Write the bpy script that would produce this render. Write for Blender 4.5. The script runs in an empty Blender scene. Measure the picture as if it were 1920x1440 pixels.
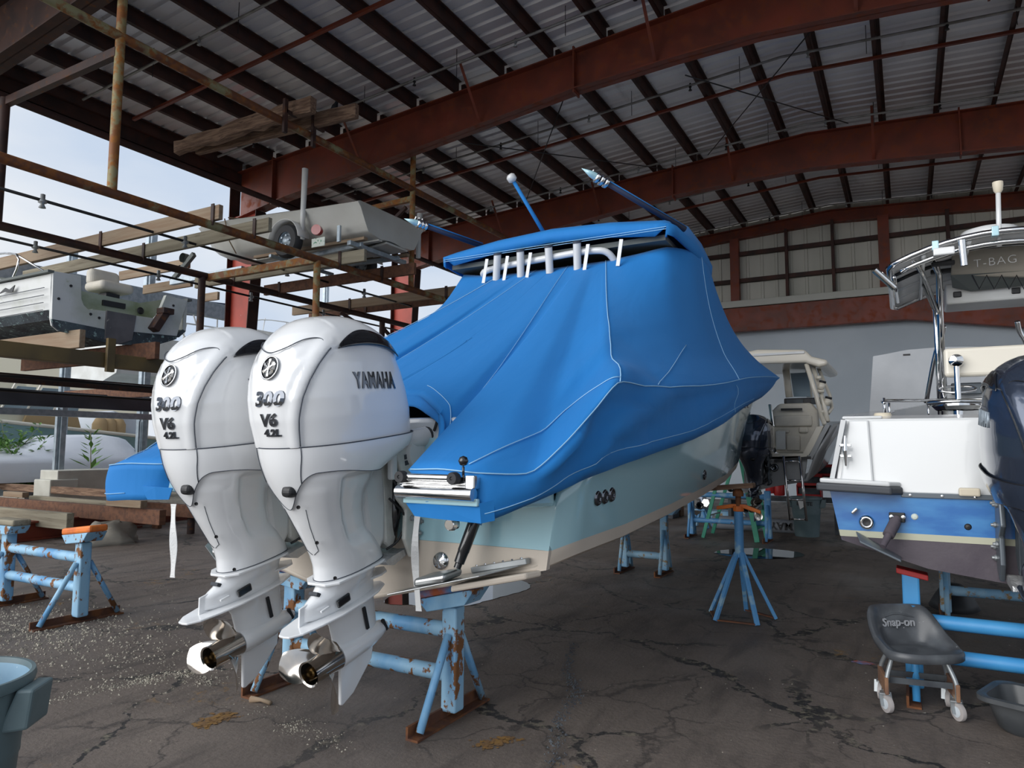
SKY, SUN, EXPO = 0.80, 2.4, 0.34
import bpy, bmesh, math, random
from mathutils import Vector, Matrix, noise
V = Vector
R = math.radians
PI = math.pi
COL = bpy.context.scene.collection
rnd = random.Random(7)

# ------------------------------------------------------------------ camera model
FPX, EYE = 1320.0, 1.57
def cam_axes(yaw=29.3, pitch=5.1, roll=0.3):
    y, p, r = R(yaw), R(pitch), R(roll)
    f = V((-math.sin(y)*math.cos(p), math.cos(y)*math.cos(p), math.sin(p)))
    rt = V((math.cos(y), math.sin(y), 0)); up = rt.cross(f)
    rt2 = rt*math.cos(r) + up*math.sin(r)
    return f, rt2, rt2.cross(f)
CF, CR, CU = cam_axes()
CP = V((0, 0, EYE))
def ray(u, v): return CF + CR*((u-960)/FPX) - CU*((v-720)/FPX)
def onx(u, v, x): r = ray(u, v); return CP + r*((x-CP.x)/r.x)
def ony(u, v, y): r = ray(u, v); return CP + r*((y-CP.y)/r.y)
def onz(u, v, z): r = ray(u, v); return CP + r*((z-CP.z)/r.z)

# ------------------------------------------------------------------ materials
MATS = {}
def nt(name):
    m = bpy.data.materials.new(name); m.use_nodes = True
    n = m.node_tree; b = n.nodes['Principled BSDF']
    return m, n, b
def node(n, t, **kw):
    x = n.nodes.new(t)
    for k, v in kw.items():
        if k.startswith('i_'): x.inputs[k[2:]].default_value = v
        else: setattr(x, k, v)
    return x
def rgba(c): return (c[0], c[1], c[2], 1)
def s2l(r, g, b):
    f = lambda c: ((c/255+.055)/1.055)**2.4 if c/255 > .04045 else c/255/12.92
    return (f(r), f(g), f(b))
def mat(name, col, rough=.5, metal=0, col2=None, scale=3, amt=(.4, .6), bump=0, bscale=40, coat=0, spec=.5,
        col3=None, scale3=8, amt3=(.6, .65), stretch=(1, 1, 1), detail=6, trans=0, sheen=0, dist=0, rough2=None):
    m, n, b = nt(name)
    b.inputs['Base Color'].default_value = rgba(col)
    b.inputs['Roughness'].default_value = rough
    b.inputs['Metallic'].default_value = metal
    b.inputs['Specular IOR Level'].default_value = spec
    b.inputs['Coat Weight'].default_value = coat
    b.inputs['Coat Roughness'].default_value = .05
    if trans: b.inputs['Transmission Weight'].default_value = trans
    L = n.links
    tc = node(n, 'ShaderNodeTexCoord'); mp = node(n, 'ShaderNodeMapping')
    mp.inputs['Scale'].default_value = stretch
    L.new(tc.outputs['Object'], mp.inputs['Vector'])
    cur = None
    if col2:
        t = node(n, 'ShaderNodeTexNoise'); t.inputs['Scale'].default_value = scale; t.inputs['Detail'].default_value = detail
        t.inputs['Distortion'].default_value = dist
        L.new(mp.outputs[0], t.inputs['Vector'])
        r = node(n, 'ShaderNodeMapRange'); r.inputs['From Min'].default_value = amt[0]; r.inputs['From Max'].default_value = amt[1]
        L.new(t.outputs['Fac'], r.inputs['Value'])
        mx = node(n, 'ShaderNodeMix', data_type='RGBA')
        mx.inputs['A'].default_value = rgba(col); mx.inputs['B'].default_value = rgba(col2)
        L.new(r.outputs[0], mx.inputs['Factor']); cur = mx.outputs['Result']
        if rough2 is not None:
            rr = node(n, 'ShaderNodeMapRange'); rr.inputs['To Min'].default_value = rough; rr.inputs['To Max'].default_value = rough2
            L.new(r.outputs[0], rr.inputs['Value']); L.new(rr.outputs[0], b.inputs['Roughness'])
    if col3:
        t = node(n, 'ShaderNodeTexNoise'); t.inputs['Scale'].default_value = scale3; t.inputs['Detail'].default_value = 8
        t.inputs['Roughness'].default_value = .65
        L.new(mp.outputs[0], t.inputs['Vector'])
        r = node(n, 'ShaderNodeMapRange'); r.inputs['From Min'].default_value = amt3[0]; r.inputs['From Max'].default_value = amt3[1]
        L.new(t.outputs['Fac'], r.inputs['Value'])
        mx = node(n, 'ShaderNodeMix', data_type='RGBA')
        if cur: L.new(cur, mx.inputs['A'])
        else: mx.inputs['A'].default_value = rgba(col)
        mx.inputs['B'].default_value = rgba(col3)
        L.new(r.outputs[0], mx.inputs['Factor']); cur = mx.outputs['Result']
        if metal == 0 and rough < .75:
            rr = node(n, 'ShaderNodeMapRange'); rr.inputs['To Min'].default_value = rough; rr.inputs['To Max'].default_value = .85
            L.new(r.outputs[0], rr.inputs['Value']); L.new(rr.outputs[0], b.inputs['Roughness'])
    if cur: L.new(cur, b.inputs['Base Color'])
    if bump:
        t = node(n, 'ShaderNodeTexNoise'); t.inputs['Scale'].default_value = bscale; t.inputs['Detail'].default_value = 5
        L.new(mp.outputs[0], t.inputs['Vector'])
        bp = node(n, 'ShaderNodeBump'); bp.inputs['Strength'].default_value = bump; bp.inputs['Distance'].default_value = .02
        L.new(t.outputs['Fac'], bp.inputs['Height']); L.new(bp.outputs[0], b.inputs['Normal'])
    MATS[name] = m
    return m

RUST = (.085, .026, .012); RUSTD = (.028, .012, .008); RUSTO = (.26, .085, .02)
mat('red_steel', (.20, .036, .017), .5, col2=(.10, .024, .013), scale=1.6, amt=(.35, .7), col3=(.21, .045, .013), scale3=5, amt3=(.5, .68))
mat('red_column', (.46, .055, .03), .5, col2=(.36, .045, .025), scale=2, amt=(.4, .6), col3=(.45, .25, .2), scale3=6, amt3=(.64, .68))
mat('purlin', (.06, .02, .014), .7, col2=(.022, .010, .009), scale=2.5, amt=(.35, .65), col3=(.08, .025, .012), scale3=12, amt3=(.55, .7))
mat('roof_metal', (.84, .83, .84), .34, metal=.25, col2=(.70, .69, .72), scale=.8, amt=(.35, .65), col3=(.46, .44, .45), scale3=1.2, amt3=(.62, .78), stretch=(1, .35, 1), bump=.15, bscale=2)
mat('wall_metal', (.58, .56, .50), .55, col2=(.44, .44, .38), scale=.6, amt=(.4, .6), stretch=(1, 1, .2))
mat('wall_white', (.50, .56, .62), .7, col2=(.45, .51, .57), scale=.5, amt=(.4, .6))
mat('wall_trim', (.42, .42, .38), .5)
mat('rust_pipe', (.13, .045, .018), .6, col2=(.25, .23, .12), scale=2.2, amt=(.52, .6), col3=(.24, .085, .02), scale3=7, amt3=(.48, .6), stretch=(1, 1, 1.2))
mat('rust_post', (.27, .23, .11), .6, col2=(.24, .085, .02), scale=6, amt=(.44, .56), col3=(.34, .13, .025), scale3=11, amt3=(.5, .62))
mat('dark_rust_shade', (.055, .022, .015), .6, col2=(.03, .013, .011), scale=3, amt=(.4, .6), col3=(.12, .045, .015), scale3=10, amt3=(.56, .68))  # dark rust of the rack steel; also the shade painted on the nearest rafter
mat('tan_steel', (.17, .115, .04), .55, col2=(.10, .07, .03), scale=2, amt=(.4, .6))
mat('wood', (.29, .22, .15), .8, col2=(.24, .16, .10), scale=3, amt=(.4, .65), stretch=(.35, 5, 5), col3=(.13, .08, .05), scale3=6, amt3=(.62, .72), bump=.3, bscale=8)
mat('wood_grey', (.30, .27, .20), .85, col2=(.20, .17, .12), scale=3, amt=(.4, .65), stretch=(.35, 5, 5), col3=(.11, .09, .06), scale3=6, amt3=(.6, .72), bump=.4, bscale=8)
mat('wood_old', (.30, .19, .125), .9, col2=(.15, .085, .055), scale=5, amt=(.38, .62), stretch=(.5, 6, 6), col3=(.07, .04, .03), scale3=7, amt3=(.56, .68), bump=1.0, bscale=14)
mat('wood_red', (.17, .075, .04), .8, col2=(.10, .045, .028), scale=3, amt=(.4, .65), stretch=(5, .35, 5), bump=.3, bscale=8)
mat('galv', (.42, .48, .53), .45, metal=.5, col2=(.32, .38, .43), scale=9, amt=(.4, .6))
mat('dark_steel', (.06, .066, .085), .45, col2=(.045, .05, .065), scale=2)
mat('pipe_grey', (.34, .34, .34), .45, metal=.4, col2=(.22, .21, .2), scale=4)
mat('white_gel', (.80, .81, .82), .16, coat=.6, col2=(.77, .78, .795), scale=1.2)
mat('white_gel2', (.65, .66, .66), .2, coat=.4)
mat('white_dull', (.66, .67, .66), .35, col2=(.55, .55, .53), scale=2)
mat('cast_white', (.62, .62, .58), .4, col2=(.50, .50, .46), scale=10, amt=(.4, .65), bump=.3, bscale=20)
mat('seam', (.05, .06, .08), .5)
mat('black', (.012, .012, .014), .45)
mat('black_gloss', (.012, .013, .016), .15, coat=.5)
mat('chrome', (.72, .72, .72), .08, metal=1)
mat('chrome_dark', (.14, .15, .17), .08, metal=1)
mat('steel_prop', (.60, .57, .53), .13, metal=1, col2=(.5, .46, .42), scale=6)
mat('bronze', (.35, .24, .10), .35, metal=1)
mat('bare_steel', (.42, .43, .43), .35, metal=.9)
mat('hull_blue', (.37, .60, .67), .10, coat=.8, col2=(.36, .585, .655), scale=.8)
mat('hull_cream', (.60, .53, .45), .45, col2=(.56, .49, .41), scale=1.5)
mat('rope_grey', (.35, .35, .34), .9, bump=.6, bscale=60)
mat('strap', (.78, .78, .77), .8, bump=.2, bscale=120)
mat('thread', (.30, .55, .78), .8)
mat('ob_dark', (.045, .06, .095), .18, metal=.5, coat=.6)
mat('ob_dark2', (.010, .012, .018), .12, coat=.8)
mat('ob_grey', (.12, .14, .16), .35, metal=.4)
mat('clear_grey', (.30, .31, .33), .25)
mat('blue_paint', (.30, .52, .70), .5, col2=(.13, .34, .60), scale=3.5, amt=(.45, .62), col3=(.20, .085, .03), scale3=9, amt3=(.545, .575), stretch=(1, 1, .6))
mat('blue_worn', (.28, .47, .62), .6, col2=(.14, .34, .56), scale=4, amt=(.42, .6), col3=(.30, .20, .09), scale3=9, amt3=(.55, .6))
mat('blue_new', (.05, .29, .63), .4, col2=(.07, .33, .66), scale=3)
mat('jack_blue', (.09, .28, .55), .5, col2=(.25, .42, .55), scale=7, amt=(.55, .62), col3=(.2, .08, .03), scale3=12, amt3=(.64, .68))
mat('stand_rust', (.10, .04, .022), .8, col2=(.18, .065, .02), scale=8, amt=(.45, .6), bump=.3)
mat('orange', (.80, .21, .03), .5, col2=(.6, .14, .03), scale=8)
mat('green_ladder', (.02, .25, .16), .45, col2=(.03, .30, .19), scale=5)
mat('rubber', (.02, .021, .024), .65)
mat('tyre_side', (.05, .05, .05), .7)
mat('caster', (.40, .37, .36), .6)
mat('caster_w', (.55, .60, .64), .5)
mat('zinc', (.34, .36, .37), .42, metal=.6)
mat('board', (.25, .13, .07), .8, col2=(.16, .08, .05), scale=6, col3=(.4, .3, .2), scale3=14, amt3=(.62, .66))
mat('seat_grey', (.065, .07, .078), .33, col2=(.11, .12, .13), scale=7, amt=(.45, .65), col3=(.45, .46, .46), scale3=28, amt3=(.68, .72))
mat('tub_black', (.045, .05, .055), .35, col2=(.07, .075, .08), scale=5)
mat('bin_grey', (.10, .15, .165), .45, col2=(.13, .18, .195), scale=5, amt=(.4, .65))
mat('bin_inside', (.30, .46, .58), .5, col2=(.22, .36, .48), scale=4, amt=(.4, .6), col3=(.8, .85, .85), scale3=22, amt3=(.66, .69))
mat('cream', (.66, .59, .46), .5, col2=(.62, .55, .42), scale=3)
mat('cream_gel', (.72, .67, .57), .25, coat=.3)
mat('grady_grey', (.33, .34, .35), .2, coat=.4)
mat('glass_dark', (.25, .32, .36), .05, spec=.8)
mat('red_crate', (.42, .02, .02), .5)
mat('antifoul', (.075, .062, .078), .75, col2=(.10, .085, .10), scale=5, bump=.15)
mat('boat_blue', (.025, .15, .44), .25, coat=.5, col2=(.06, .25, .55), scale=3, amt=(.45, .65), stretch=(1, 1, 3))
mat('rub_rail', (.05, .055, .065), .5)
mat('tape', (.50, .50, .38), .8)
mat('purple_side', (.07, .065, .12), .4)
mat('canvas_white', (.80, .80, .79), .7, col2=(.74, .74, .73), scale=5)
mat('canvas_tan', (.33, .30, .25), .8)
mat('mesh_grey', (.12, .135, .13), .8)
mat('shrink', (.42, .45, .49), .32, coat=.2, col2=(.50, .53, .57), scale=1.5, amt=(.4, .65), bump=.5, bscale=2.5)
mat('shrink_white', (.62, .66, .74), .45, col2=(.70, .73, .79), scale=1, amt=(.4, .65), bump=.5, bscale=3)
mat('old_gel', (.62, .63, .62), .5, col2=(.47, .49, .43), scale=2, amt=(.5, .7), col3=(.35, .38, .25), scale3=5, amt3=(.62, .72))
mat('old_green', (.38, .42, .33), .6, col2=(.22, .27, .15), scale=2.5, amt=(.45, .65), stretch=(1, 1, 1.5))
mat('old_bottom', (.075, .10, .115), .8, col2=(.03, .035, .045), scale=3, amt=(.4, .6), col3=(.25, .36, .35), scale3=16, amt3=(.58, .62), bump=.3)
mat('old_plate', (.14, .13, .135), .6, col2=(.10, .095, .10), scale=4, col3=(.42, .4, .34), scale3=20, amt3=(.68, .7))
mat('skiff_gel', (.58, .58, .54), .35, col2=(.52, .51, .47), scale=1.5, amt=(.4, .65))
mat('teal_hull', (.22, .36, .37), .3, col2=(.24, .385, .40), scale=.6)
mat('cream_cabin', (.80, .74, .58), .5)
mat('tan_seat', (.42, .29, .15), .8, bump=.3)
mat('leaf', (.06, .17, .025), .5, col2=(.14, .28, .05), scale=9, amt=(.35, .65))
mat('stem', (.25, .24, .16), .8)
mat('white_box', (.56, .55, .49), .6, col2=(.50, .49, .43), scale=4)
mat('navy', (.02, .03, .07), .6)
mat('concrete', (.40, .38, .34), .85, col2=(.32, .30, .27), scale=2)
mat('gravel_stones', (.36, .33, .28), .9, col2=(.17, .14, .12), scale=20, amt=(.35, .65), bump=.5)
mat('shell_bits', (.36, .33, .27), .9, col2=(.17, .155, .13), scale=9, amt=(.42, .6))
mat('banner', (.22, .24, .27), .7)
mat('clutter_dark', (.035, .04, .05), .7, col2=(.07, .08, .09), scale=6)
mat('plate_green', (.62, .68, .62), .5, col2=(.05, .25, .12), scale=24, amt=(.56, .6))
mat('lamp_red', (.35, .008, .012), .25, coat=.5)
mat('cushion', (.66, .61, .52), .55, col2=(.58, .54, .47), scale=5)
mat('paint_flakes', (.10, .25, .5), .7, col2=(.4, .1, .04), scale=9)
mat('rust_stain', (.24, .13, .035), .8, col2=(.16, .09, .04), scale=20)
mat('silver_wrap', (.5, .5, .5), .35, metal=.6, bump=.8, bscale=25)

# cover fabric: woven weave bump + broad wrinkles
def fabric(name, col, col2):
    m, n, b = nt(name); L = n.links
    b.inputs['Roughness'].default_value = .72
    b.inputs['Sheen Weight'].default_value = .04
    b.inputs['Specular IOR Level'].default_value = .3
    tc = node(n, 'ShaderNodeTexCoord')
    t = node(n, 'ShaderNodeTexNoise'); t.inputs['Scale'].default_value = 1.4; t.inputs['Detail'].default_value = 6
    L.new(tc.outputs['Object'], t.inputs['Vector'])
    mx = node(n, 'ShaderNodeMix', data_type='RGBA'); mx.inputs['A'].default_value = rgba(col); mx.inputs['B'].default_value = rgba(col2)
    L.new(t.outputs['Fac'], mx.inputs['Factor']); L.new(mx.outputs['Result'], b.inputs['Base Color'])
    mp = node(n, 'ShaderNodeMapping'); mp.inputs['Rotation'].default_value = (R(25), R(20), R(30)); mp.inputs['Scale'].default_value = (3.2, .9, 1.0)
    L.new(tc.outputs['Object'], mp.inputs['Vector'])
    t2 = node(n, 'ShaderNodeTexNoise'); t2.inputs['Scale'].default_value = 1.6; t2.inputs['Detail'].default_value = 3; t2.inputs['Distortion'].default_value = .6
    L.new(mp.outputs[0], t2.inputs['Vector'])
    t3 = node(n, 'ShaderNodeTexNoise'); t3.inputs['Scale'].default_value = 400; t3.inputs['Detail'].default_value = 1
    L.new(tc.outputs['Object'], t3.inputs['Vector'])
    b1 = node(n, 'ShaderNodeBump'); b1.inputs['Strength'].default_value = .35; b1.inputs['Distance'].default_value = .03
    L.new(t2.outputs['Fac'], b1.inputs['Height'])
    b2 = node(n, 'ShaderNodeBump'); b2.inputs['Strength'].default_value = .12; b2.inputs['Distance'].default_value = .002
    L.new(t3.outputs['Fac'], b2.inputs['Height']); L.new(b1.outputs[0], b2.inputs['Normal']); L.new(b2.outputs[0], b.inputs['Normal'])
    MATS[name] = m
fabric('blue_fabric', (.012, .175, .50), (.016, .195, .54))
def asphalt():
    m, n, b = nt('asphalt'); L = n.links
    tc = node(n, 'ShaderNodeTexCoord'); O = tc.outputs['Object']
    def noi(s, d=6, dist=0, r=.5, vec=O):
        t = node(n, 'ShaderNodeTexNoise'); t.inputs['Scale'].default_value = s; t.inputs['Detail'].default_value = d
        t.inputs['Distortion'].default_value = dist; t.inputs['Roughness'].default_value = r
        L.new(vec, t.inputs['Vector']); return t
    def rng(src, a, c, x=0, y=1):
        r = node(n, 'ShaderNodeMapRange'); r.inputs['From Min'].default_value = a; r.inputs['From Max'].default_value = c
        r.inputs['To Min'].default_value = x; r.inputs['To Max'].default_value = y
        L.new(src, r.inputs['Value']); return r.outputs[0]
    def mix(f, A, B):
        mx = node(n, 'ShaderNodeMix', data_type='RGBA')
        for k, s in (('Factor', f), ('A', A), ('B', B)):
            if isinstance(s, tuple): mx.inputs[k].default_value = rgba(s)
            else: L.new(s, mx.inputs[k])
        return mx.outputs['Result']
    def mth(op, a, c):
        x = node(n, 'ShaderNodeMath', operation=op)
        for i, s in enumerate((a, c)):
            if isinstance(s, (int, float)): x.inputs[i].default_value = s
            else: L.new(s, x.inputs[i])
        return x.outputs[0]
    c = mix(rng(noi(.7, 8, .3, .6).outputs['Fac'], .34, .66), (.110, .088, .075), (.180, .147, .124))
    c = mix(rng(noi(5, 10, .2, .7).outputs['Fac'], .42, .75, 0, .6), c, (.20, .165, .14))
    c = mix(rng(noi(45, 6, 0, .7).outputs['Fac'], .45, .7, 0, .4), c, (.06, .048, .042))
    mpv = node(n, 'ShaderNodeMapping'); mpv.inputs['Scale'].default_value = (1.4, .3, 1); mpv.inputs['Rotation'].default_value = (0, 0, R(58)); L.new(O, mpv.inputs['Vector'])
    c = mix(rng(noi(2.4, 8, .4, .65, mpv.outputs[0]).outputs['Fac'], .5, .72), c, (.062, .050, .044))
    c = mix(rng(noi(110, 3).outputs['Fac'], .6, .75, 0, .5), c, (.20, .17, .14))
    # cracks: warped voronoi edges
    w = noi(1.6, 8, 0, .62)
    va = node(n, 'ShaderNodeVectorMath', operation='MULTIPLY_ADD')
    L.new(w.outputs['Color'], va.inputs[0]); va.inputs[1].default_value = (.8, .8, 0); L.new(O, va.inputs[2])
    vo = node(n, 'ShaderNodeTexVoronoi', feature='DISTANCE_TO_EDGE'); vo.inputs['Scale'].default_value = .62; L.new(va.outputs[0], vo.inputs['Vector'])
    mask = rng(noi(.55, 2).outputs['Fac'], .38, .5)
    cw = rng(noi(2.6, 4).outputs['Fac'], .42, .75, .006, .035)
    cr = mth('LESS_THAN', vo.outputs['Distance'], cw)
    vo2 = node(n, 'ShaderNodeTexVoronoi', feature='DISTANCE_TO_EDGE'); vo2.inputs['Scale'].default_value = 1.25; L.new(va.outputs[0], vo2.inputs['Vector'])
    cr2 = mth('MULTIPLY', rng(vo2.outputs['Distance'], .0, .018, 1, 0), rng(noi(.8, 2).outputs['Fac'], .42, .5))
    cm = mth('MULTIPLY', cr, mask)
    crk = mix(rng(noi(14, 5, 0, .7).outputs['Fac'], .5, .62), (.022, .02, .02), (.20, .175, .13))
    c = mix(cm, c, crk)
    c = mix(mth('MULTIPLY', cr2, .75), c, (.025, .021, .02))
    # yellowish rust stains, pale spots
    c = mix(mth('MULTIPLY', rng(noi(1.1, 3).outputs['Fac'], .62, .7), rng(noi(9, 6, 1.0, .7).outputs['Fac'], .55, .64)), c, (.25, .14, .04))
    c = mix(rng(noi(26, 2).outputs['Fac'], .745, .76), c, (.42, .40, .34))
    L.new(c, b.inputs['Base Color'])
    L.new(rng(noi(.6, 5).outputs['Fac'], .35, .65, .42, .75), b.inputs['Roughness'])
    h = mth('SUBTRACT', noi(30, 8, 0, .7).outputs['Fac'], mth('MULTIPLY', cm, 1.5))
    bp = node(n, 'ShaderNodeBump'); bp.inputs['Strength'].default_value = .5; bp.inputs['Distance'].default_value = .02
    L.new(h, bp.inputs['Height']); L.new(bp.outputs[0], b.inputs['Normal'])
    MATS['asphalt'] = m
asphalt()
def puddle():
    m, n, b = nt('puddle_water')
    b.inputs['Base Color'].default_value = (.018, .017, .016, 1); b.inputs['Roughness'].default_value = .02
    b.inputs['Specular IOR Level'].default_value = .5
    MATS['water'] = m
puddle()

# ------------------------------------------------------------------ mesh helpers
def tag(o, label=None, cat=None, group=None, kind=None):
    if label: o['label'] = label
    if cat: o['category'] = cat
    if group: o['group'] = group
    if kind: o['kind'] = kind
    return o
def link_mesh(name, me, parent=None, local=False):
    o = bpy.data.objects.new(name, me); COL.objects.link(o)
    if parent:
        o.parent = parent
        if not local:
            o.matrix_parent_inverse = world_inv(parent)
    return o
def world_mat(p):
    m = p.matrix_basis.copy()
    if p.parent: m = world_mat(p.parent) @ p.matrix_parent_inverse @ m
    return m
def world_inv(p): return world_mat(p).inverted()
class MB:
    def __init__(s): s.v = []; s.f = []; s.mi = []; s.m = 0
    def add(s, vs, fs):
        b = len(s.v); s.v += [V(x) for x in vs]
        for f in fs: s.f.append([b+i for i in f]); s.mi.append(s.m)
        return s
    def box(s, c, sz, rz=0, rx=0, ry=0):
        M = Matrix.Rotation(rz, 3, 'Z') @ Matrix.Rotation(ry, 3, 'Y') @ Matrix.Rotation(rx, 3, 'X')
        c = V(c); h = V(sz)/2
        vs = [c + M @ V((x*h.x, y*h.y, z*h.z)) for z in (-1, 1) for x, y in ((-1, -1), (1, -1), (1, 1), (-1, 1))]
        return s.add(vs, [(3, 2, 1, 0), (4, 5, 6, 7), (0, 1, 5, 4), (1, 2, 6, 5), (2, 3, 7, 6), (3, 0, 4, 7)])
    def span(s, a, b):
        a, b = V(a), V(b); return s.box((a+b)/2, [abs(b[i]-a[i]) for i in range(3)])
    def bar(s, p, q, w, h, up=(0, 0, 1)):
        p, q = V(p), V(q); d = (q-p).normalized(); up = V(up)
        if abs(d.dot(up)) > .98: up = V((1, 0, 0)) if abs(d.x) < .9 else V((0, 1, 0))
        x = d.cross(up).normalized(); z = x.cross(d)
        vs = [a + x*(i*w/2) + z*(j*h/2) for a in (p, q) for i, j in ((-1, -1), (1, -1), (1, 1), (-1, 1))]
        return s.add(vs, [(0, 1, 2, 3), (7, 6, 5, 4), (4, 5, 1, 0), (5, 6, 2, 1), (6, 7, 3, 2), (7, 4, 0, 3)])
    def tube(s, pts, r, n=10, cap=True, closed=False, smooth=0):
        pts = [V(p) for p in pts]
        if smooth: pts = crom(pts, smooth, closed)
        rs = r if isinstance(r, (list, tuple)) else [r]*len(pts)
        if len(rs) != len(pts):
            rs = [rs[0] + (rs[-1]-rs[0])*i/(len(pts)-1) for i in range(len(pts))]
        rings = []; N = len(pts); px = None
        for i, p in enumerate(pts):
            if closed: d = pts[(i+1) % N]-pts[i-1]
            else: d = pts[min(i+1, N-1)]-pts[max(i-1, 0)]
            d.normalize()
            if px is None:
                u = V((0, 0, 1)) if abs(d.z) < .9 else V((1, 0, 0)); px = d.cross(u).normalized()
            else:
                px = (px - d*px.dot(d)); px.normalize()
            py = d.cross(px)
            rings.append([p + (px*math.cos(a) + py*math.sin(a))*rs[i] for a in (2*PI*k/n for k in range(n))])
        return s.rings(rings, cap=cap and not closed, loop=closed)
    def rings(s, rings, cap=True, loop=False, closed=True):
        n = len(rings[0]); b = len(s.v)
        for r in rings: s.v += [V(p) for p in r]
        N = len(rings)
        for i in range(N if loop else N-1):
            j = (i+1) % N
            for k in range(n if closed else n-1):
                k2 = (k+1) % n
                s.f.append([b+i*n+k, b+i*n+k2, b+j*n+k2, b+j*n+k]); s.mi.append(s.m)
        if cap and closed:
            s.f.append([b+k for k in reversed(range(n))]); s.mi.append(s.m)
            s.f.append([b+(N-1)*n+k for k in range(n)]); s.mi.append(s.m)
        return s
    def lathe(s, prof, c=(0, 0, 0), axis=(0, 0, 1), n=24, cap=False):
        c = V(c); a = V(axis).normalized()
        u = a.cross(V((0, 0, 1))) if abs(a.z) < .9 else V((1, 0, 0))
        u.normalize(); w = a.cross(u)
        return s.rings([[c + a*z + (u*math.cos(t)+w*math.sin(t))*r for t in (2*PI*k/n for k in range(n))] for r, z in prof], cap=cap)
    def prism(s, poly, d):
        d = V(d); n = len(poly); b = len(s.v)
        s.v += [V(p) for p in poly] + [V(p)+d for p in poly]
        s.f.append([b+i for i in reversed(range(n))]); s.f.append([b+n+i for i in range(n)]); s.mi += [s.m]*2
        for i in range(n):
            j = (i+1) % n; s.f.append([b+i, b+j, b+n+j, b+n+i]); s.mi.append(s.m)
        return s
    def grid(s, rows, closed=False):
        return s.rings(rows, cap=False, closed=closed)
    def build(s, name, m, parent=None, smooth=False, bevel=0, sub=0, solid=0, local=False, bseg=2, weld=True, auto=None):
        me = bpy.data.meshes.new(name)
        bm = bmesh.new()
        vs = [bm.verts.new(p) for p in s.v]
        for f, k in zip(s.f, s.mi):
            if len(set(f)) < 3: continue
            try: fc = bm.faces.new([vs[i] for i in f]); fc.material_index = k; fc.smooth = smooth
            except ValueError: pass
        if weld: bmesh.ops.remove_doubles(bm, verts=bm.verts, dist=1e-5)
        bmesh.ops.recalc_face_normals(bm, faces=bm.faces)
        bm.to_mesh(me); bm.free()
        for x in (m if isinstance(m, (list, tuple)) else [m]): me.materials.append(MATS[x])
        o = link_mesh(name, me, parent, local)
        if solid: md = o.modifiers.new('s', 'SOLIDIFY'); md.thickness = solid; md.offset = -1
        if bevel: md = o.modifiers.new('b', 'BEVEL'); md.width = bevel; md.segments = bseg; md.limit_method = 'ANGLE'; md.angle_limit = R(40)
        if sub: md = o.modifiers.new('u', 'SUBSURF'); md.levels = sub; md.render_levels = sub
        if auto: me.set_sharp_from_angle(angle=R(auto))
        return o
def crom(pts, k=6, closed=False):
    out = []; N = len(pts)
    rng_ = range(N if closed else N-1)
    for i in rng_:
        g = (lambda j: pts[j % N]) if closed else (lambda j: pts[max(0, min(N-1, j))])
        p0, p1, p2, p3 = g(i-1), g(i), g(i+1), g(i+2)
        for q in range(k):
            t = q/k
            out.append(.5*((2*p1) + (p2-p0)*t + (2*p0-5*p1+4*p2-p3)*t*t + (3*p1-p0-3*p2+p3)*t**3))
    if not closed: out.append(pts[-1].copy())
    return out
def empty(name, loc, label=None, cat=None, group=None, rot=None):
    o = bpy.data.objects.new(name, None); COL.objects.link(o)
    o.location = loc; o.empty_display_size = .1
    if rot: o.rotation_euler = rot
    return tag(o, label, cat, group)
def copy_tree(o, parent=None):
    c = o.copy(); COL.objects.link(c)
    if parent: c.parent = parent
    for ch in [x for x in bpy.data.objects if x.parent == o]: copy_tree(ch, c)
    return c
def interp(tab, x):
    if x <= tab[0][0]: return list(tab[0][1:])
    for a, b in zip(tab, tab[1:]):
        if x <= b[0]:
            t = (x-a[0])/(b[0]-a[0]); return [p+(q-p)*t for p, q in zip(a[1:], b[1:])]
    return list(tab[-1][1:])
def sst(a, b, x):
    t = max(0, min(1, (x-a)/(b-a))); return t*t*(3-2*t)
def text_mesh(txt, size, ext=.002, shear=0, offset=0, spacing=1, xs=1):
    cu = bpy.data.curves.new('t', 'FONT'); cu.body = txt; cu.size = size; cu.extrude = ext; cu.shear = shear; cu.offset = offset
    cu.space_character = spacing; cu.align_x = 'CENTER'; cu.align_y = 'CENTER'; cu.resolution_u = 3
    o = bpy.data.objects.new('t', cu); COL.objects.link(o)
    dg = bpy.context.evaluated_depsgraph_get(); dg.update()
    me = bpy.data.meshes.new_from_object(o.evaluated_get(dg)); bpy.data.objects.remove(o); bpy.data.curves.remove(cu)
    for v in me.vertices: v.co.x *= xs
    return me
def text_obj(name, txt, size, m, f, parent, local=False, **kw):
    me = text_mesh(txt, size, **kw)
    # refine long edges so lettering follows curved surfaces
    bm = bmesh.new(); bm.from_mesh(me)
    for v in bm.verts: v.co = f(v.co.x, v.co.y, v.co.z)
    bm.to_mesh(me); bm.free(); me.name = name
    me.materials.clear(); me.materials.append(MATS[m])
    return link_mesh(name, me, parent, local)
# ------------------------------------------------------------------ setting
def S(o): o['kind'] = 'structure'; return o
m = MB(); m.add([(-13.4, -4, 0), (12, -4, 0), (12, 22.2, 0), (-13.4, 22.2, 0)], [(0, 1, 2, 3)])
S(m.build('floor', 'asphalt'))
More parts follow.
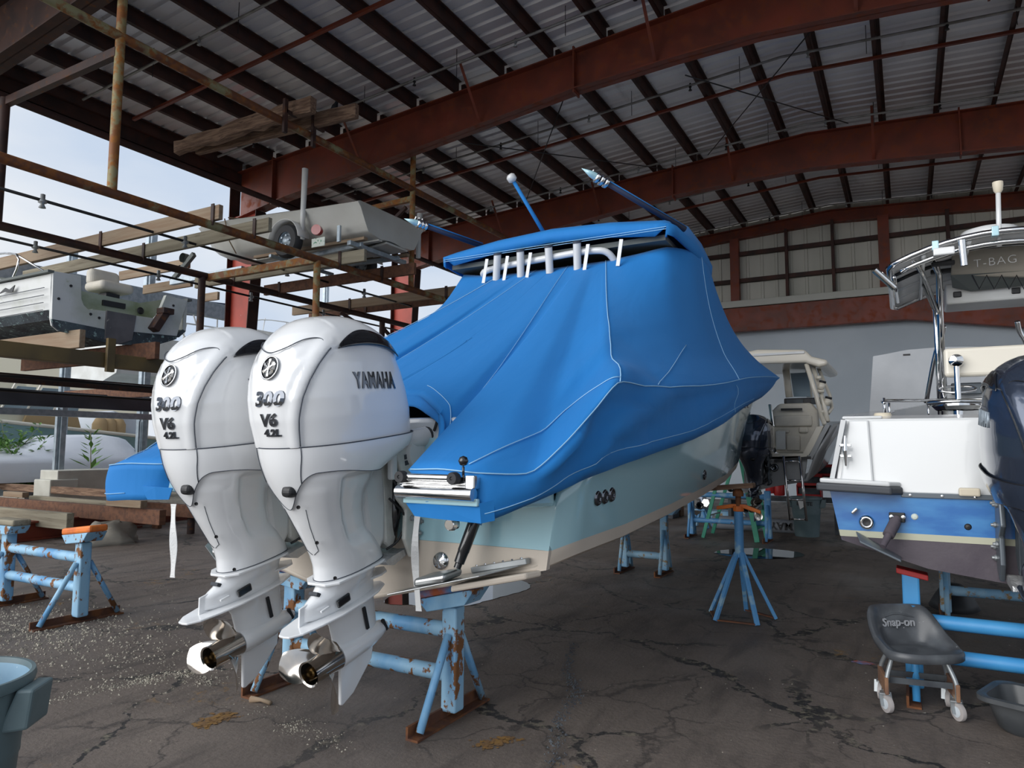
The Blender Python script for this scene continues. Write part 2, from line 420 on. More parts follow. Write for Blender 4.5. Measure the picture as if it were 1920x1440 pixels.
# yard beyond the slab: gravel
m2, n2, b2 = nt('yard_gravel'); 
tc = node(n2, 'ShaderNodeTexCoord'); vo = node(n2, 'ShaderNodeTexVoronoi'); vo.inputs['Scale'].default_value = 16
n2.links.new(tc.outputs['Object'], vo.inputs['Vector'])
cr = node(n2, 'ShaderNodeValToRGB'); cr.color_ramp.elements[0].color = (.52, .46, .37, 1); cr.color_ramp.elements[1].color = (.22, .185, .15, 1)
n2.links.new(vo.outputs['Color'], cr.inputs[0]); n2.links.new(cr.outputs[0], b2.inputs['Base Color'])
bp = node(n2, 'ShaderNodeBump'); bp.inputs['Distance'].default_value = .03; n2.links.new(vo.outputs['Distance'], bp.inputs['Height']); n2.links.new(bp.outputs[0], b2.inputs['Normal'])
b2.inputs['Roughness'].default_value = .9; MATS['yard_gravel'] = m2
m = MB(); m.add([(-80, -20, -.03), (-13.3, -20, -.03), (-13.3, 70, -.03), (-80, 70, -.03)], [(0, 1, 2, 3)])
m.add([(-13.3, 22.1, -.03), (60, 22.1, -.03), (60, 70, -.03), (-13.3, 70, -.03)], [(0, 1, 2, 3)])
m.add([(-13.3, -20, -.03), (60, -20, -.03), (60, -4, -.03), (-13.3, -4, -.03)], [(0, 1, 2, 3)])
m.add([(12, -4, -.03), (60, -4, -.03), (60, 22.1, -.03), (12, 22.1, -.03)], [(0, 1, 2, 3)])
S(m.build('floor_yard', 'yard_gravel'))
m = MB(); m.box((-13.05, 9, .01), (.5, 26, .06)); S(m.build('trim_1', 'concrete'))

RIDGE = -1.7
def rtop(x): return 8.50 + (x-RIDGE)*.068 if x < RIDGE else 8.50 - (x-RIDGE)*.055
def rbot(x): return interp([(-13.1, 6.62), (-12.6, 6.80), (-10, 7.04), (-4.7, 7.60), (-2, 7.72), (.2, 7.56), (2.3, 7.38), (11, 6.55)], x)[0]
YF = [4.77, 10.55, 16.32, 22.05]
Y0, Y1 = 1.6, 22.1
XL, XR = -13.3, 11.5
# corrugated roof sheet: ribs run from eave to ridge
ys = []; y = Y0
while y < Y1:
    ys += [(y, 0), (y+.08, 0), (y+.11, .045), (y+.15, .045), (y+.18, 0), (y+.34, 0), (y+.37, .045), (y+.41, .045), (y+.44, 0)]
    y += .52
ys.append((Y1, 0))
m = MB(); rows = []
for x in (XL, RIDGE, XR): rows.append([(x, a, rtop(x)+.235+h) for a, h in ys])
m.grid(rows)
S(m.build('ceiling', 'roof_metal', solid=.004))
# end wall: corrugated panels, fascia band, pale lower wall
YW = 22.2
m = MB(); xs = []; x = -13.2
while x < XR:
    xs += [(x, 0), (x+.22, 0), (x+.24, -.03), (x+.30, -.03), (x+.32, 0)]; x += .42
rows = [[(a, YW+h, 5.7) for a, h in xs], [(a, YW+h, rtop(a)+.2) for a, h in xs]]
m.grid(rows); S(m.build('wall_back_upper', 'wall_metal'))
m = MB(); m.span((-13.2, YW, 0), (XR, YW+.1, 5.7)); S(m.build('wall_back', 'wall_white'))
m = MB(); m.prism([(-13.2, 21.6, 5.06), (.1, 21.6, 5.06), (XR, 21.6, 3.2), (XR, 21.6, 3.9), (.1, 21.6, 5.78), (-13.2, 21.6, 5.78)], (0, .25, 0))
S(m.build('trim_2', 'red_steel', bevel=.01))
m = MB(); m.prism([(-13.2, 21.58, 5.80), (.1, 21.58, 5.80), (.1, 21.58, 6.0), (-13.2, 21.58, 6.0)], (0, .3, 0)); S(m.build('trim_3', 'wall_trim', bevel=.01))
m = MB(); xs = []; y = Y0
while y < Y1: xs += [(y, 0), (y+.22, 0), (y+.24, .03), (y+.30, .03), (y+.32, 0)]; y += .42
m.grid([[(XR+h, a, 0) for a, h in xs], [(XR+h, a, rtop(XR)+.2) for a, h in xs]]); pass

# ---- rigid frames
def ibeam(m, pts_top, pts_bot, y, fw=.26, t=.018):
    # web in the XZ plane plus two flanges
    n = len(pts_top)
    for i in range(n-1):
        a, b, c, d = pts_top[i], pts_top[i+1], pts_bot[i+1], pts_bot[i]
        m.prism([(a[0], y-t/2, a[1]), (b[0], y-t/2, b[1]), (c[0], y-t/2, c[1]), (d[0], y-t/2, d[1])], (0, t, 0))
        m.prism([(a[0], y-fw/2, a[1]), (b[0], y-fw/2, b[1]), (b[0], y-fw/2, b[1]-.022), (a[0], y-fw/2, a[1]-.022)], (0, fw, 0))
        m.prism([(d[0], y-fw/2, d[1]), (c[0], y-fw/2, c[1]), (c[0], y-fw/2, c[1]+.022), (d[0], y-fw/2, d[1]+.022)], (0, fw, 0))
names = ['rusty red roof rafter at the upper left corner, nearest the camera', 'long rusty red roof rafter crossing the middle of the picture behind the tall rack',
         'rusty red roof rafter just above the blue hardtop, second from the end wall', 'rusty red rafter lying against the ribbed end wall']
for i, y in enumerate(YF):
    xsr = [-13.0, -11.5, -10, -8, -6, -4.7, -3, -1.7, .2, 2.3, 5, 8, 11.3]
    dep = 1 if i < 3 else .45
    T = [(x, rtop(x)) for x in xsr]
    Bt = [(x, rtop(x)-(rtop(x)-rbot(x))*dep) for x in xsr]
    rm_ = 'dark_rust_shade' if i == 0 else 'red_steel'  # nearest rafter coloured darker to stand in for shade under the roof
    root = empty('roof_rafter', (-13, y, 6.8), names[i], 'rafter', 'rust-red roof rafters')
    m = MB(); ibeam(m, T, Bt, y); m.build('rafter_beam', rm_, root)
    if i < 3:
        for x in (-11.9, -4.7, 1.15, 7):
            m = MB(); z0, z1 = rbot(x), rtop(x)
            m.box((x, y, (z0+z1)/2), (.03, .24, z1-z0+.12)); m.build('splice_plate', 'red_steel', root)
        for x in (-9.4, -6.6, -3.3, -.4, 2.6, 5.5):
            z0, z1 = rbot(x), rtop(x)
            m = MB(); m.bar((x, y-.02, z0+.05), (x+.02, y-.75, z1+.1), .05, .008); m.build('flange_brace', 'red_steel', root)
# columns
for i, (y, lab) in enumerate([(10.55, 'bright red steel column behind the nearer white engine'), (16.32, 'bright red steel column at the left edge of the blue boat cover'),
                              (4.77, 'red steel column at the left edge, nearest the camera')]):
    root = empty('steel_column', (-12.9, y, 0), lab, 'column', 'red steel columns on the open side')
    m = MB()
    m.prism([(-13.2, y-.01, 0), (-12.75, y-.01, 0), (-12.35, y-.01, 6.75), (-13.2, y-.01, 6.75)], (0, .02, 0))
    m.build('web_plate', 'red_column', root)
    m = MB(); m.span((-13.22, y-.14, 0), (-13.2, y+.14, 7.5)); m.prism([(-12.75, y-.14, 0), (-12.35, y-.14, 6.75), (-12.33, y-.14, 6.75), (-12.73, y-.14, 0)], (0, .28, 0))
    m.build('flange_plate', 'purlin', root)
    m = MB(); m.box((-12.98, y, .02), (.7, .4, .04)); m.build('base_plate', 'dark_rust_shade', root)
# purlins: one object per bay and line
px0 = [-12.95+.98*k for k in range(25)]
bays = [(Y0, 10.5, 'nearest roof bay'), (10.6, 16.27, 'middle roof bay'), (16.37, 22.1, 'last roof bay by the end wall')]
for bi, (a, b, lab) in enumerate(bays):
    proto = None
    for x in px0:
        z = rtop(x)+.11
        dbl = abs(x-RIDGE) < .55
        if proto is None:
            m = MB(); m.box((0, 0, 0), (.016, b-a, .22)); m.box((.03, 0, .103), (.075, b-a, .014)); m.box((-.03, 0, -.103), (.075, b-a, .014))
            proto = m.build('roof_purlin', 'purlin'); o = proto
        else: o = proto.copy(); COL.objects.link(o)
        o.location = (x, (a+b)/2, z)
        tag(o, 'dark rusty purlin in the ' + lab, 'purlin', 'purlins of the ' + lab)
# eave beam
m = MB(); m.box((-13.15, (1.6+Y1)/2, 7.46), (.22, Y1-1.6, .06)); m.box((-13.27, (1.6+Y1)/2, 7.68), (.02, Y1-1.6, .46)); m.box((-13.05, (1.6+Y1)/2, 7.62), (.02, Y1-1.6, .3))
tag(m.build('eave_beam', 'purlin'), 'dark eave beam along the open left edge of the roof', 'beam')
# lines hung below the roof, parallel with the rafters
def hung(u, v, zoff):
    p = onz(u, v, 8.2)
    for _ in range(4): p = onz(u, v, rtop(p.x)+zoff)
    return p.y
for (u, v, nm, mt, r, lab, cat) in [(330, 95, 'sprinkler_pipe', 'pipe_grey', .022, 'thin grey sprinkler pipe under the nearest bay of the roof, left one', 'pipe'),
                     (890, 105, 'sprinkler_pipe', 'pipe_grey', .024, 'thin grey sprinkler pipe just before the long rafter', 'pipe'),
                     (940, 270, 'sprinkler_pipe', 'pipe_grey', .024, 'thin grey sprinkler pipe just beyond the long rafter', 'pipe'),
                     (1130, 333, 'sprinkler_pipe', 'pipe_grey', .024, 'thin grey sprinkler pipe just before the second big rafter', 'pipe'),
                     (1500, 318, 'sprinkler_pipe', 'pipe_grey', .024, 'thin grey sprinkler pipe in the last roof bay', 'pipe'),
                     (1700, 378, 'sprinkler_pipe', 'pipe_grey', .024, 'thin grey sprinkler pipe along the top of the end wall', 'pipe'),
                     (430, 142, 'angle_tie', 'red_steel', .03, 'rust-red steel tie crossing the nearest roof bay', 'brace'),
                     (990, 287, 'angle_tie', 'red_steel', .03, 'rust-red steel tie crossing the middle roof bay', 'brace'),
                     (1560, 332, 'angle_tie', 'red_steel', .03, 'rust-red steel tie crossing the last roof bay', 'brace')]:
    y = hung(u, v, -.05)
    y = min(y, 21.3)
    root = empty(nm, (-12.5, y, rtop(-12.5)-.05), lab, cat)
    m = MB()
    if nm == 'angle_tie': m.bar((-12.6, y, rtop(-12.6)-.03), (RIDGE, y, rtop(RIDGE)-.03), .06, .05); m.bar((RIDGE, y, rtop(RIDGE)-.03), (11, y, rtop(11)-.03), .06, .05); m.build('tie_bar', mt, root)
    else:
        m.tube([(-12.6, y, rtop(-12.6)-.06), (RIDGE, y, rtop(RIDGE)-.06), (11, y, rtop(11)-.06)], r, 8); m.build('pipe_run', mt, root, smooth=True)
        for k, x in enumerate([-11.5+2.05*j for j in range(11)]):
            z = rtop(x)-.06
            m = MB(); m.lathe([(.0, .06), (.018, .05), (.018, -.0), (.03, -.02), (.012, -.05), (.035, -.09), (0, -.095)], (x, y, z-.01), n=8); m.build('sprinkler_head', 'zinc' if k % 2 else 'black', root, smooth=True)
            m = MB(); m.tube([(x+.9, y, rtop(x+.9)-.3), (x+.9, y, rtop(x+.9)+.2)], .006, 5); m.build('hanger_rod', 'black', root)
# wind brace rods
for (a, b, lab) in [(ony(872, 268, 11.0), ony(1250, 317, 15.8), 'thin dark brace rod in the middle roof bay, running right'), (ony(1057, 185, 11), ony(985, 372, 15.8), 'thin dark brace rod crossing the middle roof bay above the antenna'),
                    (ony(1285, 141, 11), ony(1590, 227, 15.8), 'thin dark brace rod at the right of the middle roof bay'), (ony(1534, 42, 11), ony(1327, 270, 15.8), 'thin dark brace rod slanting down left toward the second rafter')]:
    a.z = min(a.z, rtop(a.x)-.1); b.z = min(b.z, rtop(b.x)-.1)
    m = MB(); m.tube([a, b], .011, 6); tag(m.build('brace_rod', 'black', smooth=True), lab, 'rod')
# end wall posts and girts
for (u, w, lab) in [(1377, .26, 'wide rusty post on the end wall, beside the blue cover'), (1657, .28, 'wide rusty post on the end wall left of the boat top'), (1474, .08, 'thin rusty stud on the end wall, left of the pair'),
                    (1561, .08, 'thin rusty stud on the end wall nearer the white boat top'), (1778, .09, 'thin rusty stud on the end wall behind the antenna')]:
    x = ony(u, 450, 22).x
    m = MB(); m.span((x-w/2, 21.9, 5.9), (x+w/2, 22.1, rtop(x)-.3)); tag(m.build('wall_post', 'purlin' if w < .2 else 'red_steel', bevel=.005), lab, 'post')
for (u, v, lab) in [(1653, 443, 'upper rusty girt running across the end wall'), (1653, 498, 'lower rusty girt running across the end wall')]:
    z = ony(u, v, 22).z
    m = MB(); m.span((-13, 21.98, z-.06), (11.3, 22.12, z+.06)); tag(m.build('wall_girt', 'purlin'), lab, 'girt')

# ------------------------------------------------------------------ storage rack
XF, XB, ZR, ZT = -8.5, -11.2, 4.68, 6.72
def pipe(name, a, b, r, mt, lab, cat='pipe', group=None, n=14):
    m = MB(); m.tube([a, b], r, n); return tag(m.build(name, mt, smooth=True, auto=40), lab, cat, group)
pipe('rack_rail', (XF, 2.2, ZT), (XF, 17.6, ZT), .062, 'rust_pipe', 'long rusty round rail of the rack, uppermost, running toward the blue boat')
pipe('rack_rail', (XF, 2.2, ZR), (XF, 16.2, ZR), .062, 'rust_pipe', 'rusty round rack rail that carries the trailer wheel, front of the middle level')
pipe('rack_rail', (XB, 3.4, ZR), (XB, 15.5, ZR), .065, 'dark_rust_shade', 'dark rusty rack rail at the back of the middle level')
pipe('rack_rail', (XB-.1, 3.4, 6.62), (XB-.1, 17, 6.62), .06, 'purlin', 'dark rack rail just under the eave, back of the top level')
pipe('rack_post', (XF, 4.97, ZR+.03), (XF, 4.97, 7.9), .058, 'rust_post', 'thick yellow-brown rusty rack post at the upper left, rising past the top rail', 'post')
pipe('rack_post', (XF, 11.02, ZR+.03), (XF, 11.02, 7.45), .055, 'rust_post', 'rusty rack post right of the small skiff', 'post')
pipe('rack_post', (XF, 8.47, 0), (XF, 8.47, ZR-.03), .058, 'rust_post', 'rusty rack post directly above the nearer white engine', 'post')
pipe('rack_post', (XB, 8.3, 0), (XB, 8.3, ZR-.03), .065, 'dark_rust_shade', 'dark brown rack post left of the bright red column', 'post')
pipe('rack_post', (XB, 4.93, ZR+.03), (XB, 4.93, 6.55), .07, 'dark_rust_shade', 'dark rack post cut by the left edge of the picture', 'post')
pipe('rack_post', (XB, 13.4, 0), (XB, 13.4, ZR-.03), .07, 'dark_rust_shade', 'short dark rack post under the skiff, near the second red column', 'post')
def beam(name, a, b, w, h, mt, lab, cat='beam', group=None, bevel=.006):
    m = MB(); m.bar(a, b, w, h); return tag(m.build(name, mt, bevel=bevel), lab, cat, group)
beam('rack_crossbar', (XF, 8.42, ZR-.02), (XB, 8.42, ZR-.02), .09, .13, 'rust_post', 'rusty crossbar between the middle-level rails, left of the trailer wheel')
beam('rack_crossbar', (XF, 4.95, 6.5), (XB, 4.95, 6.5), .09, .12, 'dark_rust_shade', 'rusty crossbar at the upper left, joining the thick post to the edge post')
beam('rack_crossbar', (XF, 11.0, 6.52), (XB, 11.0, 6.45), .08, .11, 'rust_post', 'rusty crossbar above the skiff stern')
for (a, b, lab) in [((XB, 13.4, 4.5), (XB+.2, 17.0, 2.2), 'slanting reddish brace under the skiff'), ((XB+.4, 11.5, 4.5), (XF-.4, 14.3, 2.6), 'thin slanting brace beside the red column by the blue cover'),
                    ((XF-.1, 10.95, 6.35), (XF-1.2, 10.95, 5.6), 'short diagonal brace behind the skiff stern')]:
    beam('rack_brace', a, b, .07, .07, 'dark_rust_shade', lab, 'brace')
for (u0, v0, u1, v1, x, lab) in [(0, 353, 433, 477, -9.8, 'thin dark water pipe below the front rack rail'), (0, 447, 650, 597, -11.9, 'thin dark water pipe below the back rack rail')]:
    a, b = onx(u0, v0, x), onx(u1, v1, x); d = (b-a).normalized(); z = (a.z+b.z)/2
    root = empty('water_pipe', (x, a.y, z), lab, 'pipe')
    m = MB(); m.tube([(x, a.y-2, z), (x, b.y+5, z)], .022, 8); m.build('pipe_run', 'black', root, smooth=True)
    for k in range(4):
        m = MB(); m.lathe([(0, .09), (.03, .08), (.03, .02), (.055, .0), (.055, -.03), (.02, -.05), (.045, -.1), (0, -.11)], (x, a.y+.5+k*2.1, z), n=8); m.build('sprinkler_head', 'zinc', root, smooth=True)

def plank(y, x0, x1, z, mt, lab, h=.21, w=.07, clips=(XF, XB)):
    root = empty('wood_plank', ((x0+x1)/2, y, z), lab, 'plank')
    m = MB(); m.bar((x0, y, z+h/2), (x1, y, z+h/2), w, h); m.build('board', mt, root, bevel=.006)
    for cx in clips:
        if x0-.2 < cx < x1+.2:
            m = MB(); m.box((cx+.06, y-w/2-.012, z+h/2-.03), (.06, .016, h+.1)); m.build('clip', 'dark_rust_shade', root)
zp = ZR+.06
plank(6.42, -15.6, -8.32, zp, 'wood', 'long weathered plank on the rack left of the skiff, nearer one of the pair')
plank(7.15, -15.0, -8.15, zp, 'wood_grey', 'grey-green plank on the rack left of the skiff, farther one of the pair')
plank(8.98, -12.3, -7.9, zp-.05, 'wood_grey', 'plank under the skiff trailer, nearer one')
plank(10.1, -11.6, -7.7, zp-.05, 'wood_red', 'reddish plank under the skiff trailer, farther one')
plank(12.2, -13.0, -8.2, zp, 'wood', 'pale plank on the rack at the edge of the blue cover')
plank(12.75, -13.0, -8.2, zp, 'wood_red', 'red-brown plank behind the pale one at the edge of the blue cover')
p0 = ony(330, 318, 7.8); 
root = empty('wood_plank', (-9, 7.8, 6.8), 'thick splintered old plank hanging over the top rack rail', 'plank')
m = MB()
rows = []
for k in range(15):
    t = k/14; x = p0.x + (-8.0-p0.x)*t
    r_ = random.Random(k*3); rows.append([(x, 7.72+r_.uniform(-.02, .02), 6.83+r_.uniform(-.03, .02)), (x, 7.86+r_.uniform(-.02, .02), 6.83+r_.uniform(-.03, .03)), (x, 7.86, 7.06+r_.uniform(-.05, .03)), (x, 7.72, 7.07+r_.uniform(-.05, .03))])
m.rings(rows); m.build('board', 'wood_old', root, bevel=.01)
root = empty('wood_plank', (-8.6, 8.15, 6.83), 'second old plank resting over the top rack rail, shorter right one', 'plank')
m = MB(); m.bar((p0.x+.3, 8.0, 6.96), (-7.55, 8.3, 6.96), .10, .24); m.build('board', 'wood_old', root, bevel=.012)
for (u, v, lab) in [(535, 210, 'small rusty clamp upright on the top rail beside the old plank'), (588, 245, 'small rusty clamp under the top rail right of the old plank')]:
    p = onx(u, v, XF+.1); m = MB(); m.box((p.x, p.y, ZT+.05), (.05, .07, .55)); m.box((p.x, p.y+.12, ZT+.14), (.05, .22, .05)); tag(m.build('rail_clamp', 'dark_rust_shade'), lab, 'clamp')

# ---- skiff on its trailer
root = empty('skiff', (-10, 9.5, 5.1), 'small off-white skiff on a trailer high on the rack', 'boat')
cy = 9.5
def skst(x, zb, bw, zc, cw, zs, sw):
    P = [(sw, zs), (sw+.05, zs-.03), (sw-.02, zs-.10), (cw+.02, zc+.10), (cw-.05, zc-.02), (bw, zb+.05), (bw*.5, zb), (bw*.12, zb+.03)]
    return [(x, cy+a, z) for a, z in P] + [(x, cy-a, z) for a, z in reversed(P)]
m = MB()
st = [(-7.75, 5.10, .62, 5.2, .70, 5.62, .86), (-8.6, 5.10, .64, 5.2, .74, 5.64, .90), (-9.8, 5.12, .62, 5.22, .74, 5.70, .92), (-10.9, 5.17, .52, 5.30, .68, 5.78, .88),
      (-11.7, 5.27, .38, 5.42, .54, 5.86, .76), (-12.15, 5.45, .22, 5.58, .36, 5.90, .58), (-12.32, 5.68, .1, 5.76, .2, 5.90, .34)]
m.rings([skst(*s) for s in st], cap=True, closed=False)
n_ = 16
for k, s in ((0, st[0]), (len(st)-1, st[-1])):
    m.f.append([k*n_+i for i in range(n_)]); m.mi.append(0)
hull = m.build('hull', 'skiff_gel', root, smooth=True, auto=35, solid=.03)
m = MB(); m.span((-9.6, cy-.5, 5.16), (-7.9, cy+.5, 5.3)); m.build('inner_floor', 'skiff_gel', root)
for yy in (-.28, 0.28):
    m = MB(); m.bar((-7.78, cy+yy, 5.10), (-11, cy+yy, 5.14), .10, .04); m.build('bottom_strake', 'skiff_gel', root, bevel=.01)
m = MB(); m.prism([(-7.76, cy-.15, 5.11), (-7.76, cy+.45, 5.11), (-8.8, cy+.3, 5.07), (-8.8, cy-.05, 5.07)], (0, 0, -.04)); m.build('bottom_pad', 'skiff_gel', root, bevel=.01)
m = MB(); m.tube([(-11.0, cy-.93, 5.80), (-11.0, cy-.80, 5.4), (-11.05, cy-.6, 5.22)], .012, 6); m.tube([(-10.9, cy-.93, 5.80), (-10.6, cy-.2, 5.9)], .012, 6); m.build('tie_rope', 'wood', root)
tr = empty('boat_trailer', (-10, 9.5, 4.9), 'galvanised boat trailer under the skiff', 'trailer')
m = MB()
m.bar((-8.1, cy-.72, 4.99), (-8.1, cy+.80, 4.99), .08, .08); m.bar((-8.0, cy-.5, 5.0), (-12.6, cy-.1, 5.0), .06, .08); m.bar((-8.0, cy+.5, 5.0), (-12.6, cy+.1, 5.0), .06, .08)
m.bar((-9.9, cy-.8, 4.98), (-9.9, cy+.8, 4.98), .06, .06); m.bar((-11.2, cy-.3, 5.0), (-13.4, cy-.3, 4.98), .09, .12)
m.build('frame', 'galv', tr, bevel=.006)
for s in (-1, 1):
    m = MB(); m.bar((-7.85, cy+s*.58, 5.06), (-10.6, cy+s*.52, 5.10), .09, .05); m.build('bunk', 'wood', tr)
    c = (-9.25, cy+s*.98, 5.10)
    m = MB(); m.lathe([(.15, -.09), (.26, -.09), (.295, -.05), (.30, 0), (.295, .05), (.26, .09), (.15, .09), (.145, 0)], c, (0, 1, 0), 32)
    w_ = m.build('tyre', 'rubber', tr, smooth=True, auto=40)
    m = MB(); m.lathe([(.155, -.07), (.15, -.02), (.11, -.03), (.06, -.075), (.03, -.09), (0, -.09)], c, (0, 1, 0), 32)
    for k in range(5):
        a = 2*PI*k/5; m.box((c[0]+.09*math.cos(a), c[1]-.075, c[2]+.09*math.sin(a)), (.03, .03, .03))
    m.build('wheel_rim', 'galv', w_, smooth=True, auto=40)
    m = MB(); ring = []
    for k in range(13):
        a = PI*(.02+.93*k/12); ring.append([(c[0]+.37*math.cos(a), c[1]-.13, c[2]+.37*math.sin(a)), (c[0]+.37*math.cos(a), c[1]+.13, c[2]+.37*math.sin(a))])
    m.grid(ring); m.build('fender', 'white_dull', tr, smooth=True, solid=.015)
    gp = MB(); gx = -8.95 if s < 0 else -7.9; gp.tube([(gx, cy+s*.95, 5.1), (gx, cy+s*.95, 5.55), (gx+.02, cy+s*.95, 6.35 if s < 0 else 5.95)], [.045, .045, .055], 12); gp.build('guide_pole', 'white_dull', tr, smooth=True)
m = MB(); m.lathe([(.0, -.06), (.08, -.055), (.09, -.02), (.09, .05), (0, .05)], (-8.62, cy-.93, 5.22), (.3, -1, 0), 20); m.build('tail_lamp', 'lamp_red', tr, smooth=True, auto=40)
m = MB(); m.box((-8.62, cy-.90, 5.02), (.30, .01, .15)); m.build('number_plate', 'plate_green', tr)
m = MB(); m.box((-8.2, cy-.85, 5.12), (.06, .04, .28)); m.build('bracket', 'galv', tr)
m = MB(); m.bar((-13.4, cy-.3, 5.0), (-12.7, cy-.3, 5.5), .08, .1); m.lathe([(.10, -.06), (.10, .06), (0, .06)], (-13.0, cy-.3, 5.45), (0, 1, 0), 16); m.lathe([(.09, -.04), (.09, .04)], (-13.1, cy-.3, 5.22), (0, 1, 0), 14); m.build('winch', 'mesh_grey', tr, bevel=.01)

# ---- old open boat on the rack at the left
XO = -8.8
root = empty('old_open_boat', (XO-2, 5.4, 2.9), 'old white open boat with scummy green bottom on the left rack, its engine missing', 'boat')
def T(u, v, x=XO): p = onx(u, v, x); return (p.x, p.y, p.z)
out = [T(u, v) for u, v in [(100, 508), (152, 517), (153, 560), (157, 572), (166, 580), (203, 584), (256, 592), (290, 597), (297, 590), (312, 553), (352, 564), (337, 610), (331, 633), (290, 647), (228, 645), (190, 640), (150, 628), (112, 620), (100, 610), (97, 595)]]
# transom split by the paint line
m = MB(); m.m = 0
m.prism(out, (-.06, 0, 0)); tra = m.build('transom', 'old_gel', root, bevel=.004)
bt = [T(u, v, XO+.012) for u, v in [(97, 598), (120, 602), (200, 618), (250, 622), (332, 630), (331, 636), (290, 648), (228, 646), (190, 641), (150, 629), (112, 621), (100, 611)]]
m = MB(); m.prism(bt, (-.03, 0, 0)); m.build('bottom_paint', 'old_bottom', root)
pl = [T(u, v, XO+.03) for u, v in [(201, 582), (256, 592), (248, 638), (224, 645), (197, 636)]]
m = MB(); m.prism(pl, (-.03, 0, 0)); m.build('engine_plate', 'old_plate', root, bevel=.003)
yl, yr, zg, zch, zk = 4.50, 6.32, 3.60, 3.13, 2.88; yc = (yl+yr)/2
def ost(x, k):
    f = k; top = zg + .10*(1-f)
    P = [(yl + (1-f)*.35, top), (yl + (1-f)*.45, zch+.3), (yl + .02 + (1-f)*.5, zch+.04), (yl+.10 + (1-f)*.5, zch-.06), (yc, zk + (1-f)*.35), (yr-.10-(1-f)*.5, zch-.06), (yr-(1-f)*.5, zch+.04), (yr-(1-f)*.45, zch+.3), (yr-(1-f)*.35, top)]
    return [(x, a, z) for a, z in P]
m = MB(); rows = [ost(XO-.03, 1), ost(XO-1.5, 1), ost(XO-3, .95), ost(XO-4.5, .6), ost(XO-5.6, 0)]
m.grid(rows)
me_o = m.build('hull', ['old_gel', 'old_bottom'], root, solid=.05)
for p in me_o.data.polygons:
    if p.center.z < 3.2 and abs(p.normal.z) > .35: p.material_index = 1
for k in range(4):   # lapstrake lines
    z = 3.16+.09*k; m = MB(); m.bar((XO-.1, yl-.035+k*0, z), (XO-4, yl-.0, z), .012, .006); m.build('strake_line', 'seam', root)
m = MB(); m.bar((XO, yl-.02, zg+.02), (XO-4.2, yl+.02, zg+.05), .07, .03); m.bar((XO, yr+.02, zg+.02), (XO-4.2, yr, zg+.05), .07, .03); m.build('gunwale_rail', 'mesh_grey', root)
# liner: engine well and inside
m = MB()
ins = [T(u, v, XO-.35) for u, v in [(150, 545), (200, 555), (262, 568), (318, 560), (318, 600), (262, 606), (200, 600), (150, 590)]]
m.prism(ins, (-.05, 0, 0)); m.span((XO-.38, yl+.5, 3.22), (XO-.02, yr-.3, 3.26)); m.build('engine_well', 'old_green', root)
m = MB(); m.span((XO-4.2, yl+.06, 3.2), (XO-.4, yr-.06, 3.26)); m.build('inner_floor', 'old_green', root)
m = MB(); p = onx(262, 583, XO-.33); m.lathe([(.035, 0), (.05, .02), (.03, .03), (0, .03)], p, (1, 0, 0), 16); m.build('drain', 'black', root)
for u, v in ((133, 536), (325, 573), (186, 596), (170, 589), (110, 560)):
    p = onx(u, v, XO+.005); m = MB(); m.lathe([(.018, 0), (.015, .01), (0, .01)], p, (1, 0, 0), 8); m.build('bolt', 'black', root)
# side mark (blue-black script-like mark) and bracket
p = onx(303, 600, XO+.05)
m = MB(); m.bar((XO+.06, p.y-.12, 2.98+.12), (XO+.06, p.y+.05, p.z+.14), .14, .10); m.box((XO+.08, p.y+.03, p.z+.12), (.16, .16, .08)); m.build('tab_bracket', 'dark_rust_shade', root, bevel=.008)
m = MB(); a = V((-9.9, yl-.045, 3.47))
m.prism([a, a+V((.12, 0, .05)), a+V((.22, 0, .015)), a+V((.34, 0, .06)), a+V((.30, 0, -.02)), a+V((.2, 0, -.015)), a+V((.1, 0, .0)), a+V((-.05, 0, -.015))], (0, .01, 0)); m.build('side_mark', 'black', root)
m = MB()
for dx in (0,):
    m.tube([(-10.2, yl+.2, 3.66), (-10.1, yl+.2, 4.05), (-11.9, yl+.35, 4.2), (-12.4, yl+.4, 3.8)], .014, 6, smooth=4); m.tube([(-10.7, yl+.2, 3.66), (-10.6, yl+.2, 4.08)], .014, 6); m.tube([(-9.7, yl+.8, 3.62), (-10.1, yl+.2, 4.05)], .014, 6)
m.build('bow_rail', 'chrome', root, smooth=True)
# helm seat on the engine box
sp = onx(205, 545, XO-.45)
m = MB(); m.box((sp.x, sp.y, sp.z+.03), (.42, .46, .13)); seat = m.build('helm_seat', 'cushion', root, bevel=.06, bseg=5)
m = MB(); m.box((sp.x-.16, sp.y, sp.z+.17), (.15, .42, .24)); m.build('seat_back', 'cushion', seat, bevel=.07, bseg=5)
m = MB(); m.box((sp.x, sp.y, sp.z-.09), (.18, .18, .08)); m.box((sp.x, sp.y, sp.z-.20), (.28, .3, .07)); m.tube([(sp.x, sp.y, sp.z-.2), (sp.x, sp.y, sp.z-.05)], .03, 8); m.build('pedestal', 'black', seat)
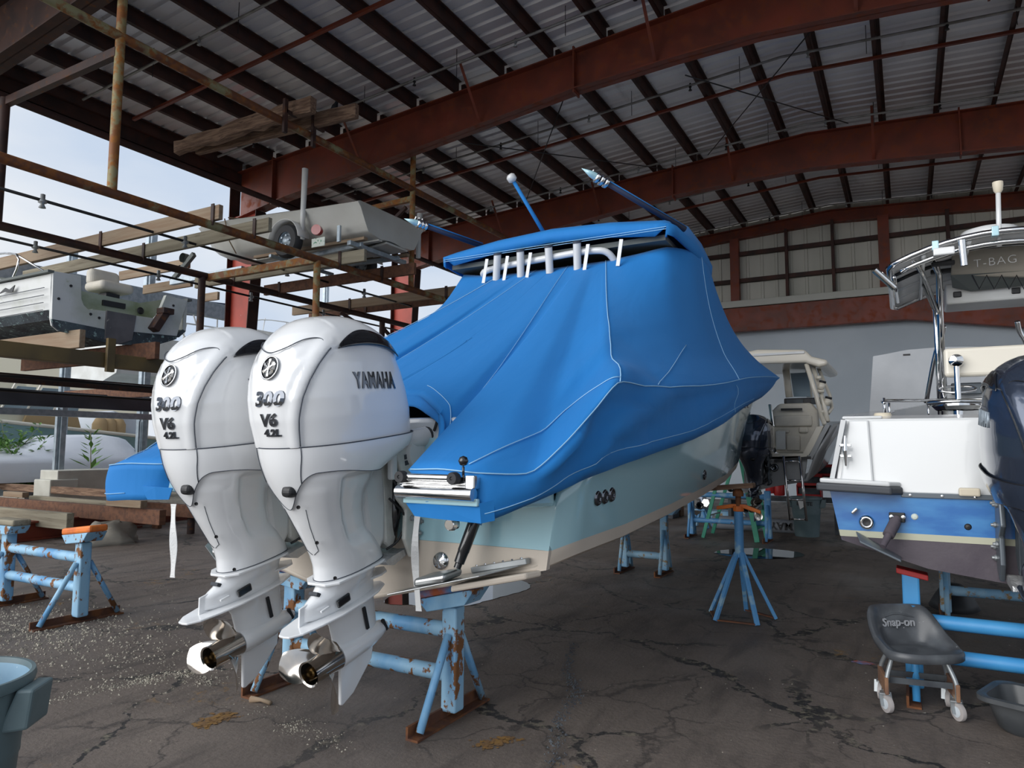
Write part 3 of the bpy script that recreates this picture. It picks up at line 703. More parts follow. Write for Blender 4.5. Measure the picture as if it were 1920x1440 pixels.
# timbers and steel under it
plank(4.75, -11.5, -8.55, 2.72, 'wood', 'plank under the old open boat with open grain, left one', h=.22, clips=())
plank(5.55, -11.5, -8.3, 2.66, 'wood_red', 'dark plank under the stern of the old open boat', h=.22, clips=())
beam('rack_rail', (-8.55, 2.5, 2.60), (-8.55, 7.9, 2.60), .16, .17, 'tan_steel', 'tan steel rail directly under the old open boat')
beam('rack_rail', (-11.0, 3.2, 2.50), (-11.0, 9.0, 2.50), .10, .13, 'dark_rust_shade', 'dark steel rail behind the tan one at the left')
for y in (5.02, 6.2): beam('rail_clamp', (-8.42, y, 2.45), (-8.42, y, 2.86), .10, .05, 'tan_steel', 'tan upright clamp on the rail under the old open boat, ' + ('left one' if y < 6 else 'right one'), 'clamp')
for (x, z, lab) in [(-9.8, 2.42, 'upper thin dark pipe under the old open boat'), (-11.6, 2.36, 'lower thin dark pipe under the old open boat')]:
    pipe('water_pipe', (x, 3, z), (x, 9, z), .02, 'black', lab, n=8)
plank(8.6, -16, -11.4, 2.52, 'wood_red', 'weathered plank seen between dark rails at the left edge', clips=())

# ---- outdoor racks of galvanised steel
def gpost(u, v0, v1, x, w, lab):
    a, b = onx(u, v0, x), onx(u, v1, x); m = MB(); m.box((x, a.y, a.z/2), (w, w*.6, a.z)); m.box((x, a.y-.1, a.z/2), (w*.5, .04, a.z))
    return tag(m.build('galvanised_post', 'galv'), lab, 'post', 'galvanised posts of the outdoor rack')
gpost(286, 420, 700, -17, .26, 'tall grey galvanised post behind the seat of the old open boat')
gpost(137, 470, 560, -19, .24, 'grey galvanised post above the left end of the old open boat')
gpost(118, 765, 815, -15.5, .17, 'grey post in front of the pale teal boat')
gpost(471, 560, 640, -20, .24, 'grey galvanised post right of the red column')
gpost(612, 515, 640, -22, .24, 'grey galvanised post below the skiff wheel')
gpost(268, 790, 860, -15.5, .14, 'short grey post beside the nearer engine, at the left')
a = onx(0, 503, -17); b = onx(405, 590, -17)
beam('galvanised_rail', (-17, a.y-1, a.z), (-17, b.y+1, a.z), .2, .42, 'galv', 'long grey galvanised rail seen above the old open boat')
a = onx(0, 748, -14.5)
beam('galvanised_rail', (-14.5, 4, a.z+.05), (-14.5, 11, a.z+.05), .2, .30, 'dark_steel', 'dark blue-grey steel rail across the left, above the teal boat')
beam('galvanised_rail', (-14.45, 4, a.z-.22), (-14.45, 11, a.z-.22), .22, .12, 'galv', 'grey lower flange rail under the dark steel rail')
for (u0, v0, u1, v1, y, lab) in [(225, 520, 355, 492, 9.6, 'far outdoor plank right of the boat seat, upper'), (270, 545, 360, 528, 10.2, 'far outdoor plank right of the boat seat, lower'), (380, 562, 410, 552, 12, 'far outdoor plank left of the red column'),
                            (52, 500, 132, 455, 8.2, 'far outdoor plank above the old open boat bow')]:
    p, q = ony(u0, v0, y), ony(u1, v1, y); plank(y, p.x, q.x, (p.z+q.z)/2-.1, 'wood', lab, clips=())

# pale teal cabin boat outdoors
xt = -19.5
a = onx(0, 792, xt); b = onx(262, 820, xt)
root = empty('cabin_boat', (xt-1.5, (a.y+b.y)/2, 0), 'pale teal boat with a cream cabin standing outdoors at the left', 'boat')
def ts(y, zt, k):
    return [(xt, y, zt), (xt-.25, y, zt-.9), (xt-.9, y, .75), (xt-1.5, y, .5), (xt-2.2, y, .75), (xt-2.9, y, zt-.9), (xt-3.1, y, zt)]
m = MB(); z0, z1 = a.z, b.z
m.rings([ts(a.y-7, z0+.35, 1), ts(a.y, z0, 1), ts(b.y, z1, 1), ts(b.y+2.5, z1-.25, 1)]); m.build('hull', 'teal_hull', root)
m = MB(); m.tube([(xt+.03, a.y-7, z0+.38), (xt+.03, a.y, z0+.03), (xt+.03, b.y, z1+.03), (xt+.03, b.y+2.5, z1-.22)], .05, 8); m.build('rub_rail', 'cream_gel', root, smooth=True)
m = MB(); m.prism([(xt-.3, a.y-5, z0+.0), (xt-.3, b.y-3.4, z0-.15), (xt-.3, b.y-2.6, z0-.1), (xt-.5, b.y-2.9, z0+1.2), (xt-.5, a.y-5, z0+1.4)], (-2.2, 0, 0)); m.build('cabin', 'cream_cabin', root, bevel=.05)
for k in range(3):
    y = onx(30+48*k, 770, xt-.1).y
    m = MB(); m.prism([(xt-.28, y-.25, z0+.33), (xt-.28, y+.35, z0+.33), (xt-.33, y+.55, z0+.95), (xt-.33, y+.1, z0+.95)], (.03, 0, 0)); m.build('cabin_window', 'glass_dark', root)
    m = MB(); m.tube([(xt-.24, y-.32, z0+.25), (xt-.28, y+.05, z0+1.05)], .03, 6); m.build('window_frame', 'cream_gel', root)
m = MB(); m.prism([(xt-.15, onx(48, 790, xt).y, z0-.05), (xt-.15, onx(160, 805, xt).y, z0-.2), (xt-.15, onx(152, 790, xt).y, z0+.2), (xt-.15, onx(60, 780, xt).y, z0+.35)], (-.1, 0, 0)); m.build('side_panel', 'tan_seat', root)
pb = onx(230, 800, xt-.3)
m = MB(); m.prism([(xt-.3, onx(170, 800, xt-.3).y, pb.z-.35), (xt-.3, onx(265, 815, xt-.3).y, pb.z-.35), (xt-.3, onx(268, 790, xt-.3).y, pb.z+.2), (xt-.3, onx(215, 780, xt-.3).y, pb.z+.45), (xt-.3, onx(185, 785, xt-.3).y, pb.z+.3)], (-1.5, 0, 0)); m.build('bow_cover', 'shrink_white', root, bevel=.08, bseg=3)
for k in range(3):
    y = onx(188+17*k, 800, xt-.2).y; m = MB(); m.lathe([(.0, .32), (.13, .25), (.2, .1), (.2, -.15)], (xt-.22, y, pb.z-.05), n=14); m.build('seat_back', 'tan_seat', root, smooth=True)
# cream shed wall behind it
m = MB(); m.span((-32, 4, 0), (-31.8, 21, 5.2)); tag(m.build('cream_building', 'cream_cabin'), 'pale cream building far behind the teal boat at the left', 'building')

# white shrink-wrapped boat on a trailer
xw = -16.6
root = empty('wrapped_boat', (xw-1, onx(140, 850, xw).y, 0), 'low boat wrapped in white film on a trailer, outdoors at the left', 'boat')
m = MB(); rows = []
sil = [(-60, 850, .55), (-10, 842, .7), (40, 838, .8), (70, 824, .9), (92, 817, .95), (140, 815, 1), (190, 815, 1), (222, 820, .95), (240, 838, .9), (262, 847, .85), (300, 850, .8)]
for u, v, w in sil:
    p = onx(u, v, xw-.9); y, zt = p.y, p.z
    rows.append([(xw-.1+.1*w, y, .75), (xw-.0, y, 1.15), (xw-.12, y, 1.28), (xw-.6, y, max(1.32, zt-.06)), (xw-.9, y, zt), (xw-1.4, y, zt), (xw-1.9, y, 1.3), (xw-2.0, y, .75)])
m.rings(rows, closed=True); m.build('wrapped_hull', 'shrink_white', root, smooth=True, auto=50)
c = onx(82, 905, xw+.15); 
m = MB(); m.lathe([(.2, -.1), (.31, -.1), (.35, -.05), (.35, .05), (.31, .1), (.2, .1)], (xw+.15, c.y, .36), (1, 0, 0), 28); wt = m.build('tyre', 'rubber', root, smooth=True, auto=40)
m = MB(); m.lathe([(.2, .08), (.19, .04), (.1, .05), (0, .08)], (xw+.15, c.y, .36), (1, 0, 0), 28); m.build('wheel_rim', 'cream', wt, smooth=True)
m = MB(); m.bar((xw-.2, c.y-2.5, .55), (xw-.2, c.y+4, .55), .1, .14); m.build('trailer_frame', 'galv', root)
# white mooring steps
ps = onx(93, 918, -14.9)
root = empty('boarding_steps', (-15.2, ps.y+.4, 0), 'pale two-tread boarding steps outdoors behind the timber stack', 'steps')
y0 = ps.y; y1 = onx(145, 918, -14.9).y; y2 = onx(212, 918, -14.9).y
zb = ps.z; zm = onx(93, 900, -14.9).z; zt_ = onx(160, 881, -14.9).z
m = MB(); m.span((-15.5, y0, 0), (-14.9, y1+.02, zm)); m.build('lower_step', 'white_box', root, bevel=.02)
m = MB(); m.span((-15.6, y0+.16, 0), (-14.95, y2+.5, zt_)); m.build('upper_step', 'white_box', root, bevel=.02)

# timber and steel dunnage along the slab edge
def P7(u, v, y=7.6): return ony(u, v, y)
def crib(u0, v0, u1, v1, y, h, mt, lab, w=.12):
    a, b = ony(u0, v0, y), ony(u1, v1, y); z = max((a.z+b.z)/2, h/2)
    beam('cribbing_timber', (a.x, y, z), (b.x, y, z), w, h, mt, lab, 'timber', bevel=.01)
crib(-60, 905, 285, 934, 7.9, .14, 'wood_old', 'long pale timber on top of the dunnage stack at the left')
crib(60, 934, 230, 944, 7.6, .08, 'wood_grey', 'thin grey board under the long pale timber')
crib(-60, 938, 305, 972, 7.2, .24, 'wood_red', 'deep red-brown timber in the dunnage stack')
crib(-60, 960, 132, 976, 6.5, .26, 'wood_grey', 'grey-green plank in front of the dunnage stack')
crib(12, 924, 48, 930, 7.3, .10, 'wood', 'short orange-brown block on the dunnage stack at the far left')
crib(205, 941, 270, 946, 7.1, .12, 'wood', 'short orange-brown block on the right jack of the dunnage stack')
crib(272, 950, 372, 962, 8.2, .22, 'wood_red', 'red-brown timber just behind the farther engine')
a = onz(16, 1018, 0); b = onz(372, 975, 0)
m = MB(); d = (b-a).normalized(); nrm = V((-d.y, d.x, 0))
for z, w, t in ((.02, .22, .03), (.16, .03, .26), (.30, .22, .03)): m.bar(a+V((0, 0, z)), b+V((0, 0, z)), w, t)
tag(m.build('steel_i_beam', 'red_steel'), 'rusty red I-beam lying along the slab edge at the left', 'beam')
for (u, v0, v1, lab) in [(140, 958, 992, 'grey timber upright tied to the red I-beam'), (298, 945, 990, 'brown upright beside the farther engine')]:
    p = onz(u, v1, 0); q = p.copy(); zt = ony(u, v0, p.y).z
    m = MB(); m.span((p.x-.09, p.y-.09, 0), (p.x+.09, p.y+.0, zt)); m.span((p.x-.13, p.y-.02, 0), (p.x-.09, p.y+.06, zt+.03)); tag(m.build('timber_upright', 'wood_grey' if u < 200 else 'wood_red', bevel=.008), lab, 'timber')
for (u, v, lab) in [(53, 940, 'orange-topped screw jack under the left of the dunnage stack'), (208, 955, 'orange-topped screw jack under the right of the dunnage stack')]:
    p = onz(u, v+22, 0)
    root = empty('screw_jack', p, lab, 'jack'); zt = ony(u, v-14, p.y).z
    m = MB()
    for k in range(3):
        a_ = 2*PI*k/3+.4; m.bar((p.x+.2*math.cos(a_), p.y+.2*math.sin(a_), 0), (p.x, p.y, zt*.45), .03, .03)
    m.build('legs', 'dark_rust_shade', root)
    m = MB(); m.tube([(p.x, p.y, zt*.3), (p.x, p.y, zt)], .028, 8); m.build('screw', 'dark_rust_shade', root)
    m = MB(); m.bar((p.x-.13, p.y, zt*.5), (p.x+.13, p.y, zt*.5), .04, .03); m.box((p.x, p.y, zt+.01), (.34, .2, .035)); m.build('jack_head', 'orange', root, bevel=.008)
# tarp bundle and short pipes near the slab edge
p = onz(205, 1020, 0)
m = MB(); rows = []
for i in range(9):
    rr = []
    for j in range(14):
        a_ = 2*PI*j/14; r_ = .26*(1-.55*i/8)*(1+.30*math.sin(a_*4+i*.6)); rr.append((p.x+r_*math.cos(a_)*1.0, p.y+r_*math.sin(a_)*1.7, .34*math.sin(i/8*PI/2)+.035*math.sin(a_*3+i)*i/8))
    rows.append(rr)
m.rings(rows); tag(m.build('tarp_bundle', 'canvas_tan', smooth=True), 'crumpled brown tarp heap against the red I-beam', 'tarp')
# leafy shrub and the sapling
def plant(name, base, h, nst, spread, leafn, ls, lab, seed, curve=.3):
    r_ = random.Random(seed); root = empty(name, base, lab, 'plant')
    ms, ml = MB(), MB(); base = V(base)
    for s in range(nst):
        a_ = r_.uniform(0, 2*PI); sp_ = spread*r_.uniform(.3, 1); hh = h*r_.uniform(.6, 1)
        pts = [base + V((math.cos(a_)*sp_*t*t, math.sin(a_)*sp_*t*t, hh*t)) for t in (0, .25, .5, .75, 1)]
        ms.tube(pts, [.014, .004], 5)
        for k in range(leafn):
            t = r_.uniform(.15, 1)
            q = base + V((math.cos(a_)*sp_*t*t, math.sin(a_)*sp_*t*t, hh*t))
            d = V((r_.uniform(-1, 1), r_.uniform(-1, 1), r_.uniform(-.2, .7))).normalized(); L_ = ls*r_.uniform(.6, 1.2)
            q2 = q + d*r_.uniform(0, .12)
            sd = d.cross(V((0, 0, 1))).normalized()*L_*.22; up_ = V((0, 0, L_*.05))
            ml.add([q2, q2+d*L_*.5+sd+up_, q2+d*L_, q2+d*L_*.5-sd+up_, q2+d*L_*.5-up_], [(0, 1, 4), (1, 2, 4), (2, 3, 4), (3, 0, 4)])
    ms.build('stem', 'stem', root); ml.build('foliage', 'leaf', root)
pb_ = onz(52, 930, .0); bb = ony(50, 915, 8.6)
plant('leafy_shrub', (bb.x, 8.6, .3), 1.45, 22, 1.0, 70, .19, 'bright green leafy shrub at the left edge behind the timbers', 3)
bb = ony(0, 905, 8.2)
plant('leafy_shrub', (bb.x-.2, 8.4, .4), 1.75, 10, .6, 60, .18, 'green shrub cut by the left edge of the picture', 5)
bb = ony(168, 900, 9.0); tz = ony(160, 808, 9.0).z
root = empty('sapling', (bb.x, 9.0, 0), 'thin upright sapling with few large leaves beside the wrapped boat', 'plant')
m = MB(); m.tube([(bb.x, 9, 0), (bb.x+.02, 9, 1), (bb.x-.06, 9, tz)], [.018, .008], 6); m.build('stem', 'stem', root)
ml = MB(); r_ = random.Random(9)
for k in range(26):
    t = .35+.65*k/25; z = 1.0+(tz-1.0)*(k/25); a_ = k*2.4; d = V((math.cos(a_)*.3, math.sin(a_), .45)).normalized(); q = V((bb.x, 9, z)) + d*.05
    L_ = .26*(1.15-.5*k/25); sd = d.cross(V((0, 0, 1))).normalized()*L_*.2
    if k in (2, 3): L_ *= 1.7
    ml.add([q, q+d*L_*.5+sd, q+d*L_, q+d*L_*.5-sd, q+d*L_*.5-V((0, 0, .015))], [(0, 1, 4), (1, 2, 4), (2, 3, 4), (3, 0, 4)])
ml.build('foliage', 'leaf', root)
# far boats outdoors between the racks
def farboat(u, v, x, L, lab, mt, frame=True):
    p = onx(u, v, x); root = empty('moored_boat', (x, p.y, 0), lab, 'boat'); z = p.z
    m = MB(); m.rings([[(x, p.y+s*L/2, z-.1), (x-.3, p.y+s*L/2, z-1.2), (x-1.5, p.y+s*L/2, z-1.6), (x-2.7, p.y+s*L/2, z-1.2), (x-3, p.y+s*L/2, z-.1)] for s in (-1, 1)]); m.build('hull', 'white_dull', root)
    m = MB(); m.tube([(x, p.y-L/2, z+.1), (x-.1, p.y-L/4, z+.45), (x-.1, p.y+L/3, z+.5), (x-1.2, p.y+L/2, z+.45)], .025, 6, smooth=4)
    for k in range(4): m.tube([(x-.05, p.y-L/3+k*L/5, z-.1), (x-.1, p.y-L/3+k*L/5+.15, z+.48)], .02, 6)
    m.build('rail', 'white_dull', root)
    if mt:
        m = MB(); m.prism([(x, p.y-L*.3, z+1.0), (x, p.y+L*.3, z+1.25), (x, p.y+L*.3, z+1.4), (x, p.y-L*.3, z+1.15)], (-2.4, 0, 0)); m.build('bimini', mt, root)
        m = MB()
        for k in range(4): m.tube([(x, p.y-L*.3+k*L*.2, z+1.1), (x, p.y-L*.1+k*L*.1, z-.1)], .025, 6)
        m.build('top_frame', 'white_dull', root)
farboat(380, 640, -19, 5, 'outdoor boat with a navy canvas top left of the red column', 'navy')
farboat(560, 628, -24, 6, 'far white boat with a thin rail right of the red column', None)
# ------------------------------------------------------------------ main boat
CX = -3.0
boat = empty('center_console_boat', (CX, 3.35, .6), 'large pale blue boat with cream bottom under a bright blue canvas cover, on blue stands', 'boat')
HS = [ # y, keel z, chine off, chine z, sheer off, sheer z
 (3.35, .62, 1.33, .93, 1.42, 1.33), (3.7, .64, 1.37, .96, 1.46, 1.48), (4.3, .66, 1.40, .99, 1.50, 1.72), (5.2, .72, 1.43, 1.06, 1.57, 1.98), (6.2, .80, 1.43, 1.14, 1.58, 2.08), (7.2, .88, 1.40, 1.22, 1.56, 2.18),
 (8.2, .97, 1.30, 1.32, 1.53, 2.28), (9.2, 1.08, 1.12, 1.44, 1.46, 2.38), (10.2, 1.24, .86, 1.60, 1.32, 2.48), (11.2, 1.50, .54, 1.84, 1.05, 2.58), (12.1, 1.92, .24, 2.16, .68, 2.66), (12.85, 2.55, .03, 2.58, .10, 2.72)]
def hst(s, side):
    y, kz, co, cz, so, sz = s
    P = [(0, kz), (co*.5, kz+(cz-kz)*.5), (co-.06, cz-.015), (co, cz+.02), (co+(so-co)*.12, cz+.095)]
    # topside, concave toward the bow (flare)
    fl = sst(7, 11, y)
    for t in (.25, .5, .75, 1):
        P.append((co+(so-co)*(.12+.88*(t**(1+fl))), cz+.095+(sz-cz-.095)*t))
    return [(CX+side*a, y, z) for a, z in P]
m = MB(); 
for sd in (-1, 1): m.grid([hst(s, sd) for s in HS])
hull = m.build('hull', ['hull_blue', 'hull_cream'], boat, smooth=True, solid=.03)
for i, p in enumerate(hull.data.polygons): pass
k = 0
ncol = 8
for i, p in enumerate(hull.data.polygons):
    if (i % ncol) < 4: p.material_index = 1
hull.data.set_sharp_from_angle(angle=R(28))
m = MB()
tl = [(CX-1.33, 3.35, .93), (CX, 3.35, .62), (CX+1.33, 3.35, .93), (CX+1.345, 3.35, 1.03), (CX-1.345, 3.35, 1.03)]
m.prism(tl, (0, .04, 0)); m.m = 1
m.prism([(CX-1.345, 3.35, 1.031), (CX+1.345, 3.35, 1.031), (CX+1.385, 3.35, 1.28), (CX+1.33, 3.35, 1.36), (CX+.9, 3.35, 1.42), (CX+.75, 3.35, 1.62), (CX-.75, 3.35, 1.62), (CX-.9, 3.35, 1.42), (CX-1.33, 3.35, 1.36), (CX-1.385, 3.35, 1.28)], (0, .04, 0))
m.build('transom', ['hull_cream', 'hull_blue'], boat)
for s, lab in ((1, 'starboard'), (-1, 'port')):
    m = MB(); m.prism([(CX+s*.80, 3.36, 1.26), (CX+s*1.38, 3.36, 1.26), (CX+s*1.30, 2.80, 1.28), (CX+s*.86, 2.80, 1.28)], (0, 0, .16)); m.build('swim_platform', 'hull_blue', boat, bevel=.02)
# portlight fittings on the topside: positions along the hull side
def hside(y, z):
    for a, b in zip(HS, HS[1:]):
        if a[0] <= y <= b[0]:
            t = (y-a[0])/(b[0]-a[0]); A, B = hst(a, 1), hst(b, 1); P = [V(p).lerp(V(q), t) for p, q in zip(A, B)]
            for p, q in zip(P, P[1:]):
                if p.z <= z <= q.z and q.z > p.z: return p.lerp(q, (z-p.z)/(q.z-p.z))
def on_side(u, v):
    x = -1.6
    for _ in range(8):
        p = onx(u, v, x); q = hside(p.y, p.z); 
        if q is None: return p
        x = q.x
    return onx(u, v, x)
for (u, v) in [(1120, 934), (1133, 931), (1146, 927), (1320, 890)]:
    p = on_side(u, v); m = MB()
    m.lathe([(.0, .004), (.022, .004), (.026, .014), (.038, .014), (.045, .002)], p, (1, 0, 0), 24); f_ = m.build('through_hull', 'chrome_dark', boat, smooth=True)
    m = MB(); m.lathe([(0, .012), (.02, .008)], p, (1, 0, 0), 16); m.build('outlet_hole', 'black', f_)
for (u, v) in [(1396, 763), (1401, 762)]:
    p = on_side(u, v); m = MB(); m.lathe([(0, .02), (.012, .015), (.014, 0)], p, (1, 0, 0), 10); m.build('vent_fitting', 'chrome', boat)
# trim tab, its ram and hinge; folded step arm
for s in (1, -1):
    tt = MB(); tt.prism([(CX+s*.74, 3.34, .84), (CX+s*1.22, 3.34, .95), (CX+s*1.06, 3.12, .905), (CX+s*.62, 2.93, .80)], (0, 0, .008))
    tb = tt.build('trim_tab', 'bare_steel', boat, bevel=.003)
    q = MB(); q.prism([(CX+s*.70, 3.04, .83), (CX+s*.90, 3.04, .875), (CX+s*.90, 3.22, .885), (CX+s*.70, 3.22, .84)], (0, 0, .045)); q.build('tab_bracket', 'bare_steel', tb, bevel=.02, bseg=3); q = MB(); q.bar((CX+s*.90, 3.32, .90), (CX+s*1.24, 3.32, .975), .05, .03); q.build('hinge_strip', 'zinc', tb, bevel=.004)
    q = MB()
    for k in range(6): q.lathe([(0, .008), (.007, .006), (.009, 0)], (CX+s*(.93+.055*k), 3.31, .925+.012*k), n=8)
    q.build('rivet', 'chrome', tb)
    q = MB(); a, b = V((CX+s*.985, 3.27, 1.28)), V((CX+s*.90, 3.16, .93)); d = b-a
    q.tube([a, a+d*.12, a+d*.13, a+d*.30, a+d*.31, a+d*.75, a+d*.76, a+d*.92, a+d*.93, b], [.030, .030, .040, .040, .034, .032, .030, .028, .02, .02], 16)
    q.build('tab_ram', 'black_gloss', boat, smooth=True, auto=35)
    q = MB(); q.tube([a+d*.22+V((0, 0, 0)), a+d*.33], [.0435, .0435], 16, cap=False); q.build('ram_decal', 'boat_blue', boat, smooth=True)
m = MB(); m.prism([(CX+.86, 3.36, .84), (CX+1.30, 3.36, .93), (CX+1.26, 3.26, .925), (CX+.90, 3.10, .85)], (0, 0, -.035)); m.build('chine_wedge', 'hull_cream', boat, bevel=.01)
# chrome folding arm below the cover
a, b = onx(812, 962, -2.13), onx(850, 975, -2.05)
m = MB(); m.bar(onx(806, 956, -2.2), onx(848, 972, -2.08), .035, .02); c = onx(848, 972, -2.07)
for dz in (-.02, .03): m.lathe([(.0, -.03), (.03, -.03), (.034, 0), (.03, .03), (0, .03)], (c.x, c.y, c.z+dz-.01), (0, 1, 0), 16)
m.build('step_hinge', 'chrome', boat, bevel=.004)
m = MB(); c = ony(826, 1052, 3.34); m.lathe([(.0, .03), (.02, .03), (.03, .02), (.045, .02), (.052, 0)], (c.x, 3.35, c.z), (0, -1, 0), 24); m.build('underwater_light', 'chrome', boat, smooth=True)
# chrome ladder pod on the platform edge
m = MB()
y_ = 2.70
m.tube([(CX+.84, y_+.05, 1.355), (CX+.865, y_, 1.355), (CX+1.29, y_, 1.355)], .031, 16); m.tube([(CX+.86, y_+.02, 1.40), (CX+1.27, y_+.02, 1.40)], .012, 12)
q_ = MB(); q_.span((CX+.88, y_+.015, 1.30), (CX+1.30, y_+.04, 1.335)); q_.build('pod_edge', 'hull_blue', boat, bevel=.006)
lad = m.build('ladder_tube', 'chrome', boat, smooth=True, auto=40)
m = MB(); m.tube([(CX+.90, y_+.01, 1.425), (CX+1.17, y_+.01, 1.425)], .017, 12); m.box((CX+1.08, y_+.04, 1.405), (.42, .04, .05)); m.build('ladder_rung', 'chrome', boat, smooth=True, auto=40)
for x in (CX+.885, CX+1.185):
    m = MB(); m.tube([(x-.022, y_-.0, 1.425), (x+.022, y_-.0, 1.425)], .022, 20); m.lathe([(.0, .02), (.008, .02), (.009, .026), (.026, .026), (.029, .018), (.029, -.01)], (x, y_, 1.425), (0, -1, 0), 20); m.build('rubber_bushing', 'rubber', boat, smooth=True, auto=40)
m = MB(); m.tube([(CX+1.235, y_, 1.43), (CX+1.24, y_-.01, 1.48)], .006, 6); m.lathe([(0, -.024), (.017, -.017), (.024, 0), (.017, .017), (0, .024)], (CX+1.24, y_-.01, 1.505), n=14); m.build('latch_ball', 'black_gloss', boat, smooth=True)
m = MB(); m.box((CX+1.27, y_+.01, 1.41), (.05, .03, .06)); m.build('latch_plate', 'chrome', boat, bevel=.006)
# white well and rigging behind the outboards seen through the cover opening
m = MB(); m.prism([(CX-.8, 3.38, 1.3), (CX+.8, 3.38, 1.3), (CX+.8, 3.38, 1.74), (CX-.8, 3.38, 1.74)], (0, .5, 0)); m.build('splash_well', 'white_gel2', boat, bevel=.03)
for (u, v) in ((818, 795), (829, 800)):
    m = MB(); p = ony(u, v, 3.36); m.box((p.x, p.y, p.z), (.018, .012, .09), ry=.35); m.build('well_vent', 'black', boat, bevel=.008)

# ---- the cover
cov = empty('canvas_cover', (CX, 6, 1.4), 'bright blue canvas cover tented over the big boat, with pale stitched seams', 'boat cover')
CC = [ # U(off,y,z) K(off,y,z) H(off,y,z)
 ((0, 6.15, 3.33), (0, 3.62, 1.92), (0, 3.60, 1.84)),
 ((.10, 6.15, 3.33), (.30, 3.58, 1.90), (.30, 3.55, 1.82)),
 ((.16, 6.15, 3.33), (.52, 3.42, 1.82), (.52, 3.39, 1.76)),
 ((.20, 6.15, 3.33), (.66, 3.32, 1.74), (.665, 3.30, 1.70)),
 ((.24, 6.15, 3.33), (.745, 3.20, 1.62), (.74, 3.19, 1.59)),
 ((.28, 6.15, 3.33), (.80, 3.00, 1.50), (.80, 2.985, 1.48)),
 ((.31, 6.15, 3.33), (.86, 2.78, 1.455), (.98, 2.79, 1.25)),
 ((.35, 6.15, 3.33), (1.08, 2.74, 1.46), (1.10, 2.75, 1.235)),
 ((.40, 6.15, 3.33), (1.29, 2.76, 1.445), (1.30, 2.76, 1.225)),
 ((.45, 6.15, 3.33), (1.43, 2.98, 1.445), (1.43, 2.98, 1.30)),
 ((.50, 6.15, 3.33), (1.50, 3.20, 1.58), (1.475, 3.22, 1.35)),
 ((.53, 6.15, 3.33), (1.56, 3.45, 1.76), (1.50, 3.48, 1.40)),
 ((.56, 6.15, 3.33), (1.60, 3.72, 1.93), (1.54, 3.75, 1.45)),
 ((.86, 6.16, 3.36), (1.61, 4.35, 1.95), (1.57, 4.4, 1.53)),
 ((1.12, 6.26, 3.42), (1.62, 5.2, 2.02), (1.59, 5.3, 1.63)),
 ((1.26, 6.60, 3.45), (1.62, 6.2, 2.13), (1.59, 6.3, 1.78)),
 ((1.28, 7.10, 3.45), (1.60, 7.2, 2.26), (1.56, 7.2, 1.94)),
 ((1.20, 7.60, 3.45), (1.60, 8.3, 2.37), (1.50, 8.2, 2.08)),
 ((1.00, 7.95, 3.45), (1.56, 9.4, 2.46), (1.42, 9.2, 2.20)),
 ((.80, 8.05, 3.45), (1.42, 10.5, 2.56), (1.25, 10.3, 2.30)),
 ((.50, 8.10, 3.45), (1.10, 11.5, 2.66), (.98, 11.3, 2.40)),
 ((.25, 8.12, 3.45), (.66, 12.4, 2.76), (.58, 12.2, 2.50)),
 ((0, 8.15, 3.45), (0, 13.1, 2.86), (0, 12.95, 2.62))]
NT = 15
def seg(tab, s):  # smooth interpolation of a column position
    i = int(min(max(s, 0), len(tab)-1.0001)); t = s-i
    g = lambda j: tab[max(0, min(len(tab)-1, j))]
    p0, p1, p2, p3 = g(i-1), g(i), g(i+1), g(i+2)
    lin = p1.lerp(p2, t); cr = .5*((2*p1)+(p2-p0)*t+(2*p0-5*p1+4*p2-p3)*t*t+(3*p1-p0-3*p2+p3)*t**3)
    return lin.lerp(cr, .55)
UU, KK, HH = [[V(c[j]) for c in CC] for j in range(3)]
def fold(p, s, t):
    # gathered creases running from the gunwale knuckle down toward the platform corner
    g = sst(8.2, 10.5, s)*(1-sst(13.5, 16, s))
    a = math.sin((s*1.9 + t*7.5))*.5 + math.sin(s*3.1 - t*5+1.3)*.35
    g2 = sst(9, 11, s)*(1-sst(13, 14.5, s))*sst(.8, 1.0, t)
    b_ = math.sin(p.y*9+p.z*13)*.5+math.sin(p.y*17-p.z*8)*.3
    g3 = sst(8.5, 10, s)*(1-sst(12.0, 13.2, s))*sst(.50, .80, t)*(1-sst(1.1, 1.3, t))
    c_ = math.sin(t*17+s*.9)*.6+math.sin(t*31-s*.8+1)*.3
    g4 = sst(9, 11, s)*(1-sst(14, 17, s))*sst(1.0, 1.08, t)*(1-sst(1.30, 1.4, t))
    q4 = abs(math.sin(s*1.15 + (t-1)*9)); q5 = abs(math.sin(s*2.0+(t-1)*15+.8))
    return (.30-q4)*.060*g4 + (.3-q5)*.026*g4 + c_*.055*g3 + (a*.012*g*sst(.45, .8, t)) + .012*noise.noise(V((p.x*1.1, p.y*.8, p.z*1.2))) + b_*.016*g2
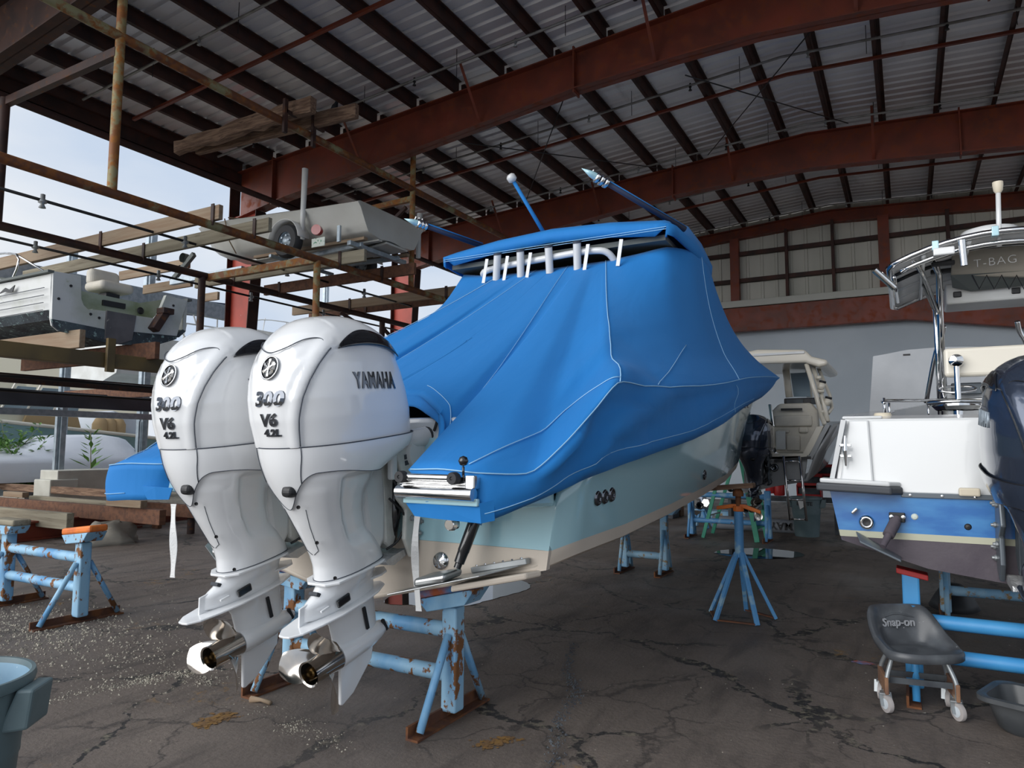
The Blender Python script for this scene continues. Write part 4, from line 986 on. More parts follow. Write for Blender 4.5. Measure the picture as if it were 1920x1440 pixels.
def cover_pt(s, t, side):
    # t 0..1 from U to K, 1..1.4 from K to H
    U, K, H = seg(UU, s), seg(KK, s), seg(HH, s)
    if t <= 1:
        p = U.lerp(K, t)
        sag = math.sin(PI*t)
        aft = 1-sst(11, 15, s)
        p.z -= .05*sag*(1+aft*.5); p.x -= .05*sag*(1-aft*.6)
        out_ = V((p.x*.6+.1, -1.0*aft + .0, .5)).normalized()
        # bulge just above the knuckle along the topside
        kb = sst(12.5, 14, s)*sst(.75, .97, t)*.03; p.x += kb
    else:
        q = (t-1)/.4; p = K.lerp(H, q); p.x += .03*math.sin(PI*q); out_ = V((1, 0, 0))
    if side < 0:
        bmp = sst(5.0, 7.5, s)*(1-sst(9.5, 12, s))*sst(.5, 1, t); p = p + V((.20*bmp, -.05*bmp, -.01*bmp))
    d = fold(p, s, t)
    p = p + out_*d*(1 if t < 1.35 else .4)
    return V((CX+side*p.x, p.y, p.z))
m = MB(); NS = (len(CC)-1)*5
ts_ = [k/36 for k in range(37)] + [1+.4*k/6 for k in range(1, 7)]
cols = []
for side in (1, -1):
    rows = [[cover_pt(i/5, t, side) for t in ts_] for i in range(NS+1)]
    m.grid([r for r in rows])
cv = m.build('cover_panel', 'blue_fabric', cov, smooth=True, solid=.006)
def seam_line(name, pts, r=.0035):
    m = MB(); m.tube(pts, r, 5); m.build(name, 'thread', cov, smooth=True)
def cpo(s, t, side=1): return cover_pt(s, t, side) + V((side*.004, -.004, .004))
for side in (1, -1):
    seam_line('seam', [cpo(12, t/30, side) for t in range(31)])
    seam_line('seam', [cpo(15.6, t/30+.0, side) for t in range(42)])
    seam_line('seam', [cpo(6.1+k*.2, 1.0, side) for k in range(62)])
    seam_line('seam', [cpo(12-4.4*k/30, 1.0-.13*math.sin(PI*k/30)-.02, side) for k in range(31)], .003)
    seam_line('seam', [cpo(7+k*.2, 1.33, side) for k in range(50)], .0025)
    seam_line('seam', [cpo(1+k*.2, .95, side) for k in range(24)], .0025)
    seam_line('seam', [cpo(14.2-1.2*k/10, .99-.28*(1-k/10), side) for k in range(11)][::-1], .0025)
    seam_line('seam', [cpo(2.2+2.5*k/30, .0+ (k/30)*.95, -side) for k in range(31)], .002)
# hem flap over the platform corner
for side in (1, -1):
    m = MB()
    m.grid([[V((CX+side*x, y, z)) for x, y, z in ((.88, 2.735, 1.31), (1.02, 2.72, 1.315), (1.3, 2.735, 1.315), (1.34, 2.79, 1.33))],
            [V((CX+side*x, y, z)) for x, y, z in ((.93, 2.75, 1.24), (1.04, 2.74, 1.235), (1.3, 2.75, 1.225), (1.34, 2.80, 1.235))]])
    m.build('hem_flap', 'blue_fabric', cov, solid=.006)
# pale webbing straps hanging from the hem
for pts, lab in (([onx(783, 962, -2.36), onx(778, 1015, -2.36), onx(779, 1070, -2.40), onx(785, 1146, -2.37)], 'white webbing strap hanging from the cover between engine and blue stand'),
                 ([onx(325, 945, -3.85), onx(324, 990, -3.85), onx(325, 1040, -3.83), onx(323, 1083, -3.85)], 'white webbing strap hanging left of the farther engine')):
    m = MB(); P = crom(pts, 6); w = .017
    P = [V(p) for p in P]; m.rings([[p+V((-w, -w*.4+.006*math.sin(i*.5), 0)), p+V((w, w*.4-.006*math.sin(i*.5), 0)), p+V((w, w*.4+.003-.006*math.sin(i*.5), 0)), p+V((-w, -w*.4+.003+.006*math.sin(i*.5), 0))] for i, p in enumerate(P)])
    tag(m.build('webbing_strap', 'strap'), lab, 'strap')

# ---- hardtop with its own cover, rod holders and pipework
ht = empty('hardtop', (CX, 7.2, 3.5), 'boat hardtop wrapped in its own blue canvas, rod holders along its rear edge', 'hardtop')
def hrow(y, w, z0, z1, dr):
    return [(CX-w, y, z0), (CX-w-.01, y, z0+.10), (CX-w*.92, y, z1-.04), (CX-w*.5, y, z1+.02), (CX, y, z1+.05), (CX+w*.5, y, z1+.02), (CX+w*.92, y, z1-.04), (CX+w+.01, y, z0+.10), (CX+w, y, z0)]
m = MB()
hr = [hrow(6.02, 1.18, 3.44, 3.50, 0), hrow(6.0, 1.20, 3.46, 3.60, 0), hrow(6.15, 1.24, 3.47, 3.68, 0), hrow(6.8, 1.28, 3.42, 3.80, 0), hrow(7.4, 1.26, 3.38, 3.78, 0), hrow(7.9, 1.10, 3.38, 3.70, 0), hrow(8.3, .95, 3.42, 3.58, 0), hrow(8.4, .9, 3.40, 3.44, 0)]
m.grid([[V(p) for p in r] for r in hr])
m.build('top_cover', 'blue_fabric', ht, smooth=True, solid=.02)
m = MB(); m.prism([(CX-1.16, 6.1, 3.44), (CX+1.16, 6.1, 3.44), (CX+1.1, 7.8, 3.42), (CX+.8, 8.2, 3.42), (CX-.8, 8.2, 3.42), (CX-1.1, 7.8, 3.42)], (0, 0, .05)); m.build('top_panel', 'mesh_grey', ht)
m = MB(); m.prism([(CX-1.0, 6.5, 3.2), (CX+1.0, 6.5, 3.2), (CX+1.1, 7.8, 3.2), (CX-1.1, 7.8, 3.2)], (0, 0, .2)); m.build('electronics_box', 'black', ht)
for k in range(2):
    m = MB(); z = 3.43+k*.07; m.tube([hr[2][0]][:0] + [V((CX-1.2+2.4*q/20, 5.995+.0, 3.50+.02*k+.008)) for q in range(21)], .003, 5); m.build('seam', 'thread', ht)
m = MB(); m.tube([(CX-.82, 6.5, 3.25), (CX-.80, 6.22, 3.33), (CX-.7, 6.08, 3.38), (CX, 6.05, 3.41), (CX+.45, 6.05, 3.42), (CX+.62, 6.10, 3.38), (CX+.68, 6.25, 3.2)], .033, 12, smooth=5); m.build('frame_tube', 'white_gel2', ht, smooth=True)
for x, tl_ in ((-.53, -.10), (-.27, -.02), (.04, .02), (.34, 0)):
    m = MB(); m.tube([(CX+x-.02+tl_*.3, 6.04, 3.25), (CX+x, 5.98, 3.50)], .038, 16); rh = m.build('rod_holder', 'white_gel2', ht, smooth=True, auto=40)
    m = MB(); m.tube([(CX+x, 5.982, 3.492), (CX+x, 5.975, 3.512)], .041, 16); m.build('holder_cap', 'seam', rh, smooth=True, auto=40)
for x in (-.66, -.42, -.16, .45, .78):
    m = MB(); m.bar((CX+x, 5.99, 3.47), (CX+x-.03, 5.97, 3.22), .035, .006, up=(0, 1, 0)); m.build('tie_strap', 'strap', ht)
for x in (-.95, .93):
    m = MB(); m.lathe([(0, 0), (.07, .01), (.08, .04), (.05, .07), (0, .08)], (CX+x, 6.3, 3.32), n=14); m.build('spreader_light', 'black_gloss', ht, smooth=True)
# outriggers and antenna
def outrig(base, tip, lab):
    b, t = V(base), V(tip); root = empty('outrigger', b, lab, 'outrigger pole'); d = t-b
    m = MB(); m.tube([b, b+d*.96], [.028, .022], 12); m.build('pole', 'navy', root, smooth=True)
    u_ = d.normalized(); s_ = u_.cross(V((0, 0, 1))).normalized()
    m = MB(); m.tube([b+s_*.0+V((0, 0, .03)), b+d*.93+V((0, 0, .028))], [.010, .010], 8); m.build('pole_sleeve', 'blue_fabric', root, smooth=True)
    m = MB()
    for k in range(3):
        c = b+d*(.86+.045*k); m.lathe([(.03, -.02), (.05, -.012), (.05, .012), (.03, .02)], c, u_, 14); m.tube([c+s_*.05+V((0, 0, .04)), c+s_*.09+V((0, 0, .06)), c+s_*.05+V((0, 0, .09))], .006, 6)
    m.build('line_rings', 'chrome', root, smooth=True)
    m = MB(); m.lathe([(.034, 0), (.03, .05), (0, .16)], b+d*.96, u_, 12); m.build('tip_cone', 'hull_blue', root, smooth=True)
outrig(ony(1284, 430, 6.45), ony(1110, 327, 5.6), 'dark blue outrigger pole leaning up left from the right of the hardtop')
outrig(ony(905, 462, 6.35), ony(778, 417, 5.6), 'dark blue outrigger pole pointing left from the hardtop, under the skiff stern')
b, t = ony(1030, 437, 6.6), ony(960, 335, 6.3)
an = empty('radio_antenna', b, 'blue sleeved antenna with a pale round tip on the hardtop', 'antenna')
m = MB(); m.tube([b-V((0, 0, .1)), t], [.022, .02], 10); m.build('antenna_sleeve', 'blue_fabric', an, smooth=True)
m = MB(); m.lathe([(.02, -.04), (.05, -.02), (.05, .03), (.03, .05), (0, .055)], t, (t-b), 16); m.build('antenna_tip', 'white_gel2', an, smooth=True)
b, t = ony(893, 458, 6.3), ony(866, 446, 6.3)
m = MB(); m.tube([b, t], .02, 10); tag(m.build('rod_stub', 'white_gel2', smooth=True), 'short white tube beside the left outrigger base', 'tube')

# ------------------------------------------------------------------ outboards
CT = [ # h, l_rear, l_front, half width
 (1.10, -.055, .79, .285), (1.17, -.075, .80, .295), (1.30, -.085, .80, .305), (1.40, -.078, .785, .305), (1.48, -.058, .76, .30), (1.55, -.03, .725, .29),
 (1.61, .0, .685, .272), (1.66, .035, .64, .245), (1.70, .075, .59, .215), (1.735, .125, .535, .175), (1.760, .175, .48, .13), (1.775, .225, .43, .08), (1.781, .27, .38, .03)]
def csec(h):
    a, b, w = interp(CT, h); return (a+b)/2, (b-a)/2, w
def _n(u): return 2.25 if u < 0 else 3.6
def cw(l, h):
    c, a, w = csec(h); u = max(-.999, min(.999, (l-c)/a)); return w*(1-abs(u)**_n(u))**(1/_n(u))
def crear(w_, h):
    c, a, w = csec(h); q = min(.999, abs(w_)/w); return c - a*(1-q**2.25)**(1/2.25)
PLN = [(1.17, .150), (1.25, .158), (1.33, .170), (1.41, .186), (1.49, .206), (1.55, .222), (1.60, .234), (1.64, .24)]
def lp(h): return crear(interp(PLN, h)[0], h) if h < 1.62 else crear(.235, 1.62) + (h-1.62)*3.2
def arch_lo(l): return 1.622 - .62*max(0, (l-.32))**2 - .55*max(0, .28-l)**2
def arch_hi(l):
    t = (l-.19)/(.66-.19)
    return arch_lo(l) + .075*max(0, math.sin(PI*min(1, max(0, t))))**.8
def bendp(v):
    # the cowling joint drops toward the boat relative to the crown
    return V((v[0], v[1], v[2] - .085*(v[1]+.06)*sst(.75, 1.05, v[2])*(1-sst(1.36, 1.66, v[2]))))
def bend(m): m.v = [bendp(v) for v in m.v]
def engine(name, loc, label, first=True):
    E = empty(name, loc, label, 'outboard motor', rot=(R(12), 0, 0))
    bpy.context.view_layer.update()
    # upper cowling
    m = MB(); rows = []; hs = [1.165+.012*k for k in range(48)] + [1.7425, 1.752, 1.760, 1.767, 1.773, 1.778, 1.781]
    N = 144
    for h in hs:
        c, a, w = csec(h); r = []
        for k in range(N):
            th = 2*PI*k/N; cs, sn = math.cos(th), math.sin(th); n_ = 2.25 if cs < 0 else 3.6
            u = math.copysign(abs(cs)**(2/n_), cs); q = math.copysign(abs(sn)**(2/n_), sn)
            l, x = c+a*u, w*q
            d = 0
            if h < 1.66:
                # side panel set in behind the edge line, softened below the arch
                e = abs(x)-interp(PLN, h)[0] if l < .2 else .1; d -= .013*sst(-.003, .008, e)*(1-sst(arch_lo(l)-.01, arch_lo(l)+.01, h))
                d += .007*sst(-.050, -.030, e)*(1-sst(-.010, -.001, e))
            # rear shield: chevron below the emblem
            if l < .25 and h > 1.28:
                ax = abs(x); chev = 1.425 + .75*ax if ax < .08 else 1.485 + 1.0*(ax-.08)
                d -= .008*sst(chev, chev+.02, h)*(1-sst(.17, .2, ax))
            # top cap lip
            cap = 1.622 + .035*sst(.05, .16, abs(x)) if l < .22 else 1.655
            d += .006*sst(cap, cap+.008, h)*(1-sst(.22, .3, l))
            nn = V((x/w**2*abs(x/w)**.2 if w else 0, (l-c)/a**2, .0))
            nn = V((q/w, u/a, 0)).normalized() if w > .06 else V((0, 0, 0))
            r.append((x+nn.x*d, l+nn.y*d, h))
        rows.append(r)
    m.rings(rows, cap=True); bend(m)
    m.build('upper_cowling', 'white_gel', E, smooth=True, local=True, auto=60)
    def srf(l, h, sd, o=.003): return (sd*(cw(l, h)+o), l, h)
    def rrf(x, h, o=.003): return (x, crear(x, h)-o, h)
    # seams
    for sd in (1, -1):
        m = MB(); P = []
        for k in range(40):
            h = 1.17+(1.618-1.17)*k/39; x = interp(PLN, h)[0]; P.append((sd*(x+.002), crear(x, h)-.001, h))
        m.tube(P, .0028, 6); bend(m); m.build('panel_seam', 'seam', E, smooth=True, local=True)
        # air intake crescent
        m = MB(); R1, R2 = [], []
        rows = []
        for k in range(29):
            l = .19+.47*k/28; lo, hi = arch_lo(l), arch_hi(l)
            rows.append([srf(l, lo-.004+(hi+.004-lo)*j/4, sd, .011) for j in range(5)])
        m.grid(rows); bend(m); m.build('air_intake', 'black_gloss', E, smooth=True, local=True, solid=.006)
    m = MB(); P = [rrf(x, h, .002) for x, h in [(-.235, 1.64), (-.2, 1.675), (-.15, 1.655), (-.08, 1.60), (0, 1.578), (.08, 1.60), (.15, 1.655), (.2, 1.675), (.235, 1.64)] for _ in (0,)]
    P = []
    ctl = [V((x, h, 0)) for x, h in [(-.228, 1.615), (-.20, 1.665), (-.15, 1.672), (-.08, 1.64), (0, 1.622), (.08, 1.64), (.15, 1.672), (.20, 1.665), (.228, 1.615)]]
    for q in crom(ctl, 6): P.append(rrf(q.x, q.y, .006))
    m.tube(P, .0028, 6); m.build('cap_seam', 'seam', E, smooth=True, local=True)
    # lower cowling with a pointed rear skirt
    MS = [(.425, .115, .565, .115, 3.0), (.50, .125, .54, .122, 3), (.56, .115, .50, .125, 2.8), (.64, .085, .46, .13, 2.8), (.74, .045, .45, .145, 2.8), (.84, .01, .46, .175, 2.8), (.92, -.02, .50, .205, 2.8), (1.00, -.045, .54, .235, 2.8), (1.08, -.06, .66, .25, 2.8), (1.12, -.06, .72, .26, 2.8)]
    def mid(h, th, grow=0):
        a0, b0, w, n_ = interp(MS, h); c, a = (a0+b0)/2, (b0-a0)/2+grow; w += grow
        cs, sn = math.cos(th), math.sin(th); nn = 2.1 if cs < 0 else 3.2
        return w*math.copysign(abs(sn)**(2/nn), sn), c+a*math.copysign(abs(cs)**(2/nn), cs)
    def low_h(th):
        x, l = mid(1.0, th); ax = abs(x)
        if l < .06: return .845 + (1.035-.845)*sst(.0, .17, ax) if ax < .17 else 1.035
        return 1.035 - .045*sst(.06, .42, l) + .095*sst(.42, .66, l)
    def lowp(th, h):
        cs, sn = math.cos(th), math.sin(th); n_ = 2.25 if cs < 0 else 3.6
        c, a, w = csec(1.165); xt, lt = w*math.copysign(abs(sn)**(2/n_), sn), c+a*math.copysign(abs(cs)**(2/n_), cs)
        xm, lm = mid(h, th, .014); t = sst(1.19, .98, h) if False else max(0, min(1, (1.165-h)/.17)); t = t*t*(3-2*t)
        return (xt+(xm-xt)*t, lt+(lm-lt)*t, h)
    m = MB(); rows = []
    for t in (0, .04, .2, .4, .6, .8, 1.0):
        rows.append([lowp(2*PI*k/N, 1.163-(1.163-low_h(2*PI*k/N))*t) for k in range(N)])
    rows.append([(x*.95, .3+(l-.3)*.95, h+.01) for x, l, h in rows[-1]])
    m.rings(rows, cap=False)
    bend(m); m.build('lower_cowling', 'white_gel', E, smooth=True, local=True, auto=50)
    m = MB(); c_ = [lowp(2*PI*k/N, 1.165) for k in range(N)]
    m.tube(c_, .0032, 6, closed=True); bend(m); m.build('cowling_seam', 'seam', E, smooth=True, local=True)
    m = MB(); c_ = [lowp(2*PI*k/N, low_h(2*PI*k/N)-.001) for k in range(N)]
    m.tube(c_, .0022, 6, closed=True); bend(m); m.build('skirt_seam', 'seam', E, smooth=True, local=True)
    for sd in (1, -1):
        m = MB(); P = []
        th0 = min((abs(abs(lowp(2*PI*k/720, 1.165)[0])-.150)+(5 if lowp(2*PI*k/720, 1.165)[1] > .2 or lowp(2*PI*k/720, 1.165)[0]*sd < 0 else 0), 2*PI*k/720) for k in range(720))[1]
        hb = low_h(th0)
        for k in range(9):
            x, l, h = lowp(th0, 1.165-(1.165-hb)*k/8); P.append((x+sd*.001, l-.0015, h))
        m.tube(P, .0025, 6); bend(m); m.build('panel_seam', 'seam', E, smooth=True, local=True)
    m = MB(); m.box((.045, -.035, .945), (.07, .06, .055), rx=-.25); m.build('telltale_port', 'black', E, local=True, bevel=.022, bseg=3)
    # midsection cover
    m = MB(); rows = []
    for j in range(40):
        h = .425+.68*j/39; a0, b0, w, n_ = interp(MS, h); c, a = (a0+b0)/2, (b0-a0)/2; r = []
        for k in range(72):
            th = 2*PI*k/72; cs, sn = math.cos(th), math.sin(th); nn = 2.1 if cs < 0 else 3.2
            u = math.copysign(abs(cs)**(2/nn), cs); q = math.copysign(abs(sn)**(2/nn), sn)
            l, x = c+a*u, w*q
            # hollowed side panel
            g = sst(c-a*.35+ (1-h)*.05, c-a*.20+(1-h)*.05, l)*sst(.56, .64, h)*(1-sst(.97, 1.02, h))
            x *= 1-.17*g
            # raised rear shield
            g2 = (1-sst(c-a*.62, c-a*.55, l))*sst(.60, .63, h)*(1-sst(.93, .96, h)); x *= 1+.04*g2
            r.append((x, l, h))
        rows.append(r)
    m.rings(rows); bend(m); m.build('midsection', 'white_gel', E, smooth=True, local=True, auto=50)
    for (x, l, h) in [(.012, .055, .86), (.075, .02, .865), (.07, .115, .655), (.02, .135, .65), (.108, .19, .455)]:
        m = MB(); m.lathe([(.0, .0), (.005, .0), (.0055, .004), (.009, .005), (.010, .0)], (x, l-.04 if l < .15 else l-.06, h), (.5 if x > .05 else .1, -1, 0), 12); m.build('screw', 'black', E, local=True)
    for sd in (1, -1):
        m = MB(); P = []
        for k in range(24):
            h = .60+.24*k/23; x, l = mid(h, PI-sd*(.30+.45*(h-.60)), .0022); P.append((x, l, h))
        x, l = mid(.575, PI-sd*.04, .0022); P = [(x, l, .575)] + P
        m.tube(P, .0016, 5); bend(m); m.build('shield_line', 'seam', E, smooth=True, local=True)
    m = MB(); m.tube([(*mid(.431, 2*PI*k/72, .001), .431) for k in range(72)], .0025, 5, closed=True); m.build('lower_seam', 'seam', E, smooth=True, local=True)
    # front shroud between cover and bracket
    m = MB(); m.prism([(-.10, .42, 1.0), (-.10, .56, 1.02), (-.10, .62, .9), (-.10, .60, .7), (-.10, .56, .52), (-.10, .50, .46), (-.10, .42, .5)], (.20, 0, 0)); m.build('shroud', 'white_gel2', E, local=True, bevel=.03, bseg=3)
    # bottom flare and splash plates
    def plate(pts, h0, h1, th_, name, mt='white_gel', bev=.004):
        m = MB(); P = [(x, l, h0+(h1-h0)*(l-pts[0][1])/(.6)) for x, l in pts] ; P += [(-x, l, h0+(h1-h0)*(l-pts[0][1])/.6) for x, l in reversed(pts) if abs(x) > 1e-6]
        m.prism([(x, l, h) for x, l, h in P], (0, 0, th_)); return m.build(name, mt, E, local=True, bevel=bev)
    plate([(.06, .10), (.115, .15), (.13, .35), (.13, .50), (.10, .60), (.05, .64), (0, .65)], .412, .412, .014, 'splash_plate')
    plate([(0, -.15), (.035, -.145), (.075, -.09), (.10, 0.02), (.115, .15), (.11, .32), (.09, .46), (.05, .56), (0, .585)], .245, .245, .012, 'anti_ventilation_plate')
    plate([(.05, .44), (.07, .52), (.06, .58), (0, .63)], .315, .315, .012, 'spray_plate')
    # gearcase neck, torpedo and skeg
    GS = [(.03, .15, .50, .050), (.10, .16, .505, .042), (.18, .15, .505, .045), (.245, .10, .51, .055), (.26, -.02, .515, .06), (.34, .0, .52, .08), (.36, .06, .525, .09), (.415, .125, .545, .108)]
    m = MB(); rows = []
    for j in range(30):
        h = .03+.385*j/29; a0, b0, w = interp(GS, h); c, a = (a0+b0)/2, (b0-a0)/2; r = []
        for k in range(48):
            th = 2*PI*k/48; cs, sn = math.cos(th), math.sin(th); nn = 1.7 if cs < 0 else 2.0
            u = math.copysign(abs(cs)**(2/nn), cs); q = math.copysign(abs(sn)**(2/nn), sn); r.append((w*q, c+a*u, h))
        rows.append(r)
    m.rings(rows); m.lathe([(.0, .60), (.018, .585), (.038, .55), (.055, .49), (.066, .40), (.070, .28), (.070, .20), (.066, .175), (0, .17)], (0, 0, 0), (0, 1, 0), 32)
    m.build('gearcase', 'white_gel', E, smooth=True, local=True, auto=45)
    m = MB(); m.prism([(-.011, .19, -.05), (-.011, .46, -.05), (-.011, .43, -.13), (-.011, .26, -.245), (-.011, .17, -.27), (-.011, .155, -.26)], (.022, 0, 0)); m.build('skeg', 'white_gel', E, local=True, bevel=.008)
    for sd in (1, -1):
        m = MB(); m.box((sd*.052, .375, .13), (.012, .022, .13), rx=.1); m.build('water_inlet', 'black', E, local=True, bevel=.004)
        m = MB(); m.box((sd*.036, .535, .02), (.02, .018, .075), rx=.35); m.build('low_water_inlet', 'black', E, local=True, bevel=.004)
        m = MB(); m.box((sd*.078, .20, .305), (.016, .095, .045), rx=.1); m.build('side_vent', 'black_gloss', E, local=True, bevel=.012)
        m = MB(); m.box((sd*.062, .08, .305), (.012, .06, .012), rx=.08); m.build('rib', 'white_gel', E, local=True, bevel=.003)
    m = MB(); m.box((0, .085, .375), (.06, .035, .02), rx=-.6); m.build('exhaust_relief', 'clutter_dark', E, local=True, bevel=.004)
    m = MB(); m.prism([(-.006, -.05, .25), (-.006, .05, .25), (-.006, .05, .35), (-.006, -.03, .345)], (.012, 0, 0)); m.build('trim_fin', 'white_gel', E, local=True, bevel=.004)
    # propeller
    pr = bpy.data.objects.new('propeller', None); COL.objects.link(pr); pr.parent = E; pr.location = (0, 0, 0)
    bpy.data.objects.remove(pr)
    m = MB(); m.lathe([(.02, .13), (.052, .125), (.057, -.02), (.066, -.026), (.063, .0), (.064, .10), (.070, .165), (.060, .166)], (0, 0, 0), (0, 1, 0), 40)
    prop = m.build('propeller', 'steel_prop', E, smooth=True, local=True, auto=50)
    m = MB(); m.lathe([(0, .055), (.010, .053), (.012, .07), (.020, .075), (.022, .10), (.030, .11), (.03, .13)], (0, 0, 0), (0, 1, 0), 12); m.build('propeller_nut', 'bronze', prop, local=True)
    for b_ in range(3):
        ph = 2*PI*b_/3 + (R(16) if first else R(2)); rows1, rows2 = [], []
        for i in range(13):
            t = i/12; r = .055+.178*t; half = (.95*math.sqrt(max(0, 1-((t-.55)/.57)**2))+.02) * (.062/(r*.55+.035))
            ra, rb = [], []
            for j in range(15):
                s = -1+2*j/14; an_ = ph + half*s + .25*t
                ax = .085 + (half*s)*.085 - .085*t + .012*(s*s)
                th_ = .0035*(1-t*.6)*(1-s*s*.8)
                ra.append((r*math.sin(an_), ax+th_, r*math.cos(an_))); rb.append((r*math.sin(an_), ax-th_, r*math.cos(an_)))
            rows1.append(ra); rows2.append(rb)
        m = MB(); m.rings([a+list(reversed(b)) for a, b in zip(rows1, rows2)]); m.build('blade', 'steel_prop', prop, smooth=True, local=True, auto=60)
    # clamp brackets, swivel, bolts, hoses
    for sd in (1, -1):
        m = MB(); m.prism([(sd*.155, .60, 1.06), (sd*.155, .74, 1.08), (sd*.155, .83, 1.04), (sd*.155, .84, .86), (sd*.155, .79, .78), (sd*.155, .79, .62), (sd*.155, .74, .42), (sd*.155, .66, .38), (sd*.155, .62, .5), (sd*.155, .66, .66), (sd*.155, .60, .74), (sd*.155, .66, .88)], (sd*.03, 0, 0))
        br = m.build('clamp_bracket', 'cast_white', E, local=True, bevel=.01)
        for (l, h) in ((.80, .93), (.78, .83), (.76, .70), (.70, .60), (.77, .56), (.74, .50), (.71, .84)):
            m = MB(); m.lathe([(0, .026), (.010, .024), (.011, .012), (.018, .010), (.018, 0)], (sd*.186, l, h), (sd, 0, 0), 8); m.build('bolt', 'zinc', br, local=True)
        if sd == 1:
            for k in range(2):
                m = MB(); m.box((.187, .715, .955-.035*k), (.003, .045, .026)); m.build('warning_label', 'clutter_dark', br, local=True)
    m = MB(); m.prism([(-.10, .58, 1.06), (-.10, .72, 1.04), (-.10, .70, .55), (-.10, .60, .44), (-.10, .55, .5), (-.10, .58, .8)], (.20, 0, 0)); m.lathe([(.06, -.17), (.065, 0), (.06, .17)], (0, .70, 1.03), (1, 0, 0), 20, cap=True)
    m.build('swivel_bracket', 'cast_white', E, local=True, bevel=.015)
    m = MB(); m.lathe([(.09, 0), (.085, .03), (.0, .035)], (.18, .80, .955), (1, 0, 0), 28); m.build('tilt_cap', 'white_gel2', E, local=True, smooth=True, auto=40)
    m = MB(); m.tube([(.06, .64, .46), (.10, .66, .62), (.08, .70, .85)], .03, 12); m.build('trim_ram', 'black_gloss', E, local=True, smooth=True)
    m = MB(); m.box((.17, .60, .93), (.04, .05, .16), rx=-.15); m.build('latch_lever', 'white_gel2', E, local=True, bevel=.012)
    for k, pts in enumerate([[(.12, .60, .74), (.17, .66, .62), (.14, .62, .50), (.1, .55, .46)], [(.10, .56, 1.04), (.16, .60, .98), (.12, .64, .9)], [(.14, .62, .86), (.17, .64, .74), (.12, .66, .6)]]):
        m = MB(); m.tube(pts, .007, 7, smooth=6); m.build('hose', 'black', E, local=True, smooth=True)
    m = MB(); m.tube([(.12, .66, 1.055), (.17, .80, 1.035), (.19, .90, 1.035)], .058, 18); m.build('rigging_tube', 'white_gel2', E, local=True, smooth=True, auto=40)
    m = MB(); m.tube([(.19, .895, 1.035), (.20, .94, 1.03), (.18, 1.04, 1.06)], [.052, .064, .055], 16); m.build('rigging_boot', 'rubber', E, local=True, smooth=True)
    m = MB(); rr_ = random.Random(2)
    m.rings([[(x, .58+.10*math.cos(a_)*(1+.2*rr_.random()), .40+.03*math.sin(a_)+.02*rr_.random()) for a_ in (2*PI*k/10 for k in range(10))] for x in (-.15, -.08, 0, .08, .15)]); m.build('foil_wrap', 'silver_wrap', E, local=True)
    # lettering
    for sd in (1, -1):
        def fy(x, y, z, sd=sd):
            l = .40 + x*sd; h = 1.452+y; l2 = l
            h2 = h - .055*(l-.40)
            return bendp(V((sd*(cw(l2, h2)-.010+z), l2, h2)))
        text_obj('maker_lettering', 'YAMAHA', .102, 'chrome_dark', fy, E, local=True, ext=.004, offset=.0028, xs=.66, spacing=1.14)
    def frr(x0, h0, sl=0):
        def f(x, y, z): X = x0+x; H = h0+y+sl*x; return bendp(V((X, crear(X, H)-z-.002, H)))
        return f
    text_obj('power_lettering', '300', .098, 'chrome_dark', frr(.025, 1.402), E, local=True, ext=.005, offset=.0032, shear=.12, xs=1.15, spacing=1.05)
    text_obj('cylinder_lettering', 'V6', .082, 'chrome_dark', frr(.02, 1.300), E, local=True, ext=.005, offset=.003, shear=.12, xs=1.15)
    text_obj('capacity_lettering', '4.2L', .048, 'chrome_dark', frr(.03, 1.240), E, local=True, ext=.005, offset=.0018, shear=.15, xs=1.2)
    # round emblem: dark disc, pale rim, three crossed prongs
    ec = (.012, 1.553)
    def disc(r0, r1, o, name, mt, n=40):
        m = MB(); rows = [[rrf(ec[0]+r*math.sin(2*PI*k/n), ec[1]+r*math.cos(2*PI*k/n), o+.004) for k in range(n)] for r in ([r0, r1] if r0 else [.0001, r1*.5, r1])]
        m.rings(rows, cap=False); return m.build(name, mt, E, local=True, smooth=True, solid=.002)
    em = disc(0, .052, .001, 'emblem_disc', 'black_gloss'); disc(.049, .056, .003, 'emblem_rim', 'chrome')
    m = MB()
    for k in range(3):
        a_ = PI*k/3+PI/2; d = V((math.cos(a_), math.sin(a_)))
        for sgn in (1, -1):
            for (t0, t1, w0) in ((0, .034, .004), (.028, .040, .009)):
                p = rrf(ec[0]+sgn*d.x*t0, ec[1]+sgn*d.y*t0, .007); q = rrf(ec[0]+sgn*d.x*t1, ec[1]+sgn*d.y*t1, .007); m.bar(p, q, w0*1.6, .003, up=(0, 1, 0))
    m.build('emblem_prongs', 'chrome', E, local=True)
    return E
EA = engine('outboard_motor', (-2.67, 2.71, .43), 'white 300 outboard motor on the right of the pair, nearer the camera')
EB = engine('outboard_motor', (-3.36, 2.66, .42), 'white 300 outboard motor on the left of the pair, partly hidden by the other', first=False)
# link bar between the motors
m = MB(); m.tube([(-3.3, 3.25, 1.42), (-2.7, 3.25, 1.42)], .012, 8); tag(m.build('tie_bar', 'chrome', smooth=True), 'steel tie bar joining the two white outboard motors', 'bar')

